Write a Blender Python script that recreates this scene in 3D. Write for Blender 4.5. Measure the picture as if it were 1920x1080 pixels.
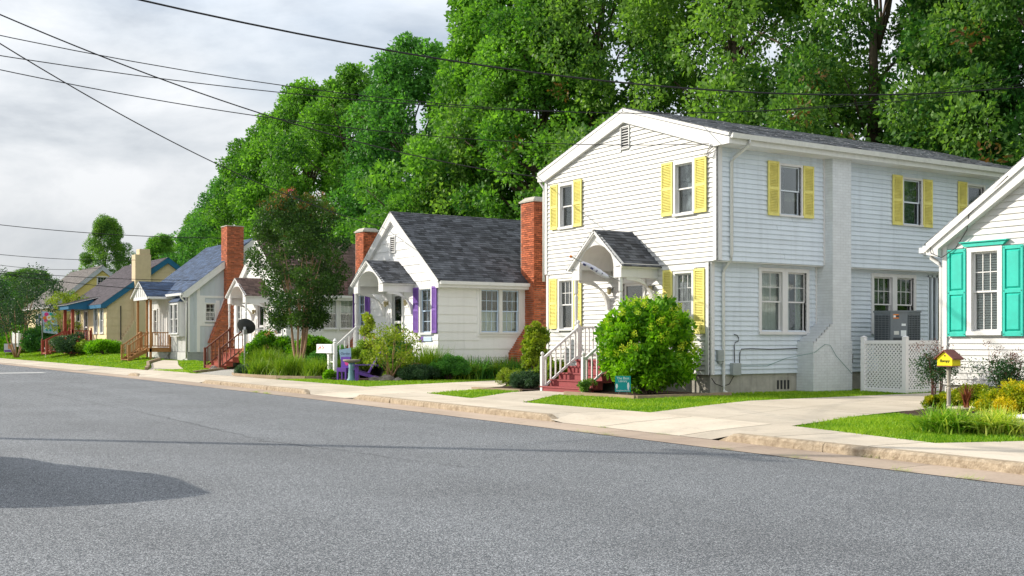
import bpy, math, random
import numpy as np
from mathutils import Vector, Matrix

R = math.radians
for _o in list(bpy.data.objects):
    bpy.data.objects.remove(_o)
SC = bpy.context.scene
COL = SC.collection
random.seed(7)

# ------------------------------------------------------------------ camera, sky, sun, exposure
# world frame: x runs from the street into the lots, y runs along the street away from the viewer
cam_d = bpy.data.cameras.new('camera')
cam = bpy.data.objects.new('camera', cam_d)
COL.objects.link(cam)
cam.location = (-20.36, -22.06, 1.5)
cam.rotation_euler = (R(90), 0, R(-33))
cam_d.sensor_width = 36.0
cam_d.lens = 2170.0 / 1920.0 * 36.0
cam_d.shift_y = 100.0 / 1920.0
cam_d.clip_start = 0.1
cam_d.clip_end = 3000
SC.camera = cam

TOSUN = Vector((-1.0, 1.05, 0.72)).normalized()
world = bpy.data.worlds.new('World')
SC.world = world
world.use_nodes = True
wn, wl = world.node_tree.nodes, world.node_tree.links
wn.clear()
w_out = wn.new('ShaderNodeOutputWorld')
w_sky = wn.new('ShaderNodeTexSky')
w_sky.sky_type = 'NISHITA'
w_sky.sun_disc = False
w_sky.sun_elevation = math.asin(TOSUN.z)
w_sky.sun_rotation = math.atan2(TOSUN.x, TOSUN.y)
w_sky.air_density = 1.0
w_sky.dust_density = 1.5
w_bg = wn.new('ShaderNodeBackground')
w_bg.inputs['Strength'].default_value = 0.15
wl.new(w_sky.outputs[0], w_bg.inputs['Color'])
w_tc = wn.new('ShaderNodeTexCoord')
w_map = wn.new('ShaderNodeMapping')
w_map.inputs['Scale'].default_value = (1.0, 1.0, 2.6)
w_map.inputs['Location'].default_value = (0.35, 0.1, 0.0)
wl.new(w_tc.outputs['Generated'], w_map.inputs['Vector'])
w_n1 = wn.new('ShaderNodeTexNoise')
w_n1.inputs['Scale'].default_value = 3.4
w_n1.inputs['Detail'].default_value = 8.0
w_n1.inputs['Roughness'].default_value = 0.56
w_n1.inputs['Distortion'].default_value = 0.35
wl.new(w_map.outputs[0], w_n1.inputs['Vector'])
w_r1 = wn.new('ShaderNodeValToRGB')          # brightness of the cloud deck
e = w_r1.color_ramp.elements
e[0].position, e[0].color = 0.34, (0.45, 0.49, 0.545, 1)
e[1].position, e[1].color = 0.60, (0.93, 0.945, 0.965, 1)
e2 = e.new(0.46); e2.color = (0.69, 0.725, 0.765, 1)
wl.new(w_n1.outputs['Fac'], w_r1.inputs['Fac'])
w_cl = wn.new('ShaderNodeBackground')
w_cl.inputs['Strength'].default_value = 1.0
w_sep = wn.new('ShaderNodeSeparateXYZ')          # the deck is seen edge-on and greyer towards the horizon
wl.new(w_tc.outputs['Generated'], w_sep.inputs[0])
w_mr = wn.new('ShaderNodeMapRange')
w_mr.inputs['From Min'].default_value = 0.02; w_mr.inputs['From Max'].default_value = 0.30
w_mr.inputs['To Min'].default_value = 0.60; w_mr.inputs['To Max'].default_value = 1.0
wl.new(w_sep.outputs['Z'], w_mr.inputs['Value'])
w_mul = wn.new('ShaderNodeMix'); w_mul.data_type = 'RGBA'; w_mul.blend_type = 'MULTIPLY'; w_mul.inputs['Factor'].default_value = 1.0
wl.new(w_r1.outputs['Color'], w_mul.inputs['A']); wl.new(w_mr.outputs[0], w_mul.inputs['B'])
wl.new(w_mul.outputs['Result'], w_cl.inputs['Color'])
w_n2 = wn.new('ShaderNodeTexNoise')
w_n2.inputs['Scale'].default_value = 1.7
w_n2.inputs['Detail'].default_value = 4.0
wl.new(w_map.outputs[0], w_n2.inputs['Vector'])
w_r2 = wn.new('ShaderNodeValToRGB')          # thin places where the blue shows
e = w_r2.color_ramp.elements
e[0].position, e[0].color = 0.30, (0.55, 0.55, 0.55, 1)
e[1].position, e[1].color = 0.50, (0.97, 0.97, 0.97, 1)
wl.new(w_n2.outputs['Fac'], w_r2.inputs['Fac'])
w_mix = wn.new('ShaderNodeMixShader')
wl.new(w_r2.outputs['Color'], w_mix.inputs['Fac'])
wl.new(w_bg.outputs[0], w_mix.inputs[1])
wl.new(w_cl.outputs[0], w_mix.inputs[2])
wl.new(w_mix.outputs[0], w_out.inputs['Surface'])

sun_d = bpy.data.lights.new('sun', 'SUN')
sun_d.energy = 4.0
sun_d.angle = R(0.6)
sun_d.color = (1.0, 0.92, 0.79)
sun = bpy.data.objects.new('sun', sun_d)
COL.objects.link(sun)
sun.rotation_euler = (-TOSUN).to_track_quat('-Z', 'Y').to_euler()
sun.location = (-30, 30, 40)

SC.view_settings.view_transform = 'Standard'
SC.view_settings.look = 'None'
SC.view_settings.exposure = 0.40
SC.view_settings.gamma = 1.0
SC.view_settings.use_curve_mapping = False
SC.render.engine = 'CYCLES'
SC.cycles.max_bounces = 8
SC.cycles.transparent_max_bounces = 16
SC.cycles.caustics_reflective = False
SC.cycles.caustics_refractive = False

# ------------------------------------------------------------------ materials
MATS = {}
def _new(name):
    m = bpy.data.materials.new(name)
    m.use_nodes = True
    nt = m.node_tree
    b = nt.nodes['Principled BSDF']
    return m, nt, b
def hexc(r, g, b):
    return (r, g, b, 1)
def mat(name, col, rough=0.6, var=0.08, scale=6.0, bump=0.0, bscale=None, col2=None, attr=0.0, metal=0.0, spec=0.4, stretch=None, streak=0.0):
    """painted or mineral surface: two tones blended by noise, an optional random tone per piece, fine relief"""
    m, nt, b = _new(name)
    N, L = nt.nodes, nt.links
    tc = N.new('ShaderNodeTexCoord')
    vec = tc.outputs['Object']
    if stretch:
        mp = N.new('ShaderNodeMapping'); mp.inputs['Scale'].default_value = stretch
        L.new(vec, mp.inputs['Vector']); vec = mp.outputs[0]
    n = N.new('ShaderNodeTexNoise'); n.inputs['Scale'].default_value = scale; n.inputs['Detail'].default_value = 6; n.inputs['Roughness'].default_value = 0.65
    L.new(vec, n.inputs['Vector'])
    mx = N.new('ShaderNodeMix'); mx.data_type = 'RGBA'
    c2 = col2 if col2 else tuple(max(0, c * (1 - 2 * var)) for c in col)
    mx.inputs['A'].default_value = (*col, 1); mx.inputs['B'].default_value = (*c2, 1)
    rr = N.new('ShaderNodeMapRange'); rr.inputs['From Min'].default_value = 0.35; rr.inputs['From Max'].default_value = 0.72
    L.new(n.outputs['Fac'], rr.inputs['Value']); L.new(rr.outputs[0], mx.inputs['Factor'])
    out = mx.outputs['Result']
    if streak:
        mp = N.new('ShaderNodeMapping'); mp.inputs['Scale'].default_value = (5.0, 5.0, 0.35)
        L.new(tc.outputs['Object'], mp.inputs['Vector'])
        n2 = N.new('ShaderNodeTexNoise'); n2.inputs['Scale'].default_value = 1.6; n2.inputs['Detail'].default_value = 5
        L.new(mp.outputs[0], n2.inputs['Vector'])
        r2 = N.new('ShaderNodeMapRange'); r2.inputs['From Min'].default_value = 0.5; r2.inputs['From Max'].default_value = 0.8
        r2.inputs['To Min'].default_value = 1.0; r2.inputs['To Max'].default_value = 1 - streak
        L.new(n2.outputs['Fac'], r2.inputs['Value'])
        ml = N.new('ShaderNodeMix'); ml.data_type = 'RGBA'; ml.blend_type = 'MULTIPLY'; ml.inputs['Factor'].default_value = 1
        L.new(out, ml.inputs['A']); L.new(r2.outputs[0], ml.inputs['B']); out = ml.outputs['Result']
    if attr:
        at = N.new('ShaderNodeAttribute'); at.attribute_name = 'shade'
        r3 = N.new('ShaderNodeMapRange'); r3.inputs['To Min'].default_value = 1 - attr; r3.inputs['To Max'].default_value = 1 + attr
        L.new(at.outputs['Fac'], r3.inputs['Value'])
        ml = N.new('ShaderNodeMix'); ml.data_type = 'RGBA'; ml.blend_type = 'MULTIPLY'; ml.inputs['Factor'].default_value = 1
        L.new(out, ml.inputs['A']); L.new(r3.outputs[0], ml.inputs['B']); out = ml.outputs['Result']
    L.new(out, b.inputs['Base Color'])
    b.inputs['Roughness'].default_value = rough
    b.inputs['Metallic'].default_value = metal
    b.inputs['Specular IOR Level'].default_value = spec
    if bump:
        nb = N.new('ShaderNodeTexNoise'); nb.inputs['Scale'].default_value = bscale or scale * 6; nb.inputs['Detail'].default_value = 5
        L.new(vec, nb.inputs['Vector'])
        bp = N.new('ShaderNodeBump'); bp.inputs['Strength'].default_value = bump; bp.inputs['Distance'].default_value = 0.02
        L.new(nb.outputs['Fac'], bp.inputs['Height']); L.new(bp.outputs[0], b.inputs['Normal'])
    MATS[name] = m
    return m
def leafmat(name, dark, light, trans=0.35, rough=0.5, hue=None):
    """leaf tissue: tone per leaf from its random value, light passes through"""
    m, nt, b = _new(name)
    N, L = nt.nodes, nt.links
    at = N.new('ShaderNodeAttribute'); at.attribute_name = 'shade'
    cr = N.new('ShaderNodeValToRGB')
    e = cr.color_ramp.elements
    e[0].color = (*dark, 1); e[1].color = (*light, 1)
    if hue:
        x = e.new(hue[0]); x.color = (*hue[1], 1)
    L.new(at.outputs['Fac'], cr.inputs['Fac'])
    L.new(cr.outputs[0], b.inputs['Base Color'])
    b.inputs['Roughness'].default_value = rough
    b.inputs['Specular IOR Level'].default_value = 0.25
    tr = N.new('ShaderNodeBsdfTranslucent')
    g = N.new('ShaderNodeMix'); g.data_type = 'RGBA'; g.blend_type = 'MULTIPLY'; g.inputs['Factor'].default_value = 1
    g.inputs['B'].default_value = (1.25, 1.35, 0.55, 1)
    L.new(cr.outputs[0], g.inputs['A']); L.new(g.outputs['Result'], tr.inputs['Color'])
    ms = N.new('ShaderNodeMixShader'); ms.inputs['Fac'].default_value = trans
    o = N['Material Output']
    L.new(b.outputs[0], ms.inputs[1]); L.new(tr.outputs[0], ms.inputs[2]); L.new(ms.outputs[0], o.inputs['Surface'])
    MATS[name] = m
    return m
def glassmat(name, tint=(0.90, 0.95, 0.95), refl=0.07):
    m, nt, b = _new(name)
    N, L = nt.nodes, nt.links
    N.remove(b)
    t = N.new('ShaderNodeBsdfTransparent'); t.inputs['Color'].default_value = (*tint, 1)
    g = N.new('ShaderNodeBsdfGlossy'); g.inputs['Roughness'].default_value = 0.04
    lw = N.new('ShaderNodeLayerWeight'); lw.inputs['Blend'].default_value = 0.25
    mr = N.new('ShaderNodeMapRange'); mr.inputs['To Min'].default_value = refl; mr.inputs['To Max'].default_value = 0.9
    L.new(lw.outputs['Fresnel'], mr.inputs['Value'])
    tc = N.new('ShaderNodeTexCoord'); nz = N.new('ShaderNodeTexNoise'); nz.inputs['Scale'].default_value = 1.3
    bp = N.new('ShaderNodeBump'); bp.inputs['Strength'].default_value = 0.06; bp.inputs['Distance'].default_value = 0.05
    L.new(tc.outputs['Object'], nz.inputs['Vector']); L.new(nz.outputs['Fac'], bp.inputs['Height']); L.new(bp.outputs[0], g.inputs['Normal'])
    ms = N.new('ShaderNodeMixShader')
    L.new(mr.outputs[0], ms.inputs['Fac']); L.new(t.outputs[0], ms.inputs[1]); L.new(g.outputs[0], ms.inputs[2])
    L.new(ms.outputs[0], N['Material Output'].inputs['Surface'])
    MATS[name] = m
    return m

M = MATS
mat('white_siding', (0.63, 0.63, 0.625), 0.5, 0.04, 1.2, streak=0.12, attr=0.05)
mat('grey_siding', (0.72, 0.80, 0.875), 0.5, 0.04, 1.2, streak=0.12, attr=0.05)
mat('white_trim', (0.76, 0.76, 0.76), 0.45, 0.03, 3.0, streak=0.08)
mat('cream_siding', (0.84, 0.84, 0.845), 0.55, 0.03, 1.2, streak=0.06, attr=0.03)
mat('sash_blue', (0.56, 0.70, 0.88), 0.4, 0.03)
mat('gutter', (0.74, 0.75, 0.72), 0.4, 0.05, 3.0, streak=0.1)
mat('yellow_paint', (0.88, 0.80, 0.24), 0.6, 0.10, 5.0, 0.15, 60, streak=0.14)
mat('purple_paint', (0.22, 0.10, 0.46), 0.55, 0.10, 5.0, 0.15, 60, streak=0.18)
mat('teal_paint', (0.02, 0.55, 0.44), 0.5, 0.08, 5.0, 0.12, 60, streak=0.14)
mat('cable_green', (0.10, 0.26, 0.23), 0.6, 0.05)
mat('foundation', (0.50, 0.48, 0.43), 0.85, 0.18, 2.5, 0.4, 30, streak=0.3)
mat('grey_block', (0.34, 0.36, 0.36), 0.85, 0.15, 3, 0.3, 30)
mat('charcoal_shingle', (0.112, 0.120, 0.136), 0.85, 0.2, 3.0, 0.5, 140, attr=0.55)
mat('grey_shingle', (0.30, 0.31, 0.335), 0.85, 0.18, 3.0, 0.5, 140, attr=0.6)
mat('brown_shingle', (0.145, 0.095, 0.082), 0.85, 0.15, 3.0, 0.5, 140, attr=0.45)
mat('blue_shingle', (0.060, 0.100, 0.185), 0.8, 0.12, 3.0, 0.5, 140, attr=0.40)
mat('plum_shingle', (0.085, 0.072, 0.088), 0.85, 0.12, 3.0, 0.5, 140, attr=0.28)
mat('taupe_shingle', (0.17, 0.155, 0.15), 0.85, 0.12, 3.0, 0.5, 140, attr=0.25)
mat('red_brick', (0.52, 0.145, 0.065), 0.85, 0.15, 9.0, 0.4, 60, attr=0.38)
mat('mortar', (0.42, 0.34, 0.29), 0.95, 0.12, 14.0, 0.4, 80)
mat('white_brick', (0.74, 0.78, 0.81), 0.7, 0.06, 3.0, 0.3, 50, attr=0.04, streak=0.08)
mat('white_mortar', (0.68, 0.71, 0.73), 0.8, 0.10, 5.0)
mat('cap_concrete', (0.52, 0.49, 0.43), 0.9, 0.15, 6, 0.3, 40)
mat('red_step', (0.30, 0.055, 0.06), 0.55, 0.10, 4.0)
mat('cedar_brown', (0.155, 0.045, 0.025), 0.6, 0.18, 6.0, stretch=(1, 1, 4))
mat('redwood_stain', (0.34, 0.065, 0.035), 0.6, 0.15, 6.0)
mat('new_timber', (0.42, 0.20, 0.065), 0.6, 0.2, 7.0, stretch=(1, 1, 3))
mat('tan_wall', (0.66, 0.53, 0.34), 0.7, 0.06, 2.5, streak=0.08)
mat('butter_wall', (0.86, 0.71, 0.43), 0.7, 0.05, 2.5)
mat('pale_yellow', (0.72, 0.62, 0.22), 0.6, 0.05, 2.5)
mat('blue_trim', (0.010, 0.13, 0.26), 0.5, 0.08, 4)
mat('navy_shutter', (0.015, 0.06, 0.20), 0.5, 0.08, 4)
mat('batten_grey', (0.52, 0.57, 0.62), 0.6, 0.04, 2.0, streak=0.06)
mat('dark_metal', (0.03, 0.032, 0.035), 0.45, 0.1, 6)
mat('dish_metal', (0.018, 0.024, 0.026), 0.5, 0.1, 6)
mat('steel', (0.45, 0.46, 0.47), 0.4, 0.1, 8, metal=0.7)
mat('ac_grey', (0.19, 0.22, 0.24), 0.5, 0.1, 4)
mat('ac_dark', (0.06, 0.072, 0.08), 0.6, 0.1, 4)
mat('box_grey', (0.38, 0.42, 0.42), 0.5, 0.08, 5)
mat('cable_black', (0.012, 0.012, 0.014), 0.6, 0.05)
mat('vinyl_white', (0.90, 0.90, 0.91), 0.35, 0.02, 3.0, streak=0.04)
mat('bird_yellow', (0.92, 0.78, 0.0), 0.5, 0.04, 8)
mat('bird_roof', (0.24, 0.085, 0.075), 0.7, 0.15, 14)
mat('weathered_post', (0.46, 0.42, 0.36), 0.8, 0.2, 12, stretch=(1, 1, 0.2))
mat('ink', (0.03, 0.02, 0.015), 0.6, 0.0)
mat('ink_white', (0.85, 0.90, 0.90), 0.6, 0.0)
mat('sign_teal', (0.0, 0.36, 0.36), 0.45, 0.08, 10)
mat('flag_blue', (0.42, 0.60, 0.78), 0.7, 0.08, 6)
mat('flag_white', (0.72, 0.72, 0.80), 0.7, 0.06, 10, col2=(0.58, 0.58, 0.74))
mat('ink_navy', (0.03, 0.03, 0.12), 0.6, 0.0)
mat('pink', (0.75, 0.05, 0.28), 0.6, 0.1, 10)
mat('orange', (0.80, 0.24, 0.03), 0.6, 0.1, 10)
mat('petal_white', (0.85, 0.82, 0.78), 0.6, 0.05, 10)
mat('petal_yellow', (0.8, 0.5, 0.03), 0.6, 0.1, 10)
mat('leaf_green_paint', (0.10, 0.40, 0.12), 0.6, 0.1, 10)
mat('red_flower', (0.62, 0.02, 0.03), 0.6, 0.1, 10)
mat('purple_chair', (0.15, 0.055, 0.40), 0.45, 0.1, 5)
mat('bath_blue', (0.18, 0.36, 0.40), 0.6, 0.1, 8)
mat('bath_stone', (0.40, 0.36, 0.28), 0.85, 0.15, 10)
mat('terracotta', (0.50, 0.24, 0.09), 0.8, 0.15, 8)
mat('bowl_stone', (0.62, 0.54, 0.40), 0.85, 0.12, 9)
mat('rock', (0.36, 0.31, 0.28), 0.9, 0.3, 7, 0.6, 18)
mat('mulch', (0.085, 0.045, 0.03), 0.95, 0.35, 26, 0.9, 60)
mat('edging_timber', (0.40, 0.30, 0.20), 0.85, 0.2, 7, stretch=(1, 0.2, 1))
mat('kerb_concrete', (0.50, 0.41, 0.30), 0.95, 0.28, 9, 1.0, 40, col2=(0.22, 0.165, 0.11))
mat('gravel', (0.60, 0.58, 0.53), 0.95, 0.25, 30, 1.0, 90)
mat('bark', (0.13, 0.095, 0.065), 0.9, 0.3, 7, 0.8, 20, stretch=(1, 1, 0.3))
mat('crape_bark', (0.46, 0.27, 0.14), 0.6, 0.25, 5, col2=(0.30, 0.20, 0.13), stretch=(1, 1, 0.25))
mat('twig_red', (0.16, 0.07, 0.06), 0.8, 0.2, 10)
mat('blind', (0.70, 0.72, 0.68), 0.6, 0.03)
mat('curtain', (0.74, 0.76, 0.70), 0.85, 0.06, 5)
mat('curtain_teal', (0.30, 0.40, 0.40), 0.85, 0.08, 5)
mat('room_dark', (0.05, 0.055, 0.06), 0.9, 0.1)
mat('screen', (0.10, 0.13, 0.15), 0.6, 0.05)
mat('car_paint', (0.30, 0.31, 0.33), 0.25, 0.02)
mat('tyre', (0.02, 0.02, 0.02), 0.8, 0.1)
mat('tar', (0.085, 0.09, 0.098), 0.7, 0.2, 8)
mat('road_paint', (0.72, 0.72, 0.70), 0.8, 0.25, 14, col2=(0.35, 0.35, 0.35))
mat('lens_amber', (0.42, 0.36, 0.20), 0.3, 0.1)
glassmat('glass')
glassmat('car_glass', (0.2, 0.22, 0.22), 0.2)

leafmat('maple_leaf', (0.034, 0.130, 0.026), (0.24, 0.50, 0.060), 0.44)
leafmat('deep_leaf', (0.026, 0.118, 0.036), (0.16, 0.41, 0.075), 0.44)
leafmat('olive_leaf', (0.036, 0.125, 0.030), (0.26, 0.45, 0.080), 0.46)
leafmat('rust_leaf', (0.05, 0.06, 0.012), (0.16, 0.075, 0.025), 0.30, hue=(0.55, (0.075, 0.085, 0.015)))
leafmat('crape_leaf', (0.016, 0.062, 0.018), (0.095, 0.19, 0.030), 0.30, 0.4)
leafmat('crape_tip', (0.10, 0.13, 0.018), (0.38, 0.12, 0.045), 0.3)
leafmat('grey_leaf', (0.020, 0.065, 0.035), (0.090, 0.17, 0.075), 0.28)
leafmat('hydrangea_leaf', (0.040, 0.16, 0.008), (0.30, 0.60, 0.020), 0.40)
leafmat('hydrangea_bloom', (0.32, 0.56, 0.03), (0.70, 0.74, 0.06), 0.30)
leafmat('lawn_blade', (0.09, 0.26, 0.008), (0.42, 0.58, 0.035), 0.32)
leafmat('reed_blade', (0.060, 0.18, 0.012), (0.36, 0.50, 0.050), 0.34)
leafmat('liriope_blade', (0.07, 0.22, 0.012), (0.72, 0.74, 0.16), 0.28, hue=(0.5, (0.24, 0.46, 0.03)))
leafmat('gold_leaf', (0.07, 0.14, 0.006), (0.72, 0.56, 0.02), 0.30, hue=(0.45, (0.28, 0.36, 0.01)))
leafmat('nandina_leaf', (0.010, 0.050, 0.020), (0.085, 0.15, 0.030), 0.25, hue=(0.8, (0.04, 0.11, 0.03)))
leafmat('nandina_tip', (0.10, 0.05, 0.04), (0.22, 0.08, 0.07), 0.2)
leafmat('peach_leaf', (0.07, 0.17, 0.012), (0.38, 0.46, 0.04), 0.34)
leafmat('red_blade', (0.12, 0.03, 0.02), (0.30, 0.10, 0.04), 0.2)
leafmat('petal', (0.55, 0.02, 0.05), (0.75, 0.16, 0.10), 0.2)
leafmat('petal_peach', (0.75, 0.30, 0.16), (0.85, 0.52, 0.30), 0.2)
leafmat('petal_crape', (0.70, 0.05, 0.25), (0.85, 0.20, 0.42), 0.2)

def ground_mats():
    # asphalt: pale aggregate in dark binder
    m, nt, b = _new('asphalt'); N, L = nt.nodes, nt.links
    tc = N.new('ShaderNodeTexCoord')
    n1 = N.new('ShaderNodeTexNoise'); n1.inputs['Scale'].default_value = 34; n1.inputs['Detail'].default_value = 5; n1.inputs['Roughness'].default_value = 0.85
    n2 = N.new('ShaderNodeTexNoise'); n2.inputs['Scale'].default_value = 0.35; n2.inputs['Detail'].default_value = 5
    n3 = N.new('ShaderNodeTexNoise'); n3.inputs['Scale'].default_value = 140; n3.inputs['Detail'].default_value = 2
    for n in (n1, n2, n3): L.new(tc.outputs['Object'], n.inputs['Vector'])
    cr = N.new('ShaderNodeValToRGB'); e = cr.color_ramp.elements
    e[0].position, e[0].color = 0.18, (0.036, 0.043, 0.053, 1)
    e[1].position, e[1].color = 0.92, (0.50, 0.52, 0.545, 1)
    x = e.new(0.56); x.color = (0.104, 0.116, 0.133, 1)
    vg = N.new('ShaderNodeTexVoronoi'); vg.inputs['Scale'].default_value = 135; vg.inputs['Randomness'].default_value = 1.0
    L.new(tc.outputs['Object'], vg.inputs['Vector'])
    sg = N.new('ShaderNodeSeparateColor'); L.new(vg.outputs['Color'], sg.inputs[0])
    mxf = N.new('ShaderNodeMix'); mxf.data_type = 'FLOAT'; mxf.inputs['Factor'].default_value = 0.80
    L.new(n1.outputs['Fac'], mxf.inputs['A']); L.new(sg.outputs[0], mxf.inputs['B']); L.new(mxf.outputs['Result'], cr.inputs['Fac'])
    r = N.new('ShaderNodeMapRange'); r.inputs['From Min'].default_value = 0.3; r.inputs['From Max'].default_value = 0.7; r.inputs['To Min'].default_value = 0.74; r.inputs['To Max'].default_value = 1.22
    mpl = N.new('ShaderNodeMapping'); mpl.inputs['Scale'].default_value = (1.0, 0.07, 1.0); L.new(tc.outputs['Object'], mpl.inputs['Vector'])
    nl = N.new('ShaderNodeTexNoise'); nl.inputs['Scale'].default_value = 0.55; nl.inputs['Detail'].default_value = 5; L.new(mpl.outputs[0], nl.inputs['Vector'])
    avg = N.new('ShaderNodeMix'); avg.data_type = 'FLOAT'; avg.inputs['Factor'].default_value = 0.5
    L.new(n2.outputs['Fac'], avg.inputs['A']); L.new(nl.outputs['Fac'], avg.inputs['B']); L.new(avg.outputs['Result'], r.inputs['Value'])
    ml = N.new('ShaderNodeMix'); ml.data_type = 'RGBA'; ml.blend_type = 'MULTIPLY'; ml.inputs['Factor'].default_value = 1
    L.new(cr.outputs[0], ml.inputs['A']); L.new(r.outputs[0], ml.inputs['B'])
    # fine wandering crack lines
    vo = N.new('ShaderNodeTexVoronoi'); vo.feature = 'DISTANCE_TO_EDGE'; vo.inputs['Scale'].default_value = 0.10
    nd = N.new('ShaderNodeTexNoise'); nd.inputs['Scale'].default_value = 1.2; nd.inputs['Detail'].default_value = 4
    L.new(tc.outputs['Object'], nd.inputs['Vector'])
    va = N.new('ShaderNodeMix'); va.data_type = 'RGBA'; va.blend_type = 'ADD'; va.inputs['Factor'].default_value = 0.9
    L.new(tc.outputs['Object'], va.inputs['A']); L.new(nd.outputs['Color'], va.inputs['B'])
    L.new(va.outputs['Result'], vo.inputs['Vector'])
    rc = N.new('ShaderNodeMapRange'); rc.inputs['From Min'].default_value = 0.0; rc.inputs['From Max'].default_value = 0.0012; rc.inputs['To Min'].default_value = 0.82; rc.inputs['To Max'].default_value = 1.0
    L.new(vo.outputs['Distance'], rc.inputs['Value'])
    m2 = N.new('ShaderNodeMix'); m2.data_type = 'RGBA'; m2.blend_type = 'MULTIPLY'; m2.inputs['Factor'].default_value = 1
    L.new(ml.outputs['Result'], m2.inputs['A']); L.new(rc.outputs[0], m2.inputs['B'])
    L.new(m2.outputs['Result'], b.inputs['Base Color'])
    b.inputs['Roughness'].default_value = 0.85
    bp = N.new('ShaderNodeBump'); bp.inputs['Strength'].default_value = 0.35; bp.inputs['Distance'].default_value = 0.008
    L.new(n1.outputs['Fac'], bp.inputs['Height']); L.new(bp.outputs[0], b.inputs['Normal'])
    MATS['asphalt'] = m
    for name, c1, c2, c3 in (('concrete', (0.66, 0.585, 0.48), (0.54, 0.47, 0.375), (0.38, 0.32, 0.25)),
                             ('gutter_concrete', (0.47, 0.375, 0.295), (0.36, 0.275, 0.215), (0.23, 0.18, 0.14))):
        m, nt, b = _new(name); N, L = nt.nodes, nt.links
        tc = N.new('ShaderNodeTexCoord')
        n1 = N.new('ShaderNodeTexNoise'); n1.inputs['Scale'].default_value = 0.8; n1.inputs['Detail'].default_value = 8; n1.inputs['Roughness'].default_value = 0.6
        n2 = N.new('ShaderNodeTexNoise'); n2.inputs['Scale'].default_value = 22; n2.inputs['Detail'].default_value = 4; n2.inputs['Roughness'].default_value = 0.7
        mp = N.new('ShaderNodeMapping'); mp.inputs['Scale'].default_value = (1.0, 0.35, 1); mp.inputs['Rotation'].default_value = (0, 0, 0.5)
        L.new(tc.outputs['Object'], mp.inputs['Vector'])
        L.new(mp.outputs[0], n1.inputs['Vector']); L.new(tc.outputs['Object'], n2.inputs['Vector'])
        cr = N.new('ShaderNodeValToRGB'); e = cr.color_ramp.elements
        e[0].position, e[0].color = 0.30, (*c2, 1); e[1].position, e[1].color = 0.62, (*c1, 1)
        L.new(n1.outputs['Fac'], cr.inputs['Fac'])
        mx = N.new('ShaderNodeMix'); mx.data_type = 'RGBA'
        mx.inputs['B'].default_value = (*c3, 1)
        r = N.new('ShaderNodeMapRange'); r.inputs['From Min'].default_value = 0.52; r.inputs['From Max'].default_value = 0.78; r.inputs['To Max'].default_value = 0.55
        L.new(n2.outputs['Fac'], r.inputs['Value']); L.new(r.outputs[0], mx.inputs['Factor']); L.new(cr.outputs[0], mx.inputs['A'])
        n4 = N.new('ShaderNodeTexNoise'); n4.inputs['Scale'].default_value = 2.3; n4.inputs['Detail'].default_value = 7; n4.inputs['Roughness'].default_value = 0.7; n4.inputs['Distortion'].default_value = 0.6
        L.new(tc.outputs['Object'], n4.inputs['Vector'])
        r4 = N.new('ShaderNodeMapRange'); r4.inputs['From Min'].default_value = 0.52; r4.inputs['From Max'].default_value = 0.74; r4.inputs['To Max'].default_value = 0.45
        L.new(n4.outputs['Fac'], r4.inputs['Value'])
        ms4 = N.new('ShaderNodeMix'); ms4.data_type = 'RGBA'; ms4.inputs['B'].default_value = (c3[0] * 0.8, c3[1] * 0.8, c3[2] * 0.8, 1)
        L.new(r4.outputs[0], ms4.inputs['Factor']); L.new(mx.outputs['Result'], ms4.inputs['A']); mx = ms4
        at = N.new('ShaderNodeAttribute'); at.attribute_name = 'shade'
        r3 = N.new('ShaderNodeMapRange'); r3.inputs['To Min'].default_value = 0.86; r3.inputs['To Max'].default_value = 1.08
        L.new(at.outputs['Fac'], r3.inputs['Value'])
        ml = N.new('ShaderNodeMix'); ml.data_type = 'RGBA'; ml.blend_type = 'MULTIPLY'; ml.inputs['Factor'].default_value = 1
        L.new(mx.outputs['Result'], ml.inputs['A']); L.new(r3.outputs[0], ml.inputs['B'])
        L.new(ml.outputs['Result'], b.inputs['Base Color'])
        b.inputs['Roughness'].default_value = 0.9
        bp = N.new('ShaderNodeBump'); bp.inputs['Strength'].default_value = 0.3; bp.inputs['Distance'].default_value = 0.01
        L.new(n2.outputs['Fac'], bp.inputs['Height']); L.new(bp.outputs[0], b.inputs['Normal'])
        MATS[name] = m
    # turf soil: green thatch with drier patches
    m, nt, b = _new('turf'); N, L = nt.nodes, nt.links
    tc = N.new('ShaderNodeTexCoord')
    n1 = N.new('ShaderNodeTexNoise'); n1.inputs['Scale'].default_value = 1.1; n1.inputs['Detail'].default_value = 8
    n2 = N.new('ShaderNodeTexNoise'); n2.inputs['Scale'].default_value = 40; n2.inputs['Detail'].default_value = 4
    L.new(tc.outputs['Object'], n1.inputs['Vector']); L.new(tc.outputs['Object'], n2.inputs['Vector'])
    cr = N.new('ShaderNodeValToRGB'); e = cr.color_ramp.elements
    e[0].position, e[0].color = 0.3, (0.08, 0.15, 0.012, 1); e[1].position, e[1].color = 0.7, (0.22, 0.30, 0.03, 1)
    mf = N.new('ShaderNodeMix'); mf.data_type = 'FLOAT'; mf.inputs['Factor'].default_value = 0.5
    L.new(n1.outputs['Fac'], mf.inputs['A']); L.new(n2.outputs['Fac'], mf.inputs['B']); L.new(mf.outputs['Result'], cr.inputs['Fac'])
    L.new(cr.outputs[0], b.inputs['Base Color']); b.inputs['Roughness'].default_value = 1.0
    b.inputs['Specular IOR Level'].default_value = 0.1
    bp = N.new('ShaderNodeBump'); bp.inputs['Strength'].default_value = 1.0; bp.inputs['Distance'].default_value = 0.03
    L.new(n2.outputs['Fac'], bp.inputs['Height']); L.new(bp.outputs[0], b.inputs['Normal'])
    MATS['turf'] = m
ground_mats()

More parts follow.
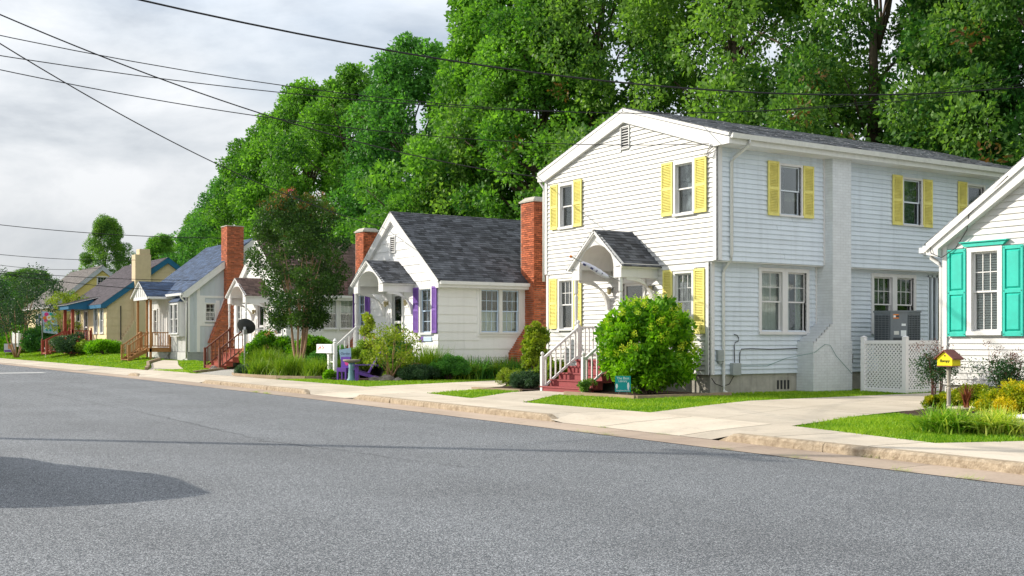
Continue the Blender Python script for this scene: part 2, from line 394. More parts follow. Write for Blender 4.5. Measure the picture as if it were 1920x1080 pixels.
# ------------------------------------------------------------------ mesh helpers
class MB:
    """collects shapes, then links them as ONE mesh object"""
    def __init__(s):
        s.v = []; s.f = []; s.sh = []
    def add(s, vs, fs, sh=0.5):
        o = len(s.v)
        s.v.extend([tuple(p) for p in vs])
        s.f.extend([tuple(i + o for i in f) for f in fs])
        s.sh.extend([sh] * len(fs))
        return s
    def hexa(s, p, sh=0.5):
        return s.add(p, [(0, 3, 2, 1), (4, 5, 6, 7), (0, 1, 5, 4), (1, 2, 6, 5), (2, 3, 7, 6), (3, 0, 4, 7)], sh)
    def box(s, x0, x1, y0, y1, z0, z1, sh=0.5):
        x0, x1 = min(x0, x1), max(x0, x1); y0, y1 = min(y0, y1), max(y0, y1); z0, z1 = min(z0, z1), max(z0, z1)
        return s.hexa([(x0, y0, z0), (x1, y0, z0), (x1, y1, z0), (x0, y1, z0), (x0, y0, z1), (x1, y0, z1), (x1, y1, z1), (x0, y1, z1)], sh)
    def prism(s, pts, vec, sh=0.5):
        n = len(pts); vec = Vector(vec)
        a = [Vector(p) for p in pts]; b = [p + vec for p in a]
        fs = [tuple(range(n))[::-1], tuple(range(n, 2 * n))] + [(i, (i + 1) % n, n + (i + 1) % n, n + i) for i in range(n)]
        return s.add(a + b, fs, sh)
    def bar(s, p, q, w, h, up=(0, 0, 1), sh=0.5):
        p, q = Vector(p), Vector(q); d = (q - p).normalized(); up = Vector(up)
        r = d.cross(up).normalized(); u = r.cross(d).normalized()
        c = [(-w / 2, -h / 2), (w / 2, -h / 2), (w / 2, h / 2), (-w / 2, h / 2)]
        return s.hexa([p + r * a + u * b for a, b in c] + [q + r * a + u * b for a, b in c], sh)
    def tube(s, pts, r, n=8, cap=True, sh=0.5):
        pts = [Vector(p) for p in pts]; k = len(pts)
        rs = r if isinstance(r, (list, tuple)) else [r] * k
        vs = []
        for i, p in enumerate(pts):
            d = (pts[min(i + 1, k - 1)] - pts[max(i - 1, 0)]).normalized()
            a = Vector((0, 0, 1)) if abs(d.z) < 0.9 else Vector((1, 0, 0))
            x = d.cross(a).normalized(); y = d.cross(x).normalized()
            for j in range(n):
                t = 2 * math.pi * j / n
                vs.append(p + (x * math.cos(t) + y * math.sin(t)) * rs[i])
        fs = [(i * n + j, i * n + (j + 1) % n, (i + 1) * n + (j + 1) % n, (i + 1) * n + j) for i in range(k - 1) for j in range(n)]
        if cap:
            fs += [tuple(range(n))[::-1], tuple(range((k - 1) * n, k * n))]
        return s.add(vs, fs, sh)
    def lathe(s, prof, c=(0, 0, 0), n=16, sh=0.5):
        vs = []; k = len(prof)
        for r, z in prof:
            for j in range(n):
                t = 2 * math.pi * j / n
                vs.append((c[0] + r * math.cos(t), c[1] + r * math.sin(t), c[2] + z))
        fs = [(i * n + j, i * n + (j + 1) % n, (i + 1) * n + (j + 1) % n, (i + 1) * n + j) for i in range(k - 1) for j in range(n)]
        fs += [tuple(range(n))[::-1], tuple(range((k - 1) * n, k * n))]
        return s.add(vs, fs, sh)
    def build(s, name, m, parent=None, loc=None, kind=None, smooth=False, bevel=0.0):
        me = bpy.data.meshes.new(name)
        me.from_pydata(s.v, [], s.f)
        at = me.attributes.new('shade', 'FLOAT', 'FACE')
        at.data.foreach_set('value', s.sh)
        me.materials.append(M[m] if isinstance(m, str) else m)
        if smooth:
            me.polygons.foreach_set('use_smooth', [True] * len(me.polygons))
        o = bpy.data.objects.new(name, me)
        COL.objects.link(o)
        if parent is not None: o.parent = parent
        if loc is not None: o.location = loc
        if kind: o['kind'] = kind
        if bevel:
            bv = o.modifiers.new('bevel', 'BEVEL'); bv.width = bevel; bv.segments = 2; bv.limit_method = 'ANGLE'
        return o
def tag(o, label, cat, group=None):
    o['label'] = label; o['category'] = cat
    if group: o['group'] = group
    return o
def thing(name, label, cat, loc=(0, 0, 0), rz=0.0, group=None):
    o = bpy.data.objects.new(name, None)
    COL.objects.link(o)
    o.location = loc; o.rotation_euler = (0, 0, rz); o.empty_display_size = 0.2
    return tag(o, label, cat, group)
def copy_tree(o, parent=None):
    c = o.copy(); COL.objects.link(c)
    if parent is not None: c.parent = parent
    for ch in list(o.children):
        copy_tree(ch, c)
    return c
def text(name, body, size, m, parent, loc, rot, depth=0.002, align='CENTER', shear=0.0):
    cu = bpy.data.curves.new(name, 'FONT')
    cu.body = body; cu.size = size; cu.extrude = depth; cu.align_x = align; cu.align_y = 'CENTER'; cu.shear = shear
    cu.materials.append(M[m])
    tmp = bpy.data.objects.new(name, cu); COL.objects.link(tmp)
    bpy.context.view_layer.update()
    me = bpy.data.meshes.new_from_object(tmp.evaluated_get(bpy.context.evaluated_depsgraph_get()))
    bpy.data.objects.remove(tmp)
    o = bpy.data.objects.new(name, me); COL.objects.link(o)
    o['kind'] = 'stuff'
    o.parent = parent; o.location = loc; o.rotation_euler = rot
    return o
def quadmesh(name, V, F, shade, m, parent=None, loc=None, kind=None):
    """fast mesh from numpy: V (n,3), F (k,4) or (k,3), shade (k,)"""
    me = bpy.data.meshes.new(name)
    V = np.asarray(V, np.float32); F = np.asarray(F, np.int32)
    k, w = F.shape
    me.vertices.add(len(V)); me.vertices.foreach_set('co', V.ravel())
    me.loops.add(k * w); me.loops.foreach_set('vertex_index', F.ravel())
    me.polygons.add(k); me.polygons.foreach_set('loop_start', np.arange(0, k * w, w, dtype=np.int32))
    me.update(calc_edges=True)
    at = me.attributes.new('shade', 'FLOAT', 'FACE'); at.data.foreach_set('value', np.asarray(shade, np.float32))
    me.materials.append(M[m])
    o = bpy.data.objects.new(name, me); COL.objects.link(o)
    if parent is not None: o.parent = parent
    if loc is not None: o.location = loc
    if kind: o['kind'] = kind
    return o
def smooth01(t):
    t = min(1.0, max(0.0, t)); return t * t * (3 - 2 * t)
def back_edge(y):   # rear edge of the pavement
    return float(np.interp(y, [-40, -13.6, -12, -8.8, -5, 2, 5, 10, 16, 25, 35, 64, 95, 140], [-8.3, -7.5, -7.05, -6.3, -5.95, -5.95, -5.55, -4.95, -4.8, -4.75, -4.9, -4.2, -3.6, -2.6]))
def asphalt_edge(y):
    return float(np.interp(y, [-60, -15, -5.4, 4.5, 24, 37, 60, 140], [-10.8, -9.42, -8.95, -8.42, -7.85, -7.65, -7.2, -6.0]))
def gz(x, y):       # height of the lots: nearly level beside the viewer, rising gently further up the street
    t = smooth01((y - 22) / 42.0)
    r = smooth01((x - back_edge(y)) / 4.2)
    return 0.115 + 0.03 * smooth01((x + 6) / 5) + 0.52 * t * r
# ------------------------------------------------------------------ ground, road, pavement
def structure(o):
    o['kind'] = 'structure'; return o
mb = MB(); mb.add([(-900, -900, -0.10), (1500, -900, -0.10), (1500, 1800, -0.10), (-900, 1800, -0.10)], [(0, 1, 2, 3)])
structure(mb.build('ground', 'turf'))
ys = list(np.arange(-80, 262, 4.0))
mb = MB()
for i in range(len(ys) - 1):
    a, b = ys[i], ys[i + 1]
    mb.add([(-60, a, 0), (asphalt_edge(a), a, 0), (asphalt_edge(b), b, 0), (-60, b, 0)], [(0, 1, 2, 3)])
structure(mb.build('road', 'asphalt'))
# worn white stop-bar paint far up the street
mb = MB()
mb.add([(-11.4, 36.0, 0.004), (-8.9, 36.2, 0.004), (-8.95, 37.4, 0.004), (-11.4, 37.2, 0.004)], [(0, 1, 2, 3)])
structure(mb.build('road_marking', 'road_paint'))

def kerb_h(y):
    h = 0.0
    for a, b in ((-60, -9.15), (-4.65, 5.2), (8.3, 18.5), (27.5, 29.3)):
        h = max(h, min(1.0, max(0.0, min((y - a) / 0.35, (b - y) / 0.35))))
    return h
def empty_structure(name):
    o = bpy.data.objects.new(name, None); COL.objects.link(o); o['kind'] = 'structure'; return o
gut = empty_structure('gutter')
y = -50.0
rg = random.Random(3)
while y < 150:
    ln = rg.uniform(2.8, 3.3); a, b = y, y + ln - 0.012
    def gv(yy, t):
        return (asphalt_edge(yy) - 0.0 + t * 0.80, yy, 0.006 + 0.012 * t)
    MB().add([gv(a, 0), gv(a, 1), gv(b, 1), gv(b, 0)], [(0, 1, 2, 3)], rg.random()).build('gutter_slab', 'gutter_concrete', gut)
    y += ln
krb = empty_structure('kerb')
for a, b in ((-40, -9.15), (-4.65, 5.2), (8.3, 18.5), (27.5, 29.3)):
    y = b
    first = True
    while y > a + 0.3:
        ln = min(rg.uniform(1.7, 3.6), y - a)
        if y - ln < a + 0.5: ln = y - a
        y0, y1 = y - ln, y - 0.008
        # every kerb stone: battered face, worn rounded arris, tapering where the kerb drops to a driveway
        sec = []
        n = 7
        for i in range(n):
            yy = y0 + (y1 - y0) * i / (n - 1)
            h = 0.135 * kerb_h(yy) + 0.006
            x0 = asphalt_edge(yy) + 0.80
            j = rg.uniform(-0.016, 0.016); j2 = rg.uniform(-0.014, 0.014)
            sec.append([(x0 + j, yy, 0.0), (x0 + 0.012 + j, yy, max(0.004, h - 0.035)), (x0 + 0.045 + j2, yy, h - 0.004), (x0 + 0.17, yy, h), (x0 + 0.17, yy, -0.05)])
        k = MB()
        vs = [p for s_ in sec for p in s_]
        fs = [(i * 5 + q, i * 5 + q + 1, (i + 1) * 5 + q + 1, (i + 1) * 5 + q) for i in range(n - 1) for q in range(4)]
        fs += [(0, 1, 2, 3, 4), tuple((n - 1) * 5 + q for q in (4, 3, 2, 1, 0))]
        k.add(vs, fs, rg.random())
        k.build('kerb_stone', 'kerb_concrete', krb)
        y -= ln
pav = empty_structure('sidewalk')
y = -50.0
while y < 130:
    ln = rg.uniform(1.7, 2.6)
    a, b = y, y + ln - 0.026
    k = MB()
    n = 6
    rows = []
    for i in range(n):
        yy = a + (b - a) * i / (n - 1)
        h = 0.135 * kerb_h(yy)
        x0 = asphalt_edge(yy) + 0.80 + 0.172; x1 = back_edge(yy)
        xk = x0 if h > 0.05 else asphalt_edge(yy) + 0.802
        z0 = 0.022 + (h - 0.02 if h > 0.03 else 0)
        rows.append([(xk, yy, z0), (xk + (x1 - xk) * 0.35, yy, max(z0, 0.075 + 0.05 * kerb_h(yy))), (x1, yy, 0.128)])
    vs = [p for r_ in rows for p in r_]
    fs = [(i * 3 + q, i * 3 + q + 1, (i + 1) * 3 + q + 1, (i + 1) * 3 + q) for i in range(n - 1) for q in range(2)]
    k.add(vs, fs, rg.random())
    k.build('paving_slab', 'concrete', pav)
    y += ln
# dark bedding seen in the open joints
mb = MB()
for i in range(len(ys) - 1):
    a, b = ys[i], ys[i + 1]
    mb.add([(asphalt_edge(a) - 0.01, a, -0.012), (back_edge(a) + 0.1, a, -0.012), (back_edge(b) + 0.1, b, -0.012), (asphalt_edge(b) - 0.01, b, -0.012)], [(0, 1, 2, 3)])
structure(mb.build('pavement_base', 'mulch'))
# the lots
xs = [0.0, 0.5, 1, 1.6, 2.3, 3, 4, 5, 6.5, 8, 11, 16, 24, 40, 80, 160]
ys2 = list(np.arange(-60, 120, 2.0)) + list(np.arange(120, 420, 20.0))
V, F = [], []
for yy in ys2:
    for xx in xs:
        X = back_edge(yy) + xx
        V.append((X, yy, gz(X, yy) - 0.012))
nx = len(xs)
for j in range(len(ys2) - 1):
    for i in range(nx - 1):
        F.append((j * nx + i, j * nx + i + 1, (j + 1) * nx + i + 1, (j + 1) * nx + i))
structure(quadmesh('lots', V, F, np.full(len(F), 0.5), 'turf'))
def ruled(name, L_, R_, m, dz=0.012, n=12, w=4, parent=None, sh=0.5):
    """sheet between two edge lines laid on the lots"""
    def along(P, t):
        d = [0.0]
        for p, q in zip(P, P[1:]): d.append(d[-1] + math.hypot(q[0] - p[0], q[1] - p[1]))
        t *= d[-1]
        return np.interp(t, d, [p[0] for p in P]), np.interp(t, d, [p[1] for p in P])
    V, F = [], []
    for i in range(n + 1):
        a = along(L_, i / n); b = along(R_, i / n)
        for j in range(w + 1):
            x = a[0] + (b[0] - a[0]) * j / w; yv = a[1] + (b[1] - a[1]) * j / w
            V.append((x, yv, gz(x, yv) + dz))
    for i in range(n):
        for j in range(w):
            F.append((i * (w + 1) + j, i * (w + 1) + j + 1, (i + 1) * (w + 1) + j + 1, (i + 1) * (w + 1) + j))
    return structure(quadmesh(name, V, F, np.full(len(F), sh), m, parent))
ruled('front_walk', [(-5.95, 1.95), (-4.8, 2.9), (-3.6, 3.9), (-2.45, 4.15)], [(-5.97, -0.3), (-4.6, 0.9), (-3.5, 1.9), (-2.45, 2.05)], 'concrete', 0.010, 8, 4, sh=0.1)
ruled('front_walk', [(-4.9, 33.6), (-3.6, 37.5), (-2.4, 42.0), (-1.0, 44.5)], [(-4.8, 27.5), (-3.3, 33.2), (-2.1, 38.0), (-0.6, 43.0)], 'concrete', 0.010, 10, 4, sh=0.5)
ruled('gravel_strip', [(-4.72, 26.8), (-2.4, 30.2), (0.5, 33.0)], [(-4.8, 19.8), (-3.6, 22.6), (-1.2, 26.2)], 'gravel', 0.012, 8, 4)
ruled('planting_bed', [(-3.1, 2.0), (-2.0, 2.1), (-0.05, 2.1)], [(-3.0, -0.75), (-1.8, -0.75), (-0.05, -0.75)], 'mulch', 0.03, 6, 6)
ruled('planting_bed', [(-3.2, 6.2), (-1.6, 6.9), (-0.05, 7.3)], [(-2.9, 4.35), (-1.6, 4.25), (-0.05, 4.2)], 'mulch', 0.03, 6, 6)
ruled('planting_bed', [(-3.9, 20.6), (-2.6, 20.4), (-0.05, 20.9)], [(-3.3, 14.4), (-2.0, 13.2), (-0.05, 13.0)], 'mulch', 0.03, 6, 6)
ruled('planting_bed', [(0.0, 14.05), (4.0, 14.05)], [(0.0, 12.9), (4.0, 12.9)], 'mulch', 0.03, 4, 4)
ruled('planting_bed', [(-4.6, 22.5), (-2.6, 27.8), (-0.05, 28.3)], [(-4.5, 18.0), (-2.6, 18.6), (-0.05, 21.0)], 'mulch', 0.03, 6, 6)
ruled('planting_bed', [(-2.4, -7.75), (-0.8, -7.2), (2.2, -7.1)], [(-5.6, -12.6), (-3.4, -13.4), (-0.05, -13.4)], 'mulch', 0.02, 8, 8)
ruled('front_walk', [(-7.05, -12.0), (-6.1, -12.35), (-4.9, -12.75), (-3.0, -13.4)], [(-8.0, -16.0), (-6.5, -16.0), (-4.4, -16.0), (-3.0, -16.0)], 'concrete', 0.006, 6, 4, sh=0.2)

def slabs(name, L_, R_, nl, nw, m='concrete', dz=0.010, seed=1):
    """poured drive: separate slabs with open joints between them"""
    par = empty_structure(name); rr = random.Random(seed)
    def along(P, t):
        d = [0.0]
        for p, q in zip(P, P[1:]): d.append(d[-1] + math.hypot(q[0] - p[0], q[1] - p[1]))
        t *= d[-1]
        return np.array([np.interp(t, d, [p[0] for p in P]), np.interp(t, d, [p[1] for p in P])])
    for i in range(nl):
        for j in range(nw):
            V, n = [], 3; s_ = rr.random()
            for a in range(n + 1):
                t = (i + 0.002 * nl / nl + a / n * (1 - 0.006)) / nl
                A_, B_ = along(L_, t), along(R_, t)
                for b in range(n + 1):
                    w_ = (j + 0.003 + b / n * (1 - 0.006)) / nw; p = A_ + (B_ - A_) * w_
                    V.append((p[0], p[1], gz(p[0], p[1]) + dz))
            F = [(a * (n + 1) + b, a * (n + 1) + b + 1, (a + 1) * (n + 1) + b + 1, (a + 1) * (n + 1) + b) for a in range(n) for b in range(n)]
            quadmesh('drive_slab', V, F, np.full(len(F), s_), m, par)
    return par
slabs('driveway', [(-5.96, -4.75), (-3.6, -3.7), (-1.5, -2.95), (5.6, -2.65), (22, -2.6)], [(-6.32, -8.75), (-3.4, -7.75), (-2.2, -7.45), (5.6, -7.0), (22, -7.0)], 8, 2, seed=4)
slabs('driveway', [(-4.93, 9.75), (-1.4, 10.75), (1.0, 11.7), (14, 12.0)], [(-5.6, 4.75), (-2.15, 6.6), (-0.4, 8.9), (14, 9.2)], 6, 2, seed=5)
# wandering cracks in the road, sealed and open
def crack(pts, w, seed):
    rr = random.Random(seed); k = MB(); P = []
    for p, q in zip(pts, pts[1:]):
        n = max(3, int(math.hypot(q[0] - p[0], q[1] - p[1]) / 0.25))
        for i in range(n): P.append((p[0] + (q[0] - p[0]) * i / n + rr.gauss(0, 0.035), p[1] + (q[1] - p[1]) * i / n + rr.gauss(0, 0.035)))
    for p, q in zip(P, P[1:]):
        d = Vector((q[0] - p[0], q[1] - p[1], 0)).normalized(); s_ = Vector((-d.y, d.x, 0)) * w * rr.uniform(0.3, 1.0)
        k.add([(p[0] - s_.x, p[1] - s_.y, 0.003), (p[0] + s_.x, p[1] + s_.y, 0.003), (q[0] + s_.x, q[1] + s_.y, 0.003), (q[0] - s_.x, q[1] - s_.y, 0.003)], [(0, 1, 2, 3)])
    structure(k.build('road_crack', 'tar'))
CR1 = [(-13.4, 22.0), (-13.46, 13.5), (-13.58, 6.4), (-13.64, 1.9), (-13.82, -2.0), (-13.97, -5.4), (-13.72, -7.4), (-13.3, -10.5)]
CR2 = [(-10.9, 26.0), (-10.7, 18.4), (-10.2, 8.3), (-10.4, -0.2), (-9.9, -4.7)]
crack(CR1, 0.012, 1); crack(CR2, 0.008, 2)

def in_poly(P, poly):
    x, y = P[:, 0], P[:, 1]; inside = np.zeros(len(P), bool); n = len(poly)
    for i in range(n):
        x0, y0 = poly[i]; x1, y1 = poly[(i + 1) % n]
        c = ((y0 > y) != (y1 > y)) & (x < (x1 - x0) * (y - y0) / (y1 - y0 + 1e-12) + x0)
        inside ^= c
    return inside
gzv = np.vectorize(gz)
def lawn(label, poly, dens, hmin=0.03, hmax=0.065, wid=0.012, seed=1):
    """short turf over one lawn, far too many blades to count"""
    rng = np.random.default_rng(seed)
    xs_ = [p[0] for p in poly]; ys_ = [p[1] for p in poly]
    area = (max(xs_) - min(xs_)) * (max(ys_) - min(ys_))
    n = int(area * dens)
    P = np.stack([rng.uniform(min(xs_), max(xs_), n), rng.uniform(min(ys_), max(ys_), n)], 1)
    edge = rng.normal(0, 0.055, (n, 2))
    P = P[in_poly(P + edge, poly)]; n = len(P)
    Z = gzv(P[:, 0], P[:, 1]) - 0.012
    pat = np.sin(P[:, 0] * 1.7 + 3 * np.sin(P[:, 1] * 0.9)) * 0.5 + np.sin(P[:, 1] * 2.3 + P[:, 0]) * 0.5
    h = rng.uniform(hmin, hmax, n) * (1 + 0.22 * pat)
    an = rng.uniform(0, 2 * np.pi, n); w = wid * rng.uniform(0.7, 1.4, n)
    lean = rng.normal(0, 0.5, (n, 2)) * h[:, None]
    V = np.zeros((n, 3, 3))
    V[:, 0] = np.stack([P[:, 0] - np.cos(an) * w, P[:, 1] - np.sin(an) * w, Z], 1)
    V[:, 1] = np.stack([P[:, 0] + np.cos(an) * w, P[:, 1] + np.sin(an) * w, Z], 1)
    V[:, 2] = np.stack([P[:, 0] + lean[:, 0], P[:, 1] + lean[:, 1], Z + h], 1)
    F = np.arange(n * 3).reshape(n, 3)
    sh = np.clip(0.42 + 0.20 * pat + rng.normal(0, 0.22, n) + 0.5 * (rng.uniform(0, 1, n) > 0.93), 0, 1)
    o = quadmesh('lawn_grass', V.reshape(-1, 3), F, sh, 'lawn_blade', None, None, 'stuff')
    return tag(o, label, 'grass')
lawn('short green lawn beside the two storey house and its wide drive', [(-5.9, -0.45), (-5.93, -4.7), (-3.6, -3.68), (-1.5, -2.9), (5.6, -2.6), (16, -2.55), (16, -0.1), (0, -0.1), (-0.02, -0.8), (-3.05, -0.8), (-3.1, 1.2), (-3.5, 1.85), (-4.6, 0.85)], 900, wid=0.014, seed=1)
lawn('small green lawn patch between the two drives and red steps', [(-5.5, 4.85), (-5.9, 2.05), (-4.8, 2.98), (-3.6, 3.98), (-2.9, 4.4), (-3.2, 6.15), (-2.15, 6.5), (-3.6, 5.75)], 900, wid=0.015, seed=2)
lawn('narrow green lawn along the drive of the house with purple shutters', [(-4.75, 17.6), (-4.85, 9.9), (-1.4, 10.85), (1.0, 11.8), (5, 12.1), (5, 12.9), (-0.05, 12.9), (-2.0, 13.1), (-3.4, 14.4), (-3.9, 18.3)], 600, wid=0.018, seed=3)
lawn('green lawn wedge beside the yellow birdhouse mailbox', [(-6.28, -8.85), (-7.02, -11.95), (-6.1, -12.33), (-5.1, -12.66), (-2.5, -7.75), (-3.4, -7.82)], 1800, 0.035, 0.075, 0.010, seed=4)
lawn('green lawn patch before the satellite dish and brown steps', [(-4.7, 33.5), (-3.2, 33.0), (-2.0, 38.0), (-0.6, 42.8), (0.3, 42.8), (0, 33.5), (-2.6, 30.6), (-4.7, 27.1)], 330, 0.04, 0.08, 0.025, seed=5)
lawn('broad green lawn before the tan house far up the street', [(-4.8, 34.2), (-3.6, 38.2), (-2.4, 42.6), (-1.0, 45), (-0.4, 46), (-0.2, 61), (-0.2, 78), (-0.2, 100), (-3.4, 100), (-4.2, 64)], 170, 0.04, 0.09, 0.035, seed=6)
# weeds in the gutter joints
WEEDS = ['weed tuft in the gutter at the left end of the wide drive apron', 'second weed tuft along the apron of the wide drive', 'third weed tuft along the apron of the wide drive', 'weed tuft just before the kerb starts again right of the drive apron', 'weed tuft at the foot of the kerb below the lawn wedge tip', 'weed tuft in the gutter below the liriope clumps', 'weed tuft in the gutter right of the liriope clumps', 'weed tuft in the gutter below the golden shrub', 'second last weed tuft in the gutter towards the right edge', 'last weed tuft in the gutter at the right edge', 'weed tuft in the gutter before the purple shutter cottage', 'weed tuft in the gutter before the bird bath']
for i, yv in enumerate((-6.2, -6.8, -7.4, -7.9, -10.2, -11.6, -12.2, -13.3, -14.2, -14.8, 9.4, 10.4)):
    rng = np.random.default_rng(50 + i); n = 40
    cx = asphalt_edge(yv) + (0.02 if i % 3 else 0.78); P = rng.normal(0, 1, (n, 2)) * (0.03, 0.12)
    V = np.zeros((n, 3, 3)); h = rng.uniform(0.02, 0.07, n); ln = rng.normal(0, 0.05, (n, 2))
    V[:, 0] = np.stack([P[:, 0], P[:, 1], 0 * h], 1); V[:, 1] = V[:, 0] + (0.01, 0.01, 0); V[:, 2] = np.stack([P[:, 0] + ln[:, 0], P[:, 1] + ln[:, 1], h], 1)
    o = quadmesh('weed_tuft', V.reshape(-1, 3), np.arange(n * 3).reshape(n, 3), rng.uniform(0.3, 1, n), 'lawn_blade', None, (cx, yv, 0.012))
    tag(o, WEEDS[i], 'weed', 'weeds in the gutter')
# ------------------------------------------------------------------ house kit
class PL:
    """a wall plane: a = along the wall, z = height, d = out of the wall"""
    def __init__(s, kind, off=0.0):
        s.k = kind; s.o = off
    def P(s, a, z, d=0.0):
        return (s.o - d, a, z) if s.k == 'front' else (a, s.o - d, z)
    def box(s, mb, a0, a1, z0, z1, d0, d1, sh=0.5):
        p = s.P(a0, z0, d0); q = s.P(a1, z1, d1)
        return mb.box(p[0], q[0], p[1], q[1], p[2], q[2], sh)
    def poly(s, mb, pts, d0, d1, sh=0.5):
        a = [s.P(p[0], p[1], d0) for p in pts]
        o = Vector(s.P(0, 0, d1)) - Vector(s.P(0, 0, d0))
        return mb.prism(a, o, sh)
def house(name, label, y0, zb, x0=0.0):
    r = thing(name, label, 'house', (x0, y0, zb), 0, None)
    return r
def part(mb, name, m, root, **kw):
    return mb.build(name, m, root, loc=(0, 0, -root.location.z), **kw)
def cut(a0, a1, z0, z1, ops):
    segs = [(a0, a1)]
    for (o0, o1, p0, p1) in ops:
        if p1 <= z0 + 0.004 or p0 >= z1 - 0.004: continue
        n = []
        for (s0, s1) in segs:
            if o1 <= s0 or o0 >= s1: n.append((s0, s1)); continue
            if o0 > s0: n.append((s0, o0))
            if o1 < s1: n.append((o1, s1))
        segs = n
    return [s for s in segs if s[1] - s[0] > 0.02]
def wall(root, name, m, pl, lo, hi, z0, z1, ops, thick=0.10):
    """backing wall with real openings; lo(z), hi(z) bound it sideways"""
    mb = MB()
    zs = sorted(set([z0, z1] + [v for o in ops for v in (o[2], o[3]) if z0 < v < z1] + [z0 + (z1 - z0) * i / 6 for i in range(7)]))
    for a, b in zip(zs, zs[1:]):
        for (s0, s1) in cut(min(lo(a), lo(b)), max(hi(a), hi(b)), a, b, ops):
            q0, q1 = max(s0, lo(a)), min(s1, hi(a)); t0, t1 = max(s0, lo(b)), min(s1, hi(b))
            if q1 - q0 < 0.01 and t1 - t0 < 0.01: continue
            if q1 < q0: q0 = q1 = (q0 + q1) / 2
            if t1 < t0: t0 = t1 = (t0 + t1) / 2
            mb.hexa([pl.P(q0, a, 0), pl.P(q1, a, 0), pl.P(q1, a, -thick), pl.P(q0, a, -thick), pl.P(t0, b, 0), pl.P(t1, b, 0), pl.P(t1, b, -thick), pl.P(t0, b, -thick)])
    return part(mb, name, m, root)
def siding(w, m, pl, lo, hi, z0, z1, step, ops, lap=0.041, name='siding_board', wob=0.0, seams=0):
    """every lapped board of a wall is a piece of its own, cut round the openings"""
    z = z0; rr = random.Random(int(z0 * 100) + int(step * 1000)); n = 0
    while z < z1 - 0.01:
        zt = min(z + step, z1)
        for (s0, s1) in cut(min(lo(z), lo(zt)), max(hi(z), hi(zt)), z, zt, ops):
            parts = [(s0, s1)]
            if seams and s1 - s0 > 3.0 and rr.random() < seams:
                c = rr.uniform(s0 + 1, s1 - 1); parts = [(s0, c - 0.003), (c + 0.003, s1)]
            for (u0, u1) in parts:
                q0, q1 = max(u0, lo(z)), min(u1, hi(z)); t0, t1 = max(u0, lo(zt)), min(u1, hi(zt))
                if q1 - q0 < 0.02: continue
                if t1 < t0: t0 = t1 = (t0 + t1) / 2
                j = rr.uniform(-wob, wob); j2 = rr.uniform(-wob, wob)
                d0 = lap + rr.uniform(-0.003, 0.003)
                MB().hexa([pl.P(q0, z + j, d0), pl.P(q1, z + j2, d0), pl.P(q1, z + j2, 0.001), pl.P(q0, z + j, 0.001), pl.P(t0, zt + 0.012, 0.006), pl.P(t1, zt + 0.012, 0.006), pl.P(t1, zt + 0.012, 0.001), pl.P(t0, zt + 0.012, 0.001)], rr.random()).build(name, m, w)
                n += 1
        z = zt
    return n
def opening(a0, a1, z0, z1, c=0.06):
    return (a0 + c, a1 - c, z0 + c, z1 - c)
def window(root, pl, a0, a1, z0, z1, casing=0.085, m='white_trim', sash='white_trim', grid=(2, 0), glow=None, sill=True, cover='blind', lower_grid=None, split=0.5, proud=0.066):
    """double-hung window: casing, two sashes with their panes and bars, what hangs behind the glass"""
    c = casing; mb = MB()
    pl.box(mb, a0, a1, z1 - c, z1, 0.0, proud); pl.box(mb, a0, a1, z0, z0 + c * 0.8, 0.0, proud + (0.0 if not sill else 0.03))
    pl.box(mb, a0, a0 + c, z0 + c * 0.8, z1 - c, 0.0, proud); pl.box(mb, a1 - c, a1, z0 + c * 0.8, z1 - c, 0.0, proud)
    for (p, q) in ((a0 + c - 0.02, a0 + c), (a1 - c, a1 - c + 0.02)):
        pl.box(mb, p, q, z0 + c * 0.8, z1 - c, -0.10, 0.0)
    pl.box(mb, a0 + c, a1 - c, z1 - c, z1 - c + 0.02, -0.10, 0.0); pl.box(mb, a0 + c, a1 - c, z0 + c * 0.8 - 0.02, z0 + c * 0.8, -0.10, 0.0)
    w = part(mb, 'window', m, root)
    A0, A1, Z0, Z1 = a0 + c, a1 - c, z0 + c * 0.8, z1 - c
    zm = Z0 + (Z1 - Z0) * split
    s = 0.038
    for nm, q0, q1, d, gr in (('upper_sash', zm - 0.02, Z1, -0.012, grid), ('lower_sash', Z0, zm + 0.02, -0.045, lower_grid)):
        k = MB()
        pl.box(k, A0, A1, q0, q0 + s, d - 0.03, d); pl.box(k, A0, A1, q1 - s, q1, d - 0.03, d)
        pl.box(k, A0, A0 + s, q0 + s, q1 - s, d - 0.03, d); pl.box(k, A1 - s, A1, q0 + s, q1 - s, d - 0.03, d)
        k.build(nm, sash, w)
        g = MB(); pl.box(g, A0 + s - 0.004, A1 - s + 0.004, q0 + s - 0.004, q1 - s + 0.004, d - 0.019, d - 0.015)
        g.build('pane', 'glass', w)
        if gr:
            b = MB(); nx_, nz_ = gr
            for i in range(1, nx_ + 1):
                a = A0 + s + (A1 - A0 - 2 * s) * i / (nx_ + 1)
                pl.box(b, a - 0.009, a + 0.009, q0 + s, q1 - s, d - 0.014, d - 0.004)
            for i in range(1, nz_ + 1):
                zz = q0 + s + (q1 - q0 - 2 * s) * i / (nz_ + 1)
                pl.box(b, A0 + s, A1 - s, zz - 0.009, zz + 0.009, d - 0.0135, d - 0.0045)
            b.build('glazing_bar', sash, w)
    hang(w, pl, A0, A1, Z0, Z1, cover)
    k = MB(); pl.box(k, A0 - 0.05, A1 + 0.05, Z0 - 0.05, Z1 + 0.05, -0.62, -0.60); k.build('dark_room_sheet', 'room_dark', w)  # dark sheet stands in for the unlit room behind the panes
    return w
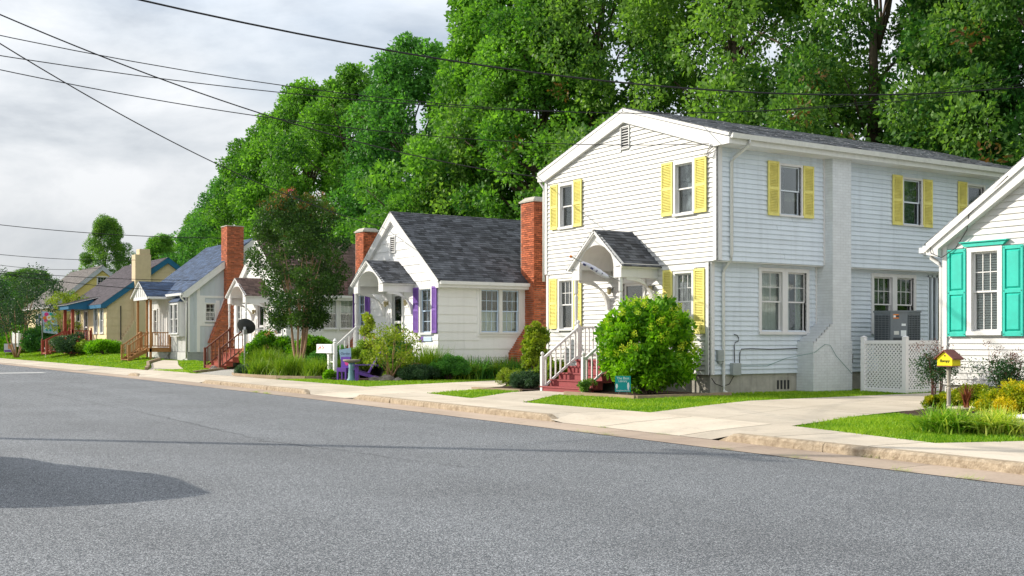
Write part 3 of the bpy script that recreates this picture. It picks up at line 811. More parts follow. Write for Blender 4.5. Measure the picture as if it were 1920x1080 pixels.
def hang(w, pl, A0, A1, Z0, Z1, cover):
    if cover == 'blind':
        b = MB(); z = Z0 + 0.02
        while z < Z1:
            b.hexa([pl.P(A0, z, -0.105), pl.P(A1, z, -0.105), pl.P(A1, z + 0.034, -0.135), pl.P(A0, z + 0.034, -0.135), pl.P(A0, z + 0.004, -0.103), pl.P(A1, z + 0.004, -0.103), pl.P(A1, z + 0.038, -0.133), pl.P(A0, z + 0.038, -0.133)])
            z += 0.050
        for t in (0.2, 0.8):
            a = A0 + (A1 - A0) * t; pl.box(b, a - 0.004, a + 0.004, Z0, Z1, -0.137, -0.133)
        b.build('blind', 'blind', w, kind='stuff')
    elif cover in ('curtain', 'sheer', 'teal', 'half', 'lower'):
        rng = [(A0, A1)]
        zt, zb = Z1, Z0
        if cover == 'half': zb = (Z0 + Z1) / 2 + 0.05
        if cover == 'lower': zt = (Z0 + Z1) / 2 - 0.02
        if cover == 'curtain': rng = [(A0, A0 + (A1 - A0) * 0.38), (A1 - (A1 - A0) * 0.30, A1)]
        for (p, q) in rng:
            b = MB(); n = 26; vs = []
            for i in range(n + 1):
                a = p + (q - p) * i / n
                d = -0.16 + 0.022 * math.sin(i * 1.7) + 0.008 * math.sin(i * 4.1)
                vs += [pl.P(a, zb, d), pl.P(a, zt, d)]
            b.add(vs, [(2 * i, 2 * i + 2, 2 * i + 3, 2 * i + 1) for i in range(n)])
            b.build('curtain', 'curtain_teal' if cover == 'teal' else 'curtain', w, smooth=True)
def twin_window(root, pl, a0, a1, z0, z1, **kw):
    """two double-hung windows side by side in one casing"""
    m = kw.pop('m', 'white_trim'); cov = kw.pop('covers', ('curtain', 'curtain')); mc = kw.pop('casing', 0.085)
    outer = kw.pop('outer', 0.0); om = kw.pop('outer_m', m)
    mid = (a0 + a1) / 2
    if outer:
        k = MB()
        pl.box(k, a0, a1, z1 - outer, z1, 0.0, 0.04); pl.box(k, a0, a1, z0, z0 + outer, 0.0, 0.04)
        pl.box(k, a0, a0 + outer, z0 + outer, z1 - outer, 0.0, 0.04); pl.box(k, a1 - outer, a1, z0 + outer, z1 - outer, 0.0, 0.04)
        part(k, 'window_surround', om, root)
        a0 += outer - 0.01; a1 -= outer - 0.01; z0 += outer - 0.01; z1 -= outer - 0.01
    window(root, pl, a0, mid + 0.02, z0, z1, casing=mc, m=m, cover=cov[0], **kw)
    window(root, pl, mid - 0.02 + 0.041, a1, z0, z1, casing=mc, m=m, cover=cov[1], **kw)
def shutter(root, pl, a0, a1, z0, z1, m, panels=False):
    mb = MB(); f = 0.05; d0, d1 = 0.048, 0.086
    zm = (z0 + z1) / 2
    pl.box(mb, a0, a0 + f, z0, z1, d0, d1); pl.box(mb, a1 - f, a1, z0, z1, d0, d1)
    for (p, q) in ((z0, z0 + 0.09), (zm - 0.04, zm + 0.04), (z1 - 0.07, z1)):
        pl.box(mb, a0 + f, a1 - f, p, q, d0, d1 - 0.002)
    pl.box(mb, a0 + 0.01, a1 - 0.01, z0 + 0.01, z1 - 0.01, d0 - 0.004, d0 + 0.008)
    s = part(mb, 'shutter', m, root, bevel=0.004)
    if panels:
        for (p, q) in ((z0 + 0.09, zm - 0.04), (zm + 0.04, z1 - 0.07)):
            k = MB(); e = 0.045; A0, A1 = a0 + f, a1 - f
            o = [pl.P(A0 + 0.008, p + 0.008, d0 + 0.006), pl.P(A1 - 0.008, p + 0.008, d0 + 0.006), pl.P(A1 - 0.008, q - 0.008, d0 + 0.006), pl.P(A0 + 0.008, q - 0.008, d0 + 0.006)]
            i_ = [pl.P(A0 + e, p + e, d1 - 0.002), pl.P(A1 - e, p + e, d1 - 0.002), pl.P(A1 - e, q - e, d1 - 0.002), pl.P(A0 + e, q - e, d1 - 0.002)]
            k.add(o + i_, [(4, 5, 6, 7), (0, 1, 5, 4), (1, 2, 6, 5), (2, 3, 7, 6), (3, 0, 4, 7)])
            k.build('raised_panel', m, s)
        k = MB()
        for a in (a0 + 0.025, a1 - 0.025):
            for z in (z0 + 0.04, zm, z1 - 0.04):
                pl.box(k, a - 0.008, a + 0.008, z - 0.008, z + 0.008, d1, d1 + 0.006)
        k.build('screw_head', 'dark_metal', s)
    else:
        k = MB(); A0, A1 = a0 + f, a1 - f
        for (p, q) in ((z0 + 0.09, zm - 0.04), (zm + 0.04, z1 - 0.07)):
            z = p + 0.004
            while z < q - 0.02:
                k.hexa([pl.P(A0, z, d1 - 0.004), pl.P(A1, z, d1 - 0.004), pl.P(A1, z + 0.026, d0 + 0.01), pl.P(A0, z + 0.026, d0 + 0.01), pl.P(A0, z + 0.007, d1 - 0.003), pl.P(A1, z + 0.007, d1 - 0.003), pl.P(A1, z + 0.032, d0 + 0.011), pl.P(A0, z + 0.032, d0 + 0.011)])
                z += 0.042
        k.build('louvre', m, s, kind='stuff')
    return s
def shingles(parent, E, U, V, L, H, m, expo=0.14, tab=0.30, seed=1, name='shingles'):
    """overlapping tabs laid course by course from eave corner E, U along the eave, V up the slope"""
    E, U, V = Vector(E), Vector(U).normalized(), Vector(V).normalized()
    N = U.cross(V).normalized()
    if N.z < 0: N = -N
    rr = random.Random(seed); mb = MB(); k = 0; h = -0.03
    while h < H:
        h1 = min(h + expo * 1.18, H + 0.01); x = -rr.uniform(0, tab)
        row = rr.uniform(-0.12, 0.12)
        while x < L:
            w = tab * rr.choice((0.6, 0.9, 1.0, 1.3)); x0, x1 = max(0, x + 0.003), min(L, x + w - 0.003); x += w
            if x1 - x0 < 0.02: continue
            t = 0.016 + rr.uniform(0, 0.010); j = rr.uniform(-0.006, 0.006)
            a = E + U * x0 + V * (h + j); b = E + U * x1 + V * (h + j); c = E + U * x1 + V * h1; d = E + U * x0 + V * h1
            mb.add([a, b, a + N * t, b + N * t, c + N * 0.004, d + N * 0.004], [(0, 1, 3, 2), (2, 3, 4, 5), (0, 2, 5), (1, 4, 3)], min(1, max(0, rr.random() + row)))
        h += expo; k += 1
    o = mb.build(name, m, parent, kind='stuff')
    return o
def slope(root, name, E, U, V, L, H, m, thick=0.10, trim='white_trim', seed=1, expo=0.14, tab=0.30):
    """one roof slope: deck and its shingle courses"""
    E, Un, Vn = Vector(E), Vector(U).normalized(), Vector(V).normalized()
    N = Un.cross(Vn).normalized()
    if N.z < 0: N = -N
    mb = MB()
    c = [E, E + Un * L, E + Un * L + Vn * H, E + Vn * H]
    mb.hexa([p - N * thick for p in c] + c)
    r = part(mb, name, trim, root)
    shingles(r, E + N * 0.003, U, V, L, H, m, expo, tab, seed)
    return r
def brickwork(root, name, mcore, mbrick, faces, core, seed=1, bh=0.0667, bl=0.203, j=0.011, proud=0.006):
    """chimney: mortar core, then every brick of the faces that can be seen, proud of the joints"""
    c = MB()
    for b in core: c.box(*b)
    ch = part(c, name, mcore, root)
    mb = MB(); rr = random.Random(seed)
    for (kind, off, lo, hi, z0, z1, sgn) in faces:
        z = z0; k = 0
        while z < z1 - 0.02:
            a = lo(z + bh / 2); b = hi(z + bh / 2)
            x = a - (bl + j) * (0.5 if k % 2 else 0.0)
            while x < b:
                p, q = max(x, a), min(x + bl, b); x += bl + j
                if q - p < 0.03: continue
                d = proud + rr.uniform(0, proud)
                if kind == 'front': mb.box(off - d, off + 0.03, p, q, z + j / 2, z + bh, rr.random())
                else: mb.box(p, q, off - d, off + 0.03, z + j / 2, z + bh, rr.random())
            z += bh + j; k += 1
    mb.build('brick', mbrick, ch, kind='stuff')
    return ch
def hood(root, yc, hw, xd, z_beam, z_eave, z_apex, m_sh, z_arch=None, seed=3, brackets=True, posts=None, floor_z=1.0):
    """gabled door hood with an arched front, vaulted underside, side beams and curved brackets"""
    x1 = -xd
    mb = MB(); n = 20
    aw = hw * 0.70; za0 = z_eave - 0.10; zt = (z_arch or (z_apex - 0.34))
    oh = 0.10
    def outer(y):   # underside of the roof at y
        return z_apex - 0.06 - (z_apex - z_eave) * abs(y - yc) / hw
    inner = [(yc + aw * math.cos(math.pi * i / n), za0 + (zt - za0) * math.sin(math.pi * i / n)) for i in range(n + 1)]
    out = []
    for i, (y, z) in enumerate(inner):
        t = yc + hw * math.cos(math.pi * i / n) ** 1 * 1.0
        out.append((t, outer(t)))
    for i in range(n):
        mb.hexa([(x1, *inner[i]), (x1, *inner[i + 1]), (x1 + 0.09, *inner[i + 1]), (x1 + 0.09, *inner[i]), (x1, *out[i]), (x1, *out[i + 1]), (x1 + 0.09, *out[i + 1]), (x1 + 0.09, *out[i])])
    for s in (-1, 1):
        mb.box(x1, x1 + 0.09, yc + s * aw, yc + s * hw, z_beam, za0)
    h = part(mb, 'door_hood', 'white_trim', root)
    k = MB(); vs = []
    for (y, z) in inner: vs += [(x1 + 0.09, y, z - 0.001), (0.0, y, z - 0.001)]
    k.add(vs, [(2 * i, 2 * i + 2, 2 * i + 3, 2 * i + 1) for i in range(n)])
    k.build('vault', 'white_trim', h, smooth=True)
    for s in (-1, 1):
        k = MB(); k.box(x1 + 0.09, 0, yc + s * (hw - 0.15), yc + s * hw, z_beam, z_eave - 0.02); k.build('side_beam', 'white_trim', h)
    # crown fascia along both eaves and the raking mouldings
    k = MB()
    for s in (-1, 1):
        k.box(x1 - 0.03, 0.0, yc + s * (hw + 0.004), yc + s * (hw + oh), z_eave - 0.13, z_eave - 0.015)
        k.bar((x1 - 0.035, yc + s * (hw + oh), z_eave - 0.07), (x1 - 0.035, yc, z_apex - 0.02), 0.07, 0.10, up=(0, 0, 1))
    k.build('fascia', 'white_trim', h)
    rise = (z_apex - z_eave) / hw; ln = math.hypot(hw + oh + 0.04, (hw + oh + 0.04) * rise)
    for s in (-1, 1):
        E = (x1 - 0.09, yc + s * (hw + oh + 0.04), z_apex + 0.03 - (hw + oh + 0.04) * rise)
        c = MB(); V = Vector((0, -s, rise)).normalized(); N = Vector((1, 0, 0)).cross(V); N = N if N.z > 0 else -N
        q = [Vector(E), Vector(E) + Vector((xd + 0.09, 0, 0)), Vector(E) + Vector((xd + 0.09, 0, 0)) + V * ln, Vector(E) + V * ln]
        c.hexa([p - N * 0.05 for p in q] + q)
        d = c.build('hood_roof', 'white_trim', h)
        shingles(h, Vector(E) + N * 0.003, (1, 0, 0), V, xd + 0.09, ln, m_sh, 0.13, 0.26, seed + s)
    if brackets:
        for s in (-1, 1):
            k = MB(); m_ = 10; yb = yc + s * (hw - 0.075)
            for i in range(m_):
                def pt(t, e):
                    a = t * math.pi / 2     # quarter-round sweep from the wall up to the beam
                    X = -(xd - 0.20) * (1 - math.cos(a)) ; Z = z_beam - 0.82 + 0.82 * math.sin(a)
                    nx_, nz_ = math.cos(a), -math.sin(a) * 0.8
                    return (min(-0.01, X + e * 0.13 * nx_), Z + e * 0.13 * nz_)
                p0, p1 = pt(i / m_, -1), pt((i + 1) / m_, -1); r0, r1 = pt(i / m_, 0.6), pt((i + 1) / m_, 0.6)
                k.hexa([(p0[0], yb - 0.05, p0[1]), (p1[0], yb - 0.05, p1[1]), (r1[0], yb - 0.05, r1[1]), (r0[0], yb - 0.05, r0[1]), (p0[0], yb + 0.05, p0[1]), (p1[0], yb + 0.05, p1[1]), (r1[0], yb + 0.05, r1[1]), (r0[0], yb + 0.05, r0[1])])
            k.build('bracket', 'white_trim', h)
    for y in (posts or []):
        k = MB()
        prof = [(0.055, 0), (0.055, 0.9)] + [(0.03, 0.93), (0.055, 0.98), (0.04, 1.05), (0.05, 1.5), (0.05, z_beam - floor_z - 0.45), (0.03, z_beam - floor_z - 0.40), (0.055, z_beam - floor_z - 0.36), (0.055, z_beam - floor_z)]
        k.lathe(prof, (x1 + 0.06, y, floor_z), 10)
        k.build('porch_post', 'white_trim', h, smooth=False)
    return h
def steps(root, y0, y1, x_top, x_bot, z_top, z_bot, n, m_step, m_under, landing=1.2):
    """flight of steps down to the street side; every step its own piece"""
    k = MB(); k.box(x_top + 0.02, 0.0 + x_top + landing, y0 + 0.05, y1 - 0.05, z_bot, z_top - 0.05)
    base = part(k, 'porch_base', m_under, root)
    MB().box(x_top - 0.03, x_top + landing, y0, y1, z_top - 0.05, z_top).build('landing', m_step, base)
    tr = (x_top - x_bot) / (n - 1); rs = (z_top - z_bot) / n
    for i in range(n):
        xr = x_bot + tr * i
        s = MB()
        if i < n - 1:
            s.box(xr, xr + tr + 0.02, y0 + 0.02, y1 - 0.02, z_bot + rs * i + (0.0 if i == 0 else -0.06), z_bot + rs * (i + 1) - 0.035)
            s.box(xr - 0.03, xr + tr + 0.01, y0, y1, z_bot + rs * (i + 1) - 0.035, z_bot + rs * (i + 1))
        else:
            s.box(xr, xr + 0.02, y0 + 0.02, y1 - 0.02, z_bot + rs * i - 0.06, z_top - 0.05)
        s.build('step', m_step, base)
    return base
def railing(root, P, Q, hgt, m, nb, post=0.09, bal=0.035, ball=True, ends=(True, True), low=0.10, topw=0.07, zfoot=(None, None), picket=False):
    """posts, top and bottom rail, and each baluster between P and Q (feet of the two end posts)"""
    P, Q = Vector(P), Vector(Q); up = Vector((0, 0, 1))
    k = MB()
    k.bar(P + up * (hgt - 0.03), Q + up * (hgt - 0.03), topw, 0.06); k.bar(P + up * low, Q + up * low, 0.045, 0.06)
    r = part(k, 'railing', m, root)
    for i, (E_, on) in enumerate(((P, ends[0]), (Q, ends[1]))):
        if not on: continue
        s = MB(); zf = zfoot[i] if zfoot[i] is not None else E_.z - 0.02
        s.box(E_.x - post / 2, E_.x + post / 2, E_.y - post / 2, E_.y + post / 2, zf, E_.z + hgt + 0.05)
        if ball:
            s.lathe([(post * 0.42, 0), (post * 0.25, 0.015), (post * 0.48, 0.05), (post * 0.55, 0.08), (post * 0.40, 0.115), (0.005, 0.13)], (E_.x, E_.y, E_.z + hgt + 0.05), 10)
        s.build('post', m, r)
    for i in range(nb):
        t = (i + 0.7) / (nb + 0.4); c = P.lerp(Q, t)
        b = MB(); b.box(c.x - bal / 2, c.x + bal / 2, c.y - bal / 2, c.y + bal / 2, c.z + low, c.z + hgt - (0.05 if not picket else -0.02))
        b.build('baluster', m, r)
    return r
def louvre_vent(root, pl, a0, a1, z0, z1, m='white_trim'):
    k = MB(); pl.box(k, a0, a0 + 0.03, z0, z1, 0, 0.06); pl.box(k, a1 - 0.03, a1, z0, z1, 0, 0.06); pl.box(k, a0, a1, z1, z1 + 0.03, 0, 0.06); pl.box(k, a0, a1, z0 - 0.03, z0, 0, 0.06)
    v = part(k, 'gable_vent', m, root)
    d = MB(); pl.box(d, a0 + 0.02, a1 - 0.02, z0, z1, 0.002, 0.008); d.build('vent_backing', 'dark_metal', v)
    z = z0 + 0.02
    while z < z1 - 0.03:
        s = MB(); s.hexa([pl.P(a0 + 0.03, z, 0.04), pl.P(a1 - 0.03, z, 0.04), pl.P(a1 - 0.03, z + 0.024, 0.012), pl.P(a0 + 0.03, z + 0.024, 0.012), pl.P(a0 + 0.03, z + 0.010, 0.042), pl.P(a1 - 0.03, z + 0.010, 0.042), pl.P(a1 - 0.03, z + 0.032, 0.016), pl.P(a0 + 0.03, z + 0.032, 0.016)])
        s.build('vent_slat', m, v); z += 0.075
    return v
def door(root, pl, a0, a1, z0, z1, m='white_trim', glass_z=(0.35, 0.92), dark=True, mid=0.5):
    """storm door in its frame: stiles, glazed lights, handle"""
    k = MB(); c = 0.10
    pl.box(k, a0 - c, a0, z0, z1 + c, 0, 0.07); pl.box(k, a1, a1 + c, z0, z1 + c, 0, 0.07); pl.box(k, a0, a1, z1, z1 + c, 0, 0.07)
    d = part(k, 'door_frame', m, root)
    l = MB(); s = 0.08
    zm = z0 + (z1 - z0) * mid
    pl.box(l, a0, a0 + s, z0, z1, -0.04, 0.0); pl.box(l, a1 - s, a1, z0, z1, -0.04, 0.0)
    for (p, q) in ((z0, z0 + 0.16), (zm - 0.05, zm + 0.05), (z1 - 0.08, z1)): pl.box(l, a0 + s, a1 - s, p, q, -0.04, 0.0)
    l.build('door_leaf', m, d)
    for (p, q) in ((z0 + 0.16, zm - 0.05), (zm + 0.05, z1 - 0.08)):
        g = MB(); pl.box(g, a0 + s, a1 - s, p, q, -0.024, -0.020); g.build('pane', 'glass', d)
    h = MB(); pl.box(h, a0 + 0.02, a0 + 0.05, zm - 0.07, zm + 0.07, 0.0, 0.05); h.build('handle', 'steel', d)
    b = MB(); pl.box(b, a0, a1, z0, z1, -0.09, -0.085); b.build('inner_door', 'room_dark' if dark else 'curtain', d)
    return d
def wall_lamp(root, pl, a, z, m='steel'):
    k = MB(); pl.box(k, a - 0.05, a + 0.05, z - 0.06, z + 0.10, 0.02, 0.05); pl.box(k, a - 0.02, a + 0.02, z + 0.05, z + 0.08, 0.05, 0.12)
    p = pl.P(a, z, 0.13)
    k.lathe([(0.02, 0.10), (0.09, 0.06), (0.085, 0.05), (0.02, 0.05)], p, 10)
    w = part(k, 'wall_lantern', m, root)
    g = MB(); g.lathe([(0.03, -0.12), (0.055, -0.08), (0.065, 0.05), (0.02, 0.05)], p, 10); g.build('lamp_glass', 'lens_amber', w)
    return w
# ------------------------------------------------------------------ houses
def gable_bounds(a0, a1, mid, z_top, pitch):
    return (lambda z: max(a0, mid - (z_top - z) / pitch), lambda z: min(a1, mid + (z_top - z) / pitch))
def corner_board(root, pl, a, z0, z1, w=0.11, d=0.056):
    k = MB(); pl.box(k, a - w / 2, a + w / 2, z0, z1, -0.02, d); return part(k, 'corner_board', 'white_trim', root)

def two_storey():
    zb = 0.13
    r = house('two_storey_house', 'two storey white clapboard house with yellow shutters and arched door hood', 0.0, zb)
    FR = PL('front', 0.0); SL = PL('side', 0.0); SU = PL('side', -0.28)
    W, D = 7.27, 13.0
    # foundation
    k = MB(); k.box(0.03, D, 0.02, W - 0.02, 0.0, 0.66); part(k, 'foundation', 'foundation', r)
    k = MB()
    for i in range(4): SL.box(k, 2.42 + i * 0.13, 2.49 + i * 0.13, 0.22, 0.46, -0.03, -0.012)
    part(k, 'crawl_vent', 'dark_metal', r)
    ufr = [(5.83, 6.62, 4.88, 6.27), (0.52, 1.36, 4.80, 6.25)]
    lfr = [(5.85, 6.66, 1.82, 3.40), (0.56, 1.36, 1.74, 3.36)]
    dr = (2.62, 3.50, 1.0, 3.12)
    ops = [opening(*o) for o in ufr + lfr] + [(dr[0], dr[1], dr[2], dr[3])]
    lo, hi = gable_bounds(-0.28, 7.35, 3.4, 7.74, 0.31)
    w = wall(r, 'upper_front_wall', 'white_siding', FR, lo, hi, 3.55, 7.72, ops)
    siding(w, 'white_siding', FR, lo, hi, 3.55, 7.70, 0.126, ops + [(3.22, 3.62, 6.92, 7.50)], wob=0.0, seams=0.3)
    lo2, hi2 = (lambda z: 0.0), (lambda z: W)
    w = wall(r, 'lower_front_wall', 'white_siding', FR, lo2, hi2, 0.64, 3.55, ops)
    siding(w, 'white_siding', FR, lo2, hi2, 0.64, 3.548, 0.126, ops, wob=0.0, seams=0.2)
    for y, z0, z1 in ((-0.225, 3.56, 6.5), (7.30, 3.56, 6.55)): corner_board(r, FR, y, z0, z1)
    for y in (0.055, W - 0.055): corner_board(r, FR, y, 0.64, 3.52)
    # side walls
    us = [(2.13, 3.02, 4.80, 6.20), (7.09, 7.99, 4.82, 6.22), (10.05, 10.95, 4.85, 6.25)]
    ls = [(1.68, 3.57, 1.68, 3.45), (6.11, 8.06, 1.70, 3.44)]
    so = [opening(*o) for o in us]; lo_ = [opening(*o, 0.10) for o in ls] + [(8.62, 10.6, 0.95, 3.46)]
    full = (lambda z: 0.02), (lambda z: D)
    chop = [(3.88, 4.60, 0, 9)]
    w = wall(r, 'upper_side_wall', 'grey_siding', SU, *full, 3.55, 6.50, so)
    siding(w, 'grey_siding', SU, *full, 3.56, 6.50, 0.126, so + chop, wob=0.0015, seams=0.3)
    w = wall(r, 'lower_side_wall', 'grey_siding', SL, *full, 0.64, 3.55, lo_)
    siding(w, 'grey_siding', SL, *full, 0.65, 3.53, 0.126, lo_ + [(3.88, 4.60, 0, 9), (3.15, 4.60, 0, 1.45)], wob=0.0015, seams=0.3)
    k = MB(); k.box(0.0, D, -0.279, 0.0, 3.53, 3.548); part(k, 'overhang_soffit', 'cream_siding', r)
    corner_board(r, SU, 0.055, 3.56, 6.48); corner_board(r, SL, 0.055, 0.64, 3.52)
    corner_board(r, SU, 3.86, 3.56, 6.48, 0.05); corner_board(r, SL, 3.86, 1.95, 3.52, 0.04)
    k = MB(); k.box(D - 0.1, D, -0.28, 7.35, 0.1, 6.5); k.box(0.0, D, 7.25, 7.35, 0.1, 6.5); part(k, 'rear_wall', 'white_siding', r)
    # windows
    for a in ufr: window(r, FR, *a, grid=None, cover='sheer')
    window(r, FR, *lfr[0], grid=(2, 1), cover='blind', casing=0.075); window(r, FR, *lfr[1], grid=(2, 1), cover='blind', casing=0.075)
    for a in lfr:
        k = MB(); FR.box(k, a[0] - 0.06, a[1] + 0.06, a[3], a[3] + 0.05, 0.0, 0.09); part(k, 'window_cap', 'white_trim', r)
    window(r, SU, *us[0], grid=None, cover=None, sash='grey_siding', casing=0.06); window(r, SU, *us[1], grid=None, cover='teal', sash='grey_siding', casing=0.06); window(r, SU, *us[2], grid=None, cover=None, casing=0.06)
    twin_window(r, SL, *ls[0], grid=(1, 1), covers=('sheer', 'curtain'), casing=0.10); twin_window(r, SL, *ls[1], grid=(2, 1), covers=('half', 'half'), casing=0.10)
    # sliding porch door at the rear of the side wall
    k = MB()
    for a in (8.62, 8.80, 9.02, 10.52): SL.box(k, a, a + 0.07, 0.95, 3.46, -0.05, 0.03)
    SL.box(k, 8.62, 10.6, 3.40, 3.46, -0.05, 0.03); SL.box(k, 8.62, 10.6, 0.95, 1.03, -0.05, 0.05)
    sd = part(k, 'sliding_door', 'grey_siding', r)
    k = MB(); SL.box(k, 8.69, 10.52, 1.03, 3.40, -0.03, -0.025); k.build('pane', 'glass', sd)
    k = MB(); SL.box(k, 8.6, 10.6, 0.95, 3.46, -0.7, -0.68); k.build('dark_room_sheet', 'room_dark', sd)  # dark-coloured sheet in place of the room's darkness behind the door
    for (a0, a1, z0, z1) in ((6.64, 7.03, 4.90, 6.27), (5.42, 5.82, 4.90, 6.29), (1.37, 1.82, 4.84, 6.27), (0.06, 0.50, 4.82, 6.25), (6.68, 7.08, 1.88, 3.42), (5.44, 5.83, 1.86, 3.42), (1.38, 1.76, 1.74, 3.40), (0.13, 0.53, 1.70, 3.38)):
        shutter(r, FR, a0, a1, z0, z1, 'yellow_paint')
    for (a0, a1, z0, z1) in ((1.72, 2.12, 4.80, 6.23), (3.03, 3.43, 4.80, 6.20), (6.66, 7.08, 4.82, 6.25), (8.0, 8.42, 4.82, 6.22), (9.62, 10.04, 4.85, 6.28)):
        shutter(r, SU, a0, a1, z0, z1, 'yellow_paint')
    door(r, FR, *dr)
    wall_lamp(r, FR, 4.02, 2.95); wall_lamp(r, FR, 2.22, 2.95)
    louvre_vent(r, FR, 3.22, 3.62, 6.92, 7.50)
    # roof
    zr, ye, yr = 8.02, 0.31, 3.4
    for s, y_e in ((1, -0.84), (-1, 7.64)):
        hw = abs(yr - y_e); ln = math.hypot(hw, hw * ye)
        slope(r, 'roof_slope', (-0.14, y_e, zr - hw * ye), (1, 0, 0), (0, s, ye), D + 0.5, ln, 'grey_shingle', 0.08, seed=11 + s, expo=0.135, tab=0.26)
    k = MB()
    FR.poly(k, [(-0.84, 6.60), (-0.84, 6.44), (-0.24, 6.44), (3.4, 7.63), (3.4, 7.925)], 0.026, 0.13)
    FR.poly(k, [(7.64, 6.60), (3.4, 7.925), (3.4, 7.63), (7.30, 6.42), (7.64, 6.44)], 0.026, 0.13)
    part(k, 'rake_board', 'white_trim', r)
    for y_a, y_b in ((-0.80, -0.28), (7.35, 7.60)):
        k = MB(); k.box(0.0, D + 0.3, y_a, y_b, 6.44, 6.46); part(k, 'soffit', 'cream_siding', r)
    k = MB(); k.box(-0.02, D + 0.3, -0.83, -0.80, 6.44, 6.62); part(k, 'fascia', 'gutter', r)
    for y0, y1 in ((-0.95, -0.835), (7.65, 7.76)):
        k = MB(); k.prism([(-0.10, y0 + 0.02 if y0 < 0 else y0, 6.57), (-0.10, y0, 6.69), (-0.10, y0 + 0.02, 6.69), (-0.10, y1 - 0.01, 6.60), (-0.10, y1, 6.60), (-0.10, y1, 6.57)], (D + 0.4, 0, 0))
        part(k, 'gutter', 'gutter', r)
    def spout(x, pts):
        k = MB(); k.tube([(x + dx, y, z) for dx, y, z in pts], 0.045, 8); return part(k, 'downspout', 'gutter', r, smooth=True)
    spout(0.42, [(0.1, -0.89, 6.60), (0.1, -0.89, 6.45), (0.02, -0.42, 6.18), (0, -0.35, 6.08), (0, -0.35, 3.72), (0, -0.32, 3.60), (-0.02, -0.10, 3.36), (-0.02, -0.07, 3.25), (-0.02, -0.07, 0.35), (-0.02, -0.08, 0.22), (0.03, -0.20, 0.15)])
    k = MB(); k.tube([(0.02, 7.70, 6.60), (0.02, 7.70, 6.45), (-0.03, 7.43, 6.25), (-0.03, 7.43, 6.1), (-0.03, 7.43, 3.35)], 0.045, 8); part(k, 'downspout', 'gutter', r, smooth=True)
    # painted brick chimney with a stepped shoulder
    def sh(z):   # left edge: broad base, corbelled in course by course, then straight
        if z < 1.42: return 3.14
        if z > 1.98: return 3.88
        return 3.14 + (round((z - 1.42) / 0.0777) * 0.0777) / 0.56 * 0.74
    rt = lambda z: 4.66 if z < 1.5 else 4.62
    core = [(3.14, 4.66, -0.60, 0.0, 0.0, 1.42), (3.88, 4.62, -0.60, 0.0, 1.42, 6.56)]
    for i in range(7):
        z = 1.42 + i * 0.0777; core.append((sh(z + 0.03), 3.9, -0.60, 0.0, z, z + 0.0777))
    ff = lambda z: -0.60; 
    faces = [('side', -0.60, sh, rt, 0.03, 6.54, -1), ('front', 3.14, lambda z: -0.60, lambda z: 0.0, 0.03, 1.42, -1), ('front', 3.88, lambda z: -0.60, lambda z: -0.28 if z > 3.5 else 0.0, 1.98, 6.54, -1)]
    for i in range(7):
        z = 1.42 + i * 0.0777; faces.append(('front', sh(z + 0.03), lambda z: -0.60, lambda z: 0.0, z, z + 0.07, -1))
    brickwork(r, 'chimney', 'white_mortar', 'white_brick', faces, core, 5, j=0.008, proud=0.002)
    # steps, railings and hood
    steps(r, 2.10, 4.10, -1.24, -2.44, 1.0, 0.10, 5, 'red_step', 'grey_block', 1.22)
    railing(r, (-2.42, 4.04, 0.12), (-1.20, 4.04, 1.0), 0.92, 'white_trim', 7, ends=(True, True))
    railing(r, (-2.42, 2.16, 0.12), (-1.20, 2.16, 1.0), 0.92, 'white_trim', 7, ends=(True, True))
    railing(r, (-1.20, 4.04, 1.0), (-0.05, 4.04, 1.0), 0.92, 'white_trim', 8, ends=(False, False))
    railing(r, (-1.20, 2.16, 1.0), (-0.05, 2.16, 1.0), 0.92, 'white_trim', 8, ends=(False, False))
    hood(r, 3.12, 1.10, 1.28, 3.20, 3.58, 4.50, 'charcoal_shingle', z_arch=4.12, posts=(2.12, 4.12), floor_z=1.0)
    # meters, boxes and cables on the side wall
    k = MB(); SL.box(k, 0.18, 0.38, 0.98, 1.28, 0.02, 0.12); SL.box(k, 0.22, 0.34, 0.92, 0.98, 0.03, 0.10); part(k, 'meter_box', 'box_grey', r, bevel=0.01)
    k = MB(); SL.box(k, 0.66, 0.95, 0.62, 0.94, 0.02, 0.16); part(k, 'utility_box', 'box_grey', r, bevel=0.015)
    def cable(pts, rad=0.011):
        k = MB(); k.tube([SL.P(a, z, d) for a, z, d in pts], rad, 6); return part(k, 'cable', 'cable_black', r)
    cable([(0.80, 0.95, 0.06), (0.80, 1.40, 0.05), (0.84, 1.48, 0.05), (0.94, 1.50, 0.05), (0.96, 1.58, 0.05), (0.90, 1.66, 0.05), (0.80, 1.68, 0.05)])
    cable([(0.92, 0.66, 0.06), (0.98, 0.72, 0.05), (1.0, 1.20, 0.05), (1.06, 1.30, 0.05), (1.4, 1.31, 0.05), (2.1, 1.29, 0.05), (3.12, 1.31, 0.05)])
    cable([(0.0, 0.56, 0.06), (0.12, 0.42, 0.06), (0.35, 0.34, 0.08), (0.60, 0.40, 0.08), (0.75, 0.60, 0.08)])
    k = MB(); k.tube([(1.0, -0.04, 0.86), (2.0, -0.04, 0.85), (2.7, -0.05, 1.05), (3.16, -0.62, 1.2), (3.55, -0.63, 1.42), (3.75, -0.63, 1.40), (4.0, -0.63, 1.1), (4.62, -0.63, 0.62)], 0.006, 6); part(k, 'cable', 'cable_green', r)
    k = MB(); SU.box(k, 8.05, 8.20, 4.02, 4.18, 0.02, 0.06); SU.poly(k, [(8.05, 4.02), (8.2, 4.02), (8.2, 4.16), (8.05, 4.16)], 0.06, 0.16); part(k, 'dryer_vent', 'cream_siding', r)
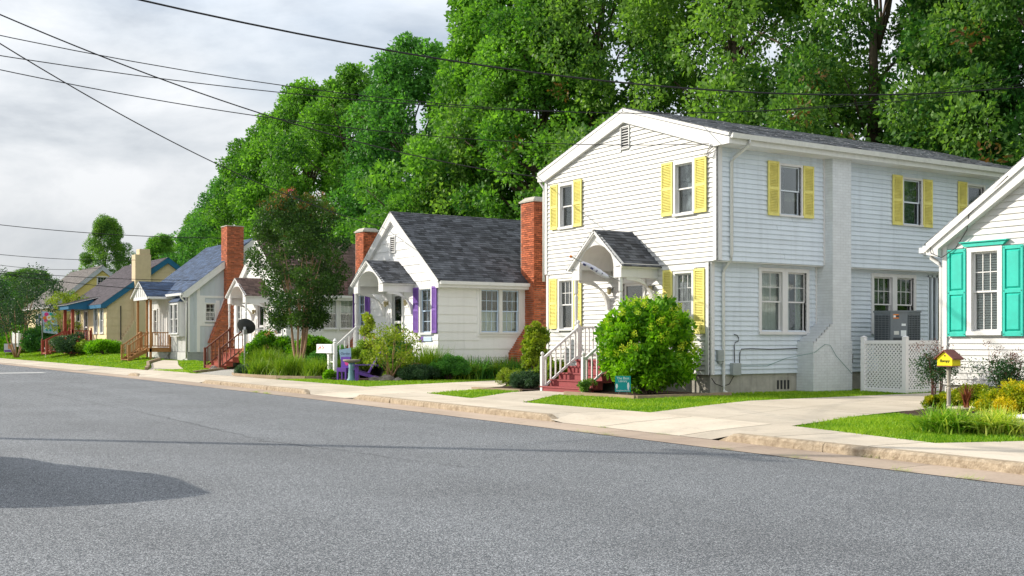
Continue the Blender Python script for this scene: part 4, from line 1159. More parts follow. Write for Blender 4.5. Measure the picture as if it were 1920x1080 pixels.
    k = MB(); SL.box(k, 5.0, 5.25, 0.9, 1.15, 0.02, 0.12); part(k, 'disconnect_box', 'dark_metal', r)
    k = MB()
    for i in range(4): k.tube([(0.0 - 0.15, -0.22 - 0.05 * i, 6.5 - 0.06 * i), (-0.17, -0.10 + 0.03 * i, 6.35 - 0.05 * i), (-0.15, -0.12 + 0.05 * i, 6.2 + 0.03 * i)], 0.008, 5)
    part(k, 'service_drop', 'cable_black', r)
    return r
two_storey()

def cottage(y0, zb, label, m_wall, m_roof, m_shut, steps_m, twin, name, chim_x=3.72, rail_white=True, twin_cov=('lower', 'lower'), boards=True):
    r = house(name, label, y0, zb)
    FR = PL('front', 0.0); SL = PL('side', 0.0); W, D = 7.0, 9.0
    k = MB(); k.box(0.03, D, 0.02, W - 0.02, 0.0, zb + 0.55); part(k, 'foundation', 'cream_siding', r)
    zf = zb + 0.45
    fw = [(0.37, 1.36, 1.74, 3.50), (5.86, 6.62, 1.84, 3.45)]
    dr = (2.72, 3.52, 1.15, 3.30)
    ops = [opening(*o, 0.08) for o in fw] + [dr]
    pit = 0.745
    lo, hi = gable_bounds(0.0, W, 3.5, 6.28, pit)
    w = wall(r, 'front_wall', m_wall, FR, lo, hi, zf, 6.26, ops)
    siding(w, m_wall, FR, lo, hi, zf, 6.2, 0.312, ops + [(3.28, 3.72, 4.92, 5.50)], lap=0.030, wob=0.0015, seams=0.3)
    so = [opening(*o, 0.10) for o in twin]
    full = (lambda z: 0.0), (lambda z: D)
    w = wall(r, 'side_wall', m_wall, SL, *full, zf, 3.68, so)
    siding(w, m_wall, SL, *full, zf, 3.66, 0.312, so + [(chim_x, chim_x + 0.83, 0, 9), (chim_x - 0.74, chim_x + 0.83, 0, 1.05)], lap=0.030, wob=0.0015, seams=0.3)
    k = MB(); k.box(D - 0.1, D, 0, W, 0.1, 3.7); k.box(0, D, W - 0.1, W, 0.1, 3.7); part(k, 'rear_wall', m_wall, r)
    for a in fw: window(r, FR, *a, grid=(1, 1), lower_grid=(1, 1), cover='half', sash='sash_blue' if m_shut else 'white_trim', casing=0.10)
    for a in twin:
        if a[1] - a[0] > 1.4: twin_window(r, SL, *a, grid=(2, 1), lower_grid=(2, 1), covers=twin_cov, casing=0.07, sash='sash_blue', outer=0.11, outer_m=m_wall)
        else: window(r, SL, *a, grid=(2, 1), lower_grid=(1, 1), cover='half', casing=0.07)
    if m_shut:
        for (a0, a1) in ((1.38, 1.78), (0.02, 0.36), (5.46, 5.85), (6.63, 6.97)): shutter(r, FR, a0, a1, 1.80, 3.48, m_shut)
    door(r, FR, *dr)
    wall_lamp(r, FR, 3.95, 2.95, 'lens_amber'); wall_lamp(r, FR, 2.30, 2.95, 'lens_amber')
    k = MB(); FR.box(k, 3.72, 3.98, 2.0, 2.6, 0.016, 0.07); part(k, 'house_number_board', 'white_trim', r)
    louvre_vent(r, FR, 3.28, 3.72, 4.92, 5.50)
    oh = 0.26; hw = 3.5 + oh; ln = math.hypot(hw, hw * pit); zr = 6.47
    for s, ye in ((1, -oh), (-1, W + oh)):
        slope(r, 'roof_slope', (-0.16, ye, zr - hw * pit), (1, 0, 0), (0, s, pit), D + 0.3, ln, m_roof, 0.08, seed=int(y0) + s, expo=0.145, tab=0.30)
    k = MB(); ze = zr - hw * pit
    FR.poly(k, [(-oh, ze - 0.10), (-oh, ze - 0.26), (-oh + 0.18, ze - 0.26), (3.5, 6.10), (3.5, zr - 0.10)], 0.02, 0.15)
    FR.poly(k, [(W + oh, ze - 0.10), (3.5, zr - 0.10), (3.5, 6.10), (W + oh - 0.18, ze - 0.26), (W + oh, ze - 0.26)], 0.02, 0.15)
    part(k, 'rake_board', 'white_trim', r)
    k = MB(); k.box(-0.12, D, -oh - 0.03, -oh + 0.02, ze - 0.24, ze - 0.03); k.box(-0.10, D, -oh - 0.11, -oh - 0.031, ze - 0.13, ze - 0.01); part(k, 'gutter', 'white_trim', r)
    k = MB(); k.box(0, D, -oh + 0.02, 0.0, ze - 0.24, ze - 0.22); part(k, 'soffit', 'white_trim', r)
    cx = chim_x
    def sh(z):
        if z < 1.02: return cx - 0.74
        if z > 2.02: return cx
        return cx - 0.74 + (math.floor((z - 1.02) / 0.0777) * 0.0777) / 1.0 * 0.74
    core = [(cx - 0.73, cx + 0.82, -0.59, 0.0, 0.0, 1.02), (cx + 0.01, cx + 0.82, -0.59, 0.0, 1.02, 6.70)]
    faces = [('side', -0.60, sh, lambda z: cx + 0.83, 0.05, 6.70, -1), ('front', cx - 0.74, lambda z: -0.60, lambda z: 0.0, 0.05, 1.02, -1), ('front', cx, lambda z: -0.60, lambda z: 0.0 if z < 3.5 else 0.25, 2.02, 6.70, -1)]
    for i in range(13):
        z = 1.02 + i * 0.0777; core.append((sh(z + 0.02) + 0.01, cx + 0.02, -0.59, 0.0, z, z + 0.0777)); faces.append(('front', sh(z + 0.02), lambda z: -0.60, lambda z: 0.0, z, z + 0.07, -1))
    core.append((cx + 0.01, cx + 0.82, -0.59, 0.30, 3.5, 6.70))
    ch = brickwork(r, 'chimney', 'mortar', 'red_brick', faces, core, int(y0) + 9)
    k = MB(); k.prism([(cx - 0.05, -0.65, 6.70), (cx + 0.88, -0.65, 6.70), (cx + 0.88, 0.35, 6.70), (cx - 0.05, 0.35, 6.70)], (0, 0, 0.06)); k.add([(cx - 0.03, -0.63, 6.762), (cx + 0.86, -0.63, 6.762), (cx + 0.86, 0.33, 6.762), (cx - 0.03, 0.33, 6.762), (cx + 0.12, -0.48, 6.90), (cx + 0.70, -0.48, 6.90), (cx + 0.70, 0.18, 6.90), (cx + 0.12, 0.18, 6.90)], [(0, 1, 5, 4), (1, 2, 6, 5), (2, 3, 7, 6), (3, 0, 4, 7), (4, 5, 6, 7)])
    k.build('chimney_cap', 'cap_concrete', ch)
    hood(r, 3.05, 1.24, 1.30, 3.32, 3.70, 4.50, m_roof, z_arch=4.12, posts=(4.22,) if rail_white else (1.9, 4.22), floor_z=1.15, seed=int(y0))
    zg = zb - 0.02
    steps(r, 2.0, 4.25, -1.25, -2.45, 1.15, zg, 5, steps_m, 'grey_block' if rail_white else 'cedar_brown', 1.2)
    if rail_white:
        railing(r, (-2.42, 4.18, zg), (-1.22, 4.18, 1.15), 0.95, 'white_trim', 6, ends=(True, False))
        railing(r, (-1.22, 4.18, 1.15), (-0.05, 4.18, 1.15), 0.95, 'white_trim', 6, ends=(False, False))
    else:
        railing(r, (-2.45, 4.20, zg), (-1.22, 4.20, 1.15), 0.98, 'cedar_brown', 6, ends=(True, True), ball=False, post=0.11)
        railing(r, (-2.45, 2.06, zg), (-1.22, 2.06, 1.15), 0.98, 'cedar_brown', 6, ends=(True, True), ball=False, post=0.11)
        railing(r, (-1.22, 2.06, 1.15), (-0.05, 2.06, 1.15), 0.95, 'white_trim', 6, ends=(False, False), ball=False)
    return r
c2 = cottage(14.13, 0.15, 'white cottage with purple shutters, dark shingle roof and red brick chimney', 'cream_siding', 'charcoal_shingle', 'purple_paint', 'grey_block', [(1.60, 3.58, 1.68, 3.56)], 'purple_shutter_cottage')
k = MB(); k.box(-0.06, -0.02, 0.42, 1.30, 1.50, 1.66); nb = part(k, 'name_board', 'sash_blue', c2, bevel=0.01)
k = MB(); k.box(-0.065, -0.055, 1.02, 1.32, 1.49, 1.67); k.build('name_board_end', 'purple_paint', nb)
c3 = cottage(28.4, 0.20, 'white cottage with brown roof half hidden behind the dark crape myrtle', 'cream_siding', 'brown_shingle', None, 'redwood_stain', [(1.78, 2.58, 2.05, 3.58), (2.62, 3.42, 2.05, 3.58)], 'brown_roof_cottage', chim_x=3.62, rail_white=False)

def teal_house():
    zb = 0.14; y0 = -14.0
    r = house('teal_shutter_house', 'white clapboard house with turquoise panelled shutters at the right edge', y0, zb)
    FR = PL('front', 0.0); W, D = 7.02, 10.0
    k = MB(); k.box(0.04, D, 0.02, W - 0.02, 0.0, 0.70); part(k, 'foundation', 'foundation', r)
    wn_ = (5.66, 6.44, 1.62, 3.38)
    ops = [opening(*wn_, 0.08), opening(1.0, 1.8, 1.62, 3.38, 0.08), (3.1, 4.0, 1.0, 3.1)]
    pit = 0.67
    lo, hi = gable_bounds(0.0, W, 3.51, 5.86, pit)
    w = wall(r, 'front_wall', 'white_siding', FR, lo, hi, 0.62, 5.84, ops)
    siding(w, 'white_siding', FR, lo, hi, 0.62, 5.8, 0.120, ops, lap=0.030, wob=0.0, seams=0.2)
    k = MB(); k.box(D - 0.1, D, 0, W, 0.1, 3.5); k.box(0, D, W - 0.1, W, 0.1, 3.5); k.box(0, D, 0.0, 0.1, 0.1, 3.5); part(k, 'rear_wall', 'white_siding', r)
    window(r, FR, *wn_, grid=(2, 1), lower_grid=(2, 0), cover='blind', casing=0.10, proud=0.07)
    window(r, FR, 1.0, 1.8, 1.62, 3.38, grid=(2, 1), lower_grid=(2, 0), cover='blind', casing=0.10, proud=0.07)
    door(r, FR, 3.1, 4.0, 1.0, 3.1)
    k = MB(); FR.poly(k, [(5.62, 3.39), (6.48, 3.39), (6.56, 3.47), (5.54, 3.47)], 0.02, 0.10); FR.box(k, 5.52, 6.58, 3.47, 3.49, 0.02, 0.13); part(k, 'window_cornice', 'teal_paint', r)
    for a0, a1 in ((6.46, 6.88), (5.20, 5.63), (1.82, 2.22), (0.55, 0.98)): shutter(r, FR, a0, a1, 1.60, 3.36, 'teal_paint', panels=True)
    corner_board(r, FR, W - 0.05, 0.62, 3.5, 0.10); corner_board(r, FR, 0.05, 0.62, 3.5, 0.10)
    oh = 0.30; hw = 3.51 + oh; ln = math.hypot(hw, hw * pit); zr = 6.06
    for s, ye in ((1, -oh), (-1, W + oh)):
        slope(r, 'roof_slope', (-0.20, ye, zr - hw * pit), (1, 0, 0), (0, s, pit), D + 0.3, ln, 'grey_shingle', 0.07, seed=40 + s)
    ze = zr - hw * pit
    k = MB()
    FR.poly(k, [(W + oh, ze - 0.085), (3.51, zr - 0.085), (3.51, 5.62), (W + 0.02, ze - 0.12), (W + 0.02, ze - 0.28), (W + oh, ze - 0.22)], 0.02, 0.18)
    FR.poly(k, [(-oh, ze - 0.085), (-oh, ze - 0.22), (-0.02, ze - 0.28), (-0.02, ze - 0.12), (3.51, 5.62), (3.51, zr - 0.085)], 0.02, 0.18)
    part(k, 'rake_board', 'white_trim', r)
    k = MB(); FR.poly(k, [(W + oh, ze - 0.055), (3.51, zr - 0.055), (3.51, zr - 0.16), (W + oh, ze - 0.16)], 0.185, 0.22); part(k, 'rake_moulding', 'white_trim', r)
    k = MB(); k.box(-0.15, D, W + oh, W + oh + 0.11, ze - 0.16, ze - 0.03); part(k, 'gutter', 'white_trim', r)
    k = MB(); k.tube([(0.05, W + oh + 0.05, ze - 0.15), (0.05, W + oh + 0.04, ze - 0.28), (-0.01, W + 0.12, ze - 0.40), (-0.01, W + 0.06, ze - 0.5), (-0.01, W + 0.06, 0.5)], 0.045, 8); part(k, 'downspout', 'white_trim', r, smooth=True)
    k = MB(); k.tube([(-0.20, W + 0.20, ze - 0.02), (-0.22, W + 0.15, ze - 0.20), (-0.15, W - 0.05, ze - 0.30), (-0.10, W - 0.35, ze - 0.12), (-0.12, W - 0.62, ze + 0.22), (-0.20, W - 0.72, ze + 0.52), (-0.22, W - 1.6, ze + 1.18)], 0.009, 6); part(k, 'service_cable', 'cable_black', r)
    k = MB(); k.box(-0.10, 0.02, W + oh + 0.11, W + oh + 0.24, ze - 0.17, ze - 0.06); part(k, 'gutter_end_box', 'white_trim', r)
    return r
teal_house()

def ridge_house(y0, zb, label, name, W, D, ridge_x, zr, eave_z, m_front, m_side, m_roof, m_trim, oh=0.34, far_oh=0.25):
    """house whose ridge runs along the street: front slope over the street wall, gable end towards the viewer"""
    r = house(name, label, y0, zb)
    FR = PL('front', 0.0); SL = PL('side', 0.0)
    pit = (zr - eave_z) / (ridge_x + oh)
    return r, FR, SL, pit
def ridge_roof(r, W, D, ridge_x, zr, pit, m_roof, m_trim, oh, seed):
    hw = ridge_x + oh; ln = math.hypot(hw, hw * pit)
    slope(r, 'roof_slope', (-oh, -0.22, zr - hw * pit), (0, 1, 0), (1, 0, pit), W + 0.44, ln, m_roof, 0.09, trim=m_trim, seed=seed, expo=0.15, tab=0.32)
    hb = D - ridge_x + oh; lb = math.hypot(hb, hb * pit)
    slope(r, 'roof_slope', (D + oh, -0.22, zr - hb * pit), (0, 1, 0), (-1, 0, pit), W + 0.44, lb, m_roof, 0.09, trim=m_trim, seed=seed + 1, expo=0.15, tab=0.32)
    k = MB()
    SL = PL('side', 0.0); ze = zr - hw * pit
    SL.poly(k, [(-oh, ze - 0.10), (ridge_x, zr - 0.10), (ridge_x, zr - 0.42), (-oh + 0.25, ze - 0.26), (-oh, ze - 0.26)], 0.02, 0.21)
    SL.poly(k, [(D + oh, ze - 0.10), (D + oh, ze - 0.30), (ridge_x, zr - 0.42), (ridge_x, zr - 0.10)], 0.02, 0.21)
    part(k, 'rake_board', m_trim, r)
    return ze

def blue_roof_house():
    W, D, rx, zr = 8.4, 7.8, 3.9, 7.55; zb = 0.34
    r, FR, SL, pit = ridge_house(43.11, zb, 'white board and batten house with blue shingle roof and new timber porch', 'blue_roof_house', W, D, rx, zr, 4.25, None, None, None, None)
    k = MB(); k.box(0.0, D, 0.02, W, 0.0, 0.9); part(k, 'foundation', 'grey_block', r)
    k = MB(); k.box(-0.03, 0.0, 0.0, W, 0.1, 0.88); part(k, 'skirting', 'white_siding', r)
    dr = (2.85, 3.75, 1.15, 3.25); bay = (0.45, 2.15, 1.90, 3.68)
    w3 = (5.9, 6.7, 1.95, 3.5)
    ops = [dr, opening(*w3), (0.6, 2.0, 2.0, 3.6)]
    full = (lambda z: 0.0), (lambda z: W)
    w = wall(r, 'front_wall', 'white_siding', FR, *full, 0.88, 4.3, ops)
    y = 0.15; 
    while y < W:
        z0 = 0.9
        if not any(o[0] - 0.08 < y < o[1] + 0.08 for o in ops):
            b = MB(); FR.box(b, y - 0.022, y + 0.022, 0.9, 4.2, 0.0, 0.022); b.build('batten', 'white_trim', w)
        elif 0.4 < y < 2.2:
            b = MB(); FR.box(b, y - 0.022, y + 0.022, 0.9, 1.85, 0.0, 0.022); b.build('batten', 'white_trim', w)
        y += 0.26
    so = [opening(0.98, 1.62, 2.62, 3.72)]
    lo, hi = (lambda z: max(0.0, rx - (zr - 0.2 - z) / pit)), (lambda z: min(D, rx + (zr - 0.2 - z) / pit))
    w = wall(r, 'side_wall', 'batten_grey', SL, lo, hi, 0.88, zr - 0.22, so)
    x = 0.35
    while x < 2.1:
        zt = min(6.9, zr - 0.35 - (rx - x) * pit)
        for (p, q) in ((0.92, 2.3), (2.5, 4.0), (4.12, zt)):
            if 0.75 < x < 1.85 and p == 2.5: continue
            b = MB(); SL.box(b, x - 0.022, x + 0.022, p, q, 0.0, 0.02); b.build('batten', 'batten_grey', w)
        x += 0.30
    k = MB()
    for (a, b_, z0, z1) in ((0.0, 0.12, 0.9, 4.3), (0.52, 0.70, 0.9, 4.6), (0.70, 2.1, 4.0, 4.12), (0.70, 1.85, 2.38, 2.5), (0.70, 0.98, 2.5, 4.0), (1.62, 1.85, 2.5, 3.85)):
        SL.box(k, a, b_, z0, z1, 0.0, 0.03)
    k.bar(SL.P(1.30, 1.4, 0.02), SL.P(2.08, 3.95, 0.02), 0.05, 0.14, up=(0, -1, 0))
    part(k, 'wall_trim', 'white_trim', r)
    window(r, SL, 0.98, 1.62, 2.62, 3.72, grid=(1, 1), lower_grid=(1, 1), cover=None, casing=0.06)
    k = MB(); k.box(D - 0.1, D, 0, W, 0.1, 4.3); k.box(0, D, W - 0.1, W, 0.1, 4.4); part(k, 'rear_wall', 'batten_grey', r)
    # bay window
    BA = PL('front', -0.38)
    k = MB(); k.box(-0.36, 0, bay[0], bay[1], bay[2] - 0.12, bay[2]); k.box(-0.36, 0, bay[0], bay[1], bay[3], bay[3] + 0.08)
    k.box(-0.36, 0, bay[0], bay[0] + 0.06, bay[2], bay[3]); k.box(-0.36, 0, bay[1] - 0.06, bay[1], bay[2], bay[3])
    by = part(k, 'bay', 'white_trim', r)
    k = MB(); k.add([(-0.48, bay[0] - 0.1, bay[3] + 0.08), (-0.48, bay[1] + 0.1, bay[3] + 0.08), (0, bay[1] + 0.1, bay[3] + 0.08), (0, bay[0] - 0.1, bay[3] + 0.08), (0, bay[0] + 0.25, bay[3] + 0.48), (0, bay[1] - 0.25, bay[3] + 0.48)], [(0, 1, 5, 4), (0, 4, 3), (1, 2, 5), (0, 3, 2, 1)]); k.build('bay_roof', 'blue_shingle', by)
    twin_window(r, BA, bay[0], bay[1], bay[2], bay[3], grid=(1, 1), lower_grid=(1, 1), covers=('half', 'half'), casing=0.07)
    door(r, FR, *dr, dark=False)
    window(r, FR, *w3, grid=(1, 1), cover='half')
    ze = ridge_roof(r, W, D, rx, zr, pit, 'blue_shingle', 'white_trim', 0.34, 71)
    k = MB(); k.box(-0.46, -0.345, -0.2, 3.0, ze - 0.14, ze - 0.01); k.box(-0.46, -0.345, 6.1, W + 0.2, ze - 0.14, ze - 0.01); k.box(-0.345, 0, -0.2, W, ze - 0.16, ze - 0.14); part(k, 'gutter', 'white_trim', r)
    k = MB(); k.tube([(-0.40, 0.0, ze - 0.12), (-0.40, 0.0, ze - 0.25), (-0.08, 0.06, ze - 0.55), (-0.06, 0.06, ze - 0.7), (-0.06, 0.06, 0.55), (-0.25, 0.08, 0.42)], 0.05, 8); part(k, 'downspout', 'white_trim', r, smooth=True)
    # chimney
    cx = 2.11
    def sh(z):
        if z < 1.4: return 1.15
        if z > 3.9: return cx
        return 1.15 + (math.floor((z - 1.4) / 0.0777) * 0.0777) / 2.5 * (cx - 1.15)
    core = [(1.16, 3.1, -0.54, 0, 0, 1.4), (cx + 0.01, 3.1, -0.54, 0.45, 1.4, 8.12)]
    faces = [('side', -0.55, sh, lambda z: 3.1, 0.4, 8.12, -1), ('front', cx, lambda z: -0.55, lambda z: 0.0 if z < 5.6 else 0.45, 3.9, 8.12, -1)]
    for i in range(32):
        z = 1.4 + i * 0.0777; core.append((sh(z + 0.02) + 0.01, cx + 0.02, -0.54, 0.0, z, z + 0.0777)); faces.append(('front', sh(z + 0.02), lambda z: -0.55, lambda z: 0.0, z, z + 0.07, -1))
    ch = brickwork(r, 'chimney', 'mortar', 'red_brick', faces, core, 77)
    k = MB(); k.box(cx - 0.03, 3.13, -0.58, 0.48, 8.12, 8.17); k.build('chimney_cap', 'cap_concrete', ch)
    # porch: deck, lattice skirt, posts, gable roof, railings, steps
    y0, y1, xd, zd = 3.15, 6.0, -1.25, 1.12
    k = MB(); k.box(xd, -0.01, y0, y1, zd - 0.24, zd - 0.03); dk = part(k, 'porch_deck', 'new_timber', r)
    x = xd - 0.02
    while x < -0.12:
        b = MB(); b.box(x, x + 0.13, y0 - 0.02, y1 + 0.02, zd - 0.03, zd); b.build('deck_board', 'new_timber', dk); x += 0.137
    lat = MB()
    for (P_, Q_) in (((xd + 0.02, y0 + 0.04), (-0.03, y0 + 0.04)),):
        L = Vector((Q_[0] - P_[0], Q_[1] - P_[1], 0)); n_ = 16
        for i in range(-8, n_ + 8):
            for sgn in (1, -1):
                t0, t1 = i / n_, i / n_ + sgn * 0.40
                a = (P_[0] + L.x * t0, P_[1], zb); b_ = (P_[0] + L.x * t1, P_[1], zd - 0.25)
                if min(t0, t1) < -0.02 or max(t0, t1) > 1.02: continue
                lat.bar(a, b_, 0.012, 0.022, up=(0, 1, 0))
    lat.build('lattice_skirt', 'white_trim', dk, kind='stuff')
    for py in (y0 + 0.06, y1 - 0.06):
        b = MB(); b.box(xd + 0.0, xd + 0.12, py - 0.06, py + 0.06, zb - 0.1, 4.15); b.build('porch_post', 'new_timber', dk)
    b = MB(); b.box(xd + 0.55, xd + 0.66, y1 - 0.11, y1, zb, 4.1); b.build('porch_post', 'new_timber', dk)
    pc, ph, px = 4.45, 1.65, -1.45; pz, pe = 5.05, 4.18
    k = MB(); FRP = PL('front', px)
    FRP.poly(k, [(pc - ph, pe - 0.08), (pc + ph, pe - 0.08), (pc, pz - 0.06)], -0.10, 0.0)
    k.box(px, 0, pc - ph, pc - ph + 0.14, pe - 0.24, pe - 0.08); k.box(px, 0, pc + ph - 0.14, pc + ph, pe - 0.24, pe - 0.08); k.box(px, px + 0.1, pc - ph, pc + ph, pe - 0.24, pe - 0.08)
    k.box(px + 0.1, 0, pc - ph + 0.1, pc + ph - 0.1, pe - 0.12, pe - 0.09)
    pg = part(k, 'porch_gable', 'white_trim', r)
    for i in range(1, 8):
        yy = pc - ph + 2 * ph * i / 8; zt = pz - 0.12 - (pz - pe) * abs(yy - pc) / ph
        b = MB(); FRP.box(b, yy - 0.02, yy + 0.02, pe - 0.05, zt, 0.0, 0.02); b.build('batten', 'grey_block', pg)
    prise = (pz - pe) / ph; pl_ = math.hypot(ph + 0.14, (ph + 0.14) * prise)
    for s in (-1, 1):
        ln2 = 3.1
        slope(r, 'porch_roof', (px - 0.12, pc + s * (ph + 0.14), pz - (ph + 0.14) * prise), (1, 0, 0), (0, -s, prise), 1.95, pl_, 'blue_shingle', 0.06, seed=81 + s)
        c = MB(); c.add([(0.35, pc + s * ph * 0.9, pz + 0.01 - ph * 0.9 * prise), (1.40, pc, pz + 0.012), (0.35, pc, pz + 0.012)], [(0, 1, 2)]); part(c, 'porch_valley', 'blue_shingle', r)
    k = MB(); k.box(-1.50, 0.0, pc - ph - 0.26, pc - ph - 0.145, pe - 0.20, pe - 0.08); part(k, 'porch_gutter', 'white_trim', r)
    railing(r, (xd + 0.06, y0 + 0.06, zd), (-0.06, y0 + 0.06, zd), 0.92, 'new_timber', 7, ends=(False, True), ball=False)
    railing(r, (xd + 0.06, y1 - 0.06, zd), (-0.06, y1 - 0.06, zd), 0.92, 'new_timber', 7, ends=(False, False), ball=False)
    railing(r, (xd + 0.06, 5.25, zd), (xd + 0.06, y1 - 0.06, zd), 0.92, 'new_timber', 4, ends=(True, False), ball=False)
    st = MB(); 
    for yy in (3.75, 5.2): st.prism([(xd, yy - 0.03, zd - 0.28), (xd, yy - 0.03, zd - 0.04), (-2.35, yy - 0.03, zb + 0.12), (-2.35, yy - 0.03, zb - 0.04)], (0, 0.05, 0))
    sb = part(st, 'stair_stringer', 'new_timber', r)
    for i in range(4):
        zz = zb + (zd - zb) * (i + 0.6) / 4.6; xx = -2.35 + 1.1 * i / 4
        b = MB(); b.box(xx - 0.02, xx + 0.28, 3.70, 5.25, zz - 0.035, zz); b.build('step', 'new_timber', sb)
    for yy in (3.72, 5.22): railing(r, (-2.33, yy, zb), (xd + 0.02, yy, zd), 0.92, 'new_timber', 6, ends=(True, True), ball=False)
    return r
blue_roof_house()

def tan_house():
    W, D, rx, zr = 11.4, 8.4, 4.25, 7.55; zb = 0.62; oh = 0.42
    r, FR, SL, pit = ridge_house(61.47, zb, 'tan cottage with plum shingle roof, blue eaves and red porch railing', 'tan_house', W, D, rx, zr, 4.10, None, None, None, None, oh)
    k = MB(); k.box(0.0, D, 0.02, W, 0.2, 1.0); part(k, 'foundation', 'tan_wall', r)
    fw = [(0.75, 1.80, 2.02, 3.98), (2.45, 3.60, 2.02, 3.98), (7.75, 9.20, 2.1, 3.98)]; dr = (5.5, 6.5, 1.35, 3.75)
    ops = [opening(*o) for o in fw] + [dr]
    full = (lambda z: 0.0), (lambda z: W)
    w = wall(r, 'front_wall', 'butter_wall', FR, *full, 0.9, 4.2, ops)
    siding(w, 'butter_wall', FR, *full, 0.9, 4.1, 0.55, ops, lap=0.03)
    lo, hi = (lambda z: max(0.0, rx - (zr - 0.2 - z) / pit)), (lambda z: min(D, rx + (zr - 0.2 - z) / pit))
    so = [opening(4.9, 5.7, 5.0, 6.1)]
    w = wall(r, 'side_wall', 'tan_wall', SL, lo, hi, 0.9, zr - 0.22, so)
    siding(w, 'tan_wall', SL, lo, hi, 0.95, 7.1, 0.55, so + [(1.7, 2.95, 0, 9)], lap=0.03)
    window(r, SL, 4.9, 5.7, 5.0, 6.1, grid=(1, 1), cover=None)
    for a in fw: window(r, FR, *a, grid=None, cover='half', casing=0.13)
    door(r, FR, *dr, dark=False)
    k = MB(); k.box(D - 0.1, D, 0, W, 0.2, 4.2); k.box(0, D, W - 0.1, W, 0.2, 4.3); part(k, 'rear_wall', 'tan_wall', r)
    ze = ridge_roof(r, W, D, rx, zr, pit, 'plum_shingle', 'blue_trim', oh, 91)
    k = MB(); k.box(-oh - 0.03, -oh + 0.02, -0.22, W + 0.22, ze - 0.26, ze - 0.02); part(k, 'fascia', 'blue_trim', r)
    k = MB(); k.box(-oh + 0.02, 0, -0.2, W, ze - 0.26, ze - 0.24); part(k, 'soffit', 'blue_trim', r)
    ch = MB(); ch.box(1.84, 2.95, -0.5, 0.45, 0.3, 7.65); ch.box(2.15, 2.90, -0.45, 0.40, 7.65, 8.05)
    for i in range(7): ch.box(1.84 - 0.14 * (7 - i), 1.84 - 0.14 * (6 - i), -0.49, 0.01, 0.3, 1.6 + i * 0.22)
    part(ch, 'chimney', 'tan_wall', r, bevel=0.02)
    k = MB(); k.tube([(0.95, -0.06, 0.7), (0.95, -0.06, 4.0)], 0.035, 6); part(k, 'conduit', 'dark_metal', r)
    k = MB(); SL.box(k, 0.72, 0.95, 1.1, 1.5, 0.02, 0.12); SL.box(k, 0.28, 0.46, 1.25, 1.5, 0.02, 0.12); part(k, 'meter_box', 'box_grey', r)
    # porch
    y0, y1, xd, zd = 4.2, 6.9, -1.5, 1.35
    k = MB(); k.box(xd, 0, y0, y1, zb, zd); pb = part(k, 'porch_base', 'redwood_stain', r)
    k = MB(); k.hexa([(xd - 0.25, y0 - 0.4, 3.82), (0, y0 - 0.4, 3.82), (0, y1 + 0.4, 3.82), (xd - 0.25, y1 + 0.4, 3.82), (xd - 0.25, y0 - 0.4, 4.13), (0, y0 - 0.4, 4.55), (0, y1 + 0.4, 4.55), (xd - 0.25, y1 + 0.4, 4.13)])
    part(k, 'porch_beam', 'blue_trim', r)
    slope(r, 'porch_roof', (xd - 0.4, y0 - 0.5, 4.16), (0, 1, 0), (1, 0, 0.26), y1 - y0 + 1.0, 2.50, 'plum_shingle', 0.05, trim='white_trim', seed=95)
    for yy in (y0 + 0.1, y1 - 0.1):
        b = MB(); b.box(xd + 0.05, xd + 0.25, yy - 0.1, yy + 0.1, zd, 3.82); b.build('porch_post', 'redwood_stain', pb)
    railing(r, (xd + 0.12, y0 + 0.06, zd), (-0.06, y0 + 0.06, zd), 0.95, 'redwood_stain', 9, ends=(True, True), ball=True, post=0.12, bal=0.06)
    for yy in (5.0, 6.6): railing(r, (-3.0, yy, zb - 0.05), (xd + 0.05, yy, zd), 0.95, 'redwood_stain', 11, ends=(True, True), ball=True, post=0.12, bal=0.06)
    railing(r, (xd + 0.12, y0 + 0.06, zd), (xd + 0.12, 5.0, zd), 0.95, 'redwood_stain', 4, ends=(False, False), bal=0.06)
    sb = None
    for i in range(5):
        b = MB(); zz = zb + (zd - zb) * (i + 0.5) / 5; xx = -3.0 + 1.5 * i / 5
        b.box(xx, xx + 0.34, 5.0, 6.6, zz - 0.12, zz)
        if sb is None: sb = part(b, 'stair', 'redwood_stain', r)
        else: b.build('step', 'redwood_stain', sb)
    return r
tan_house()

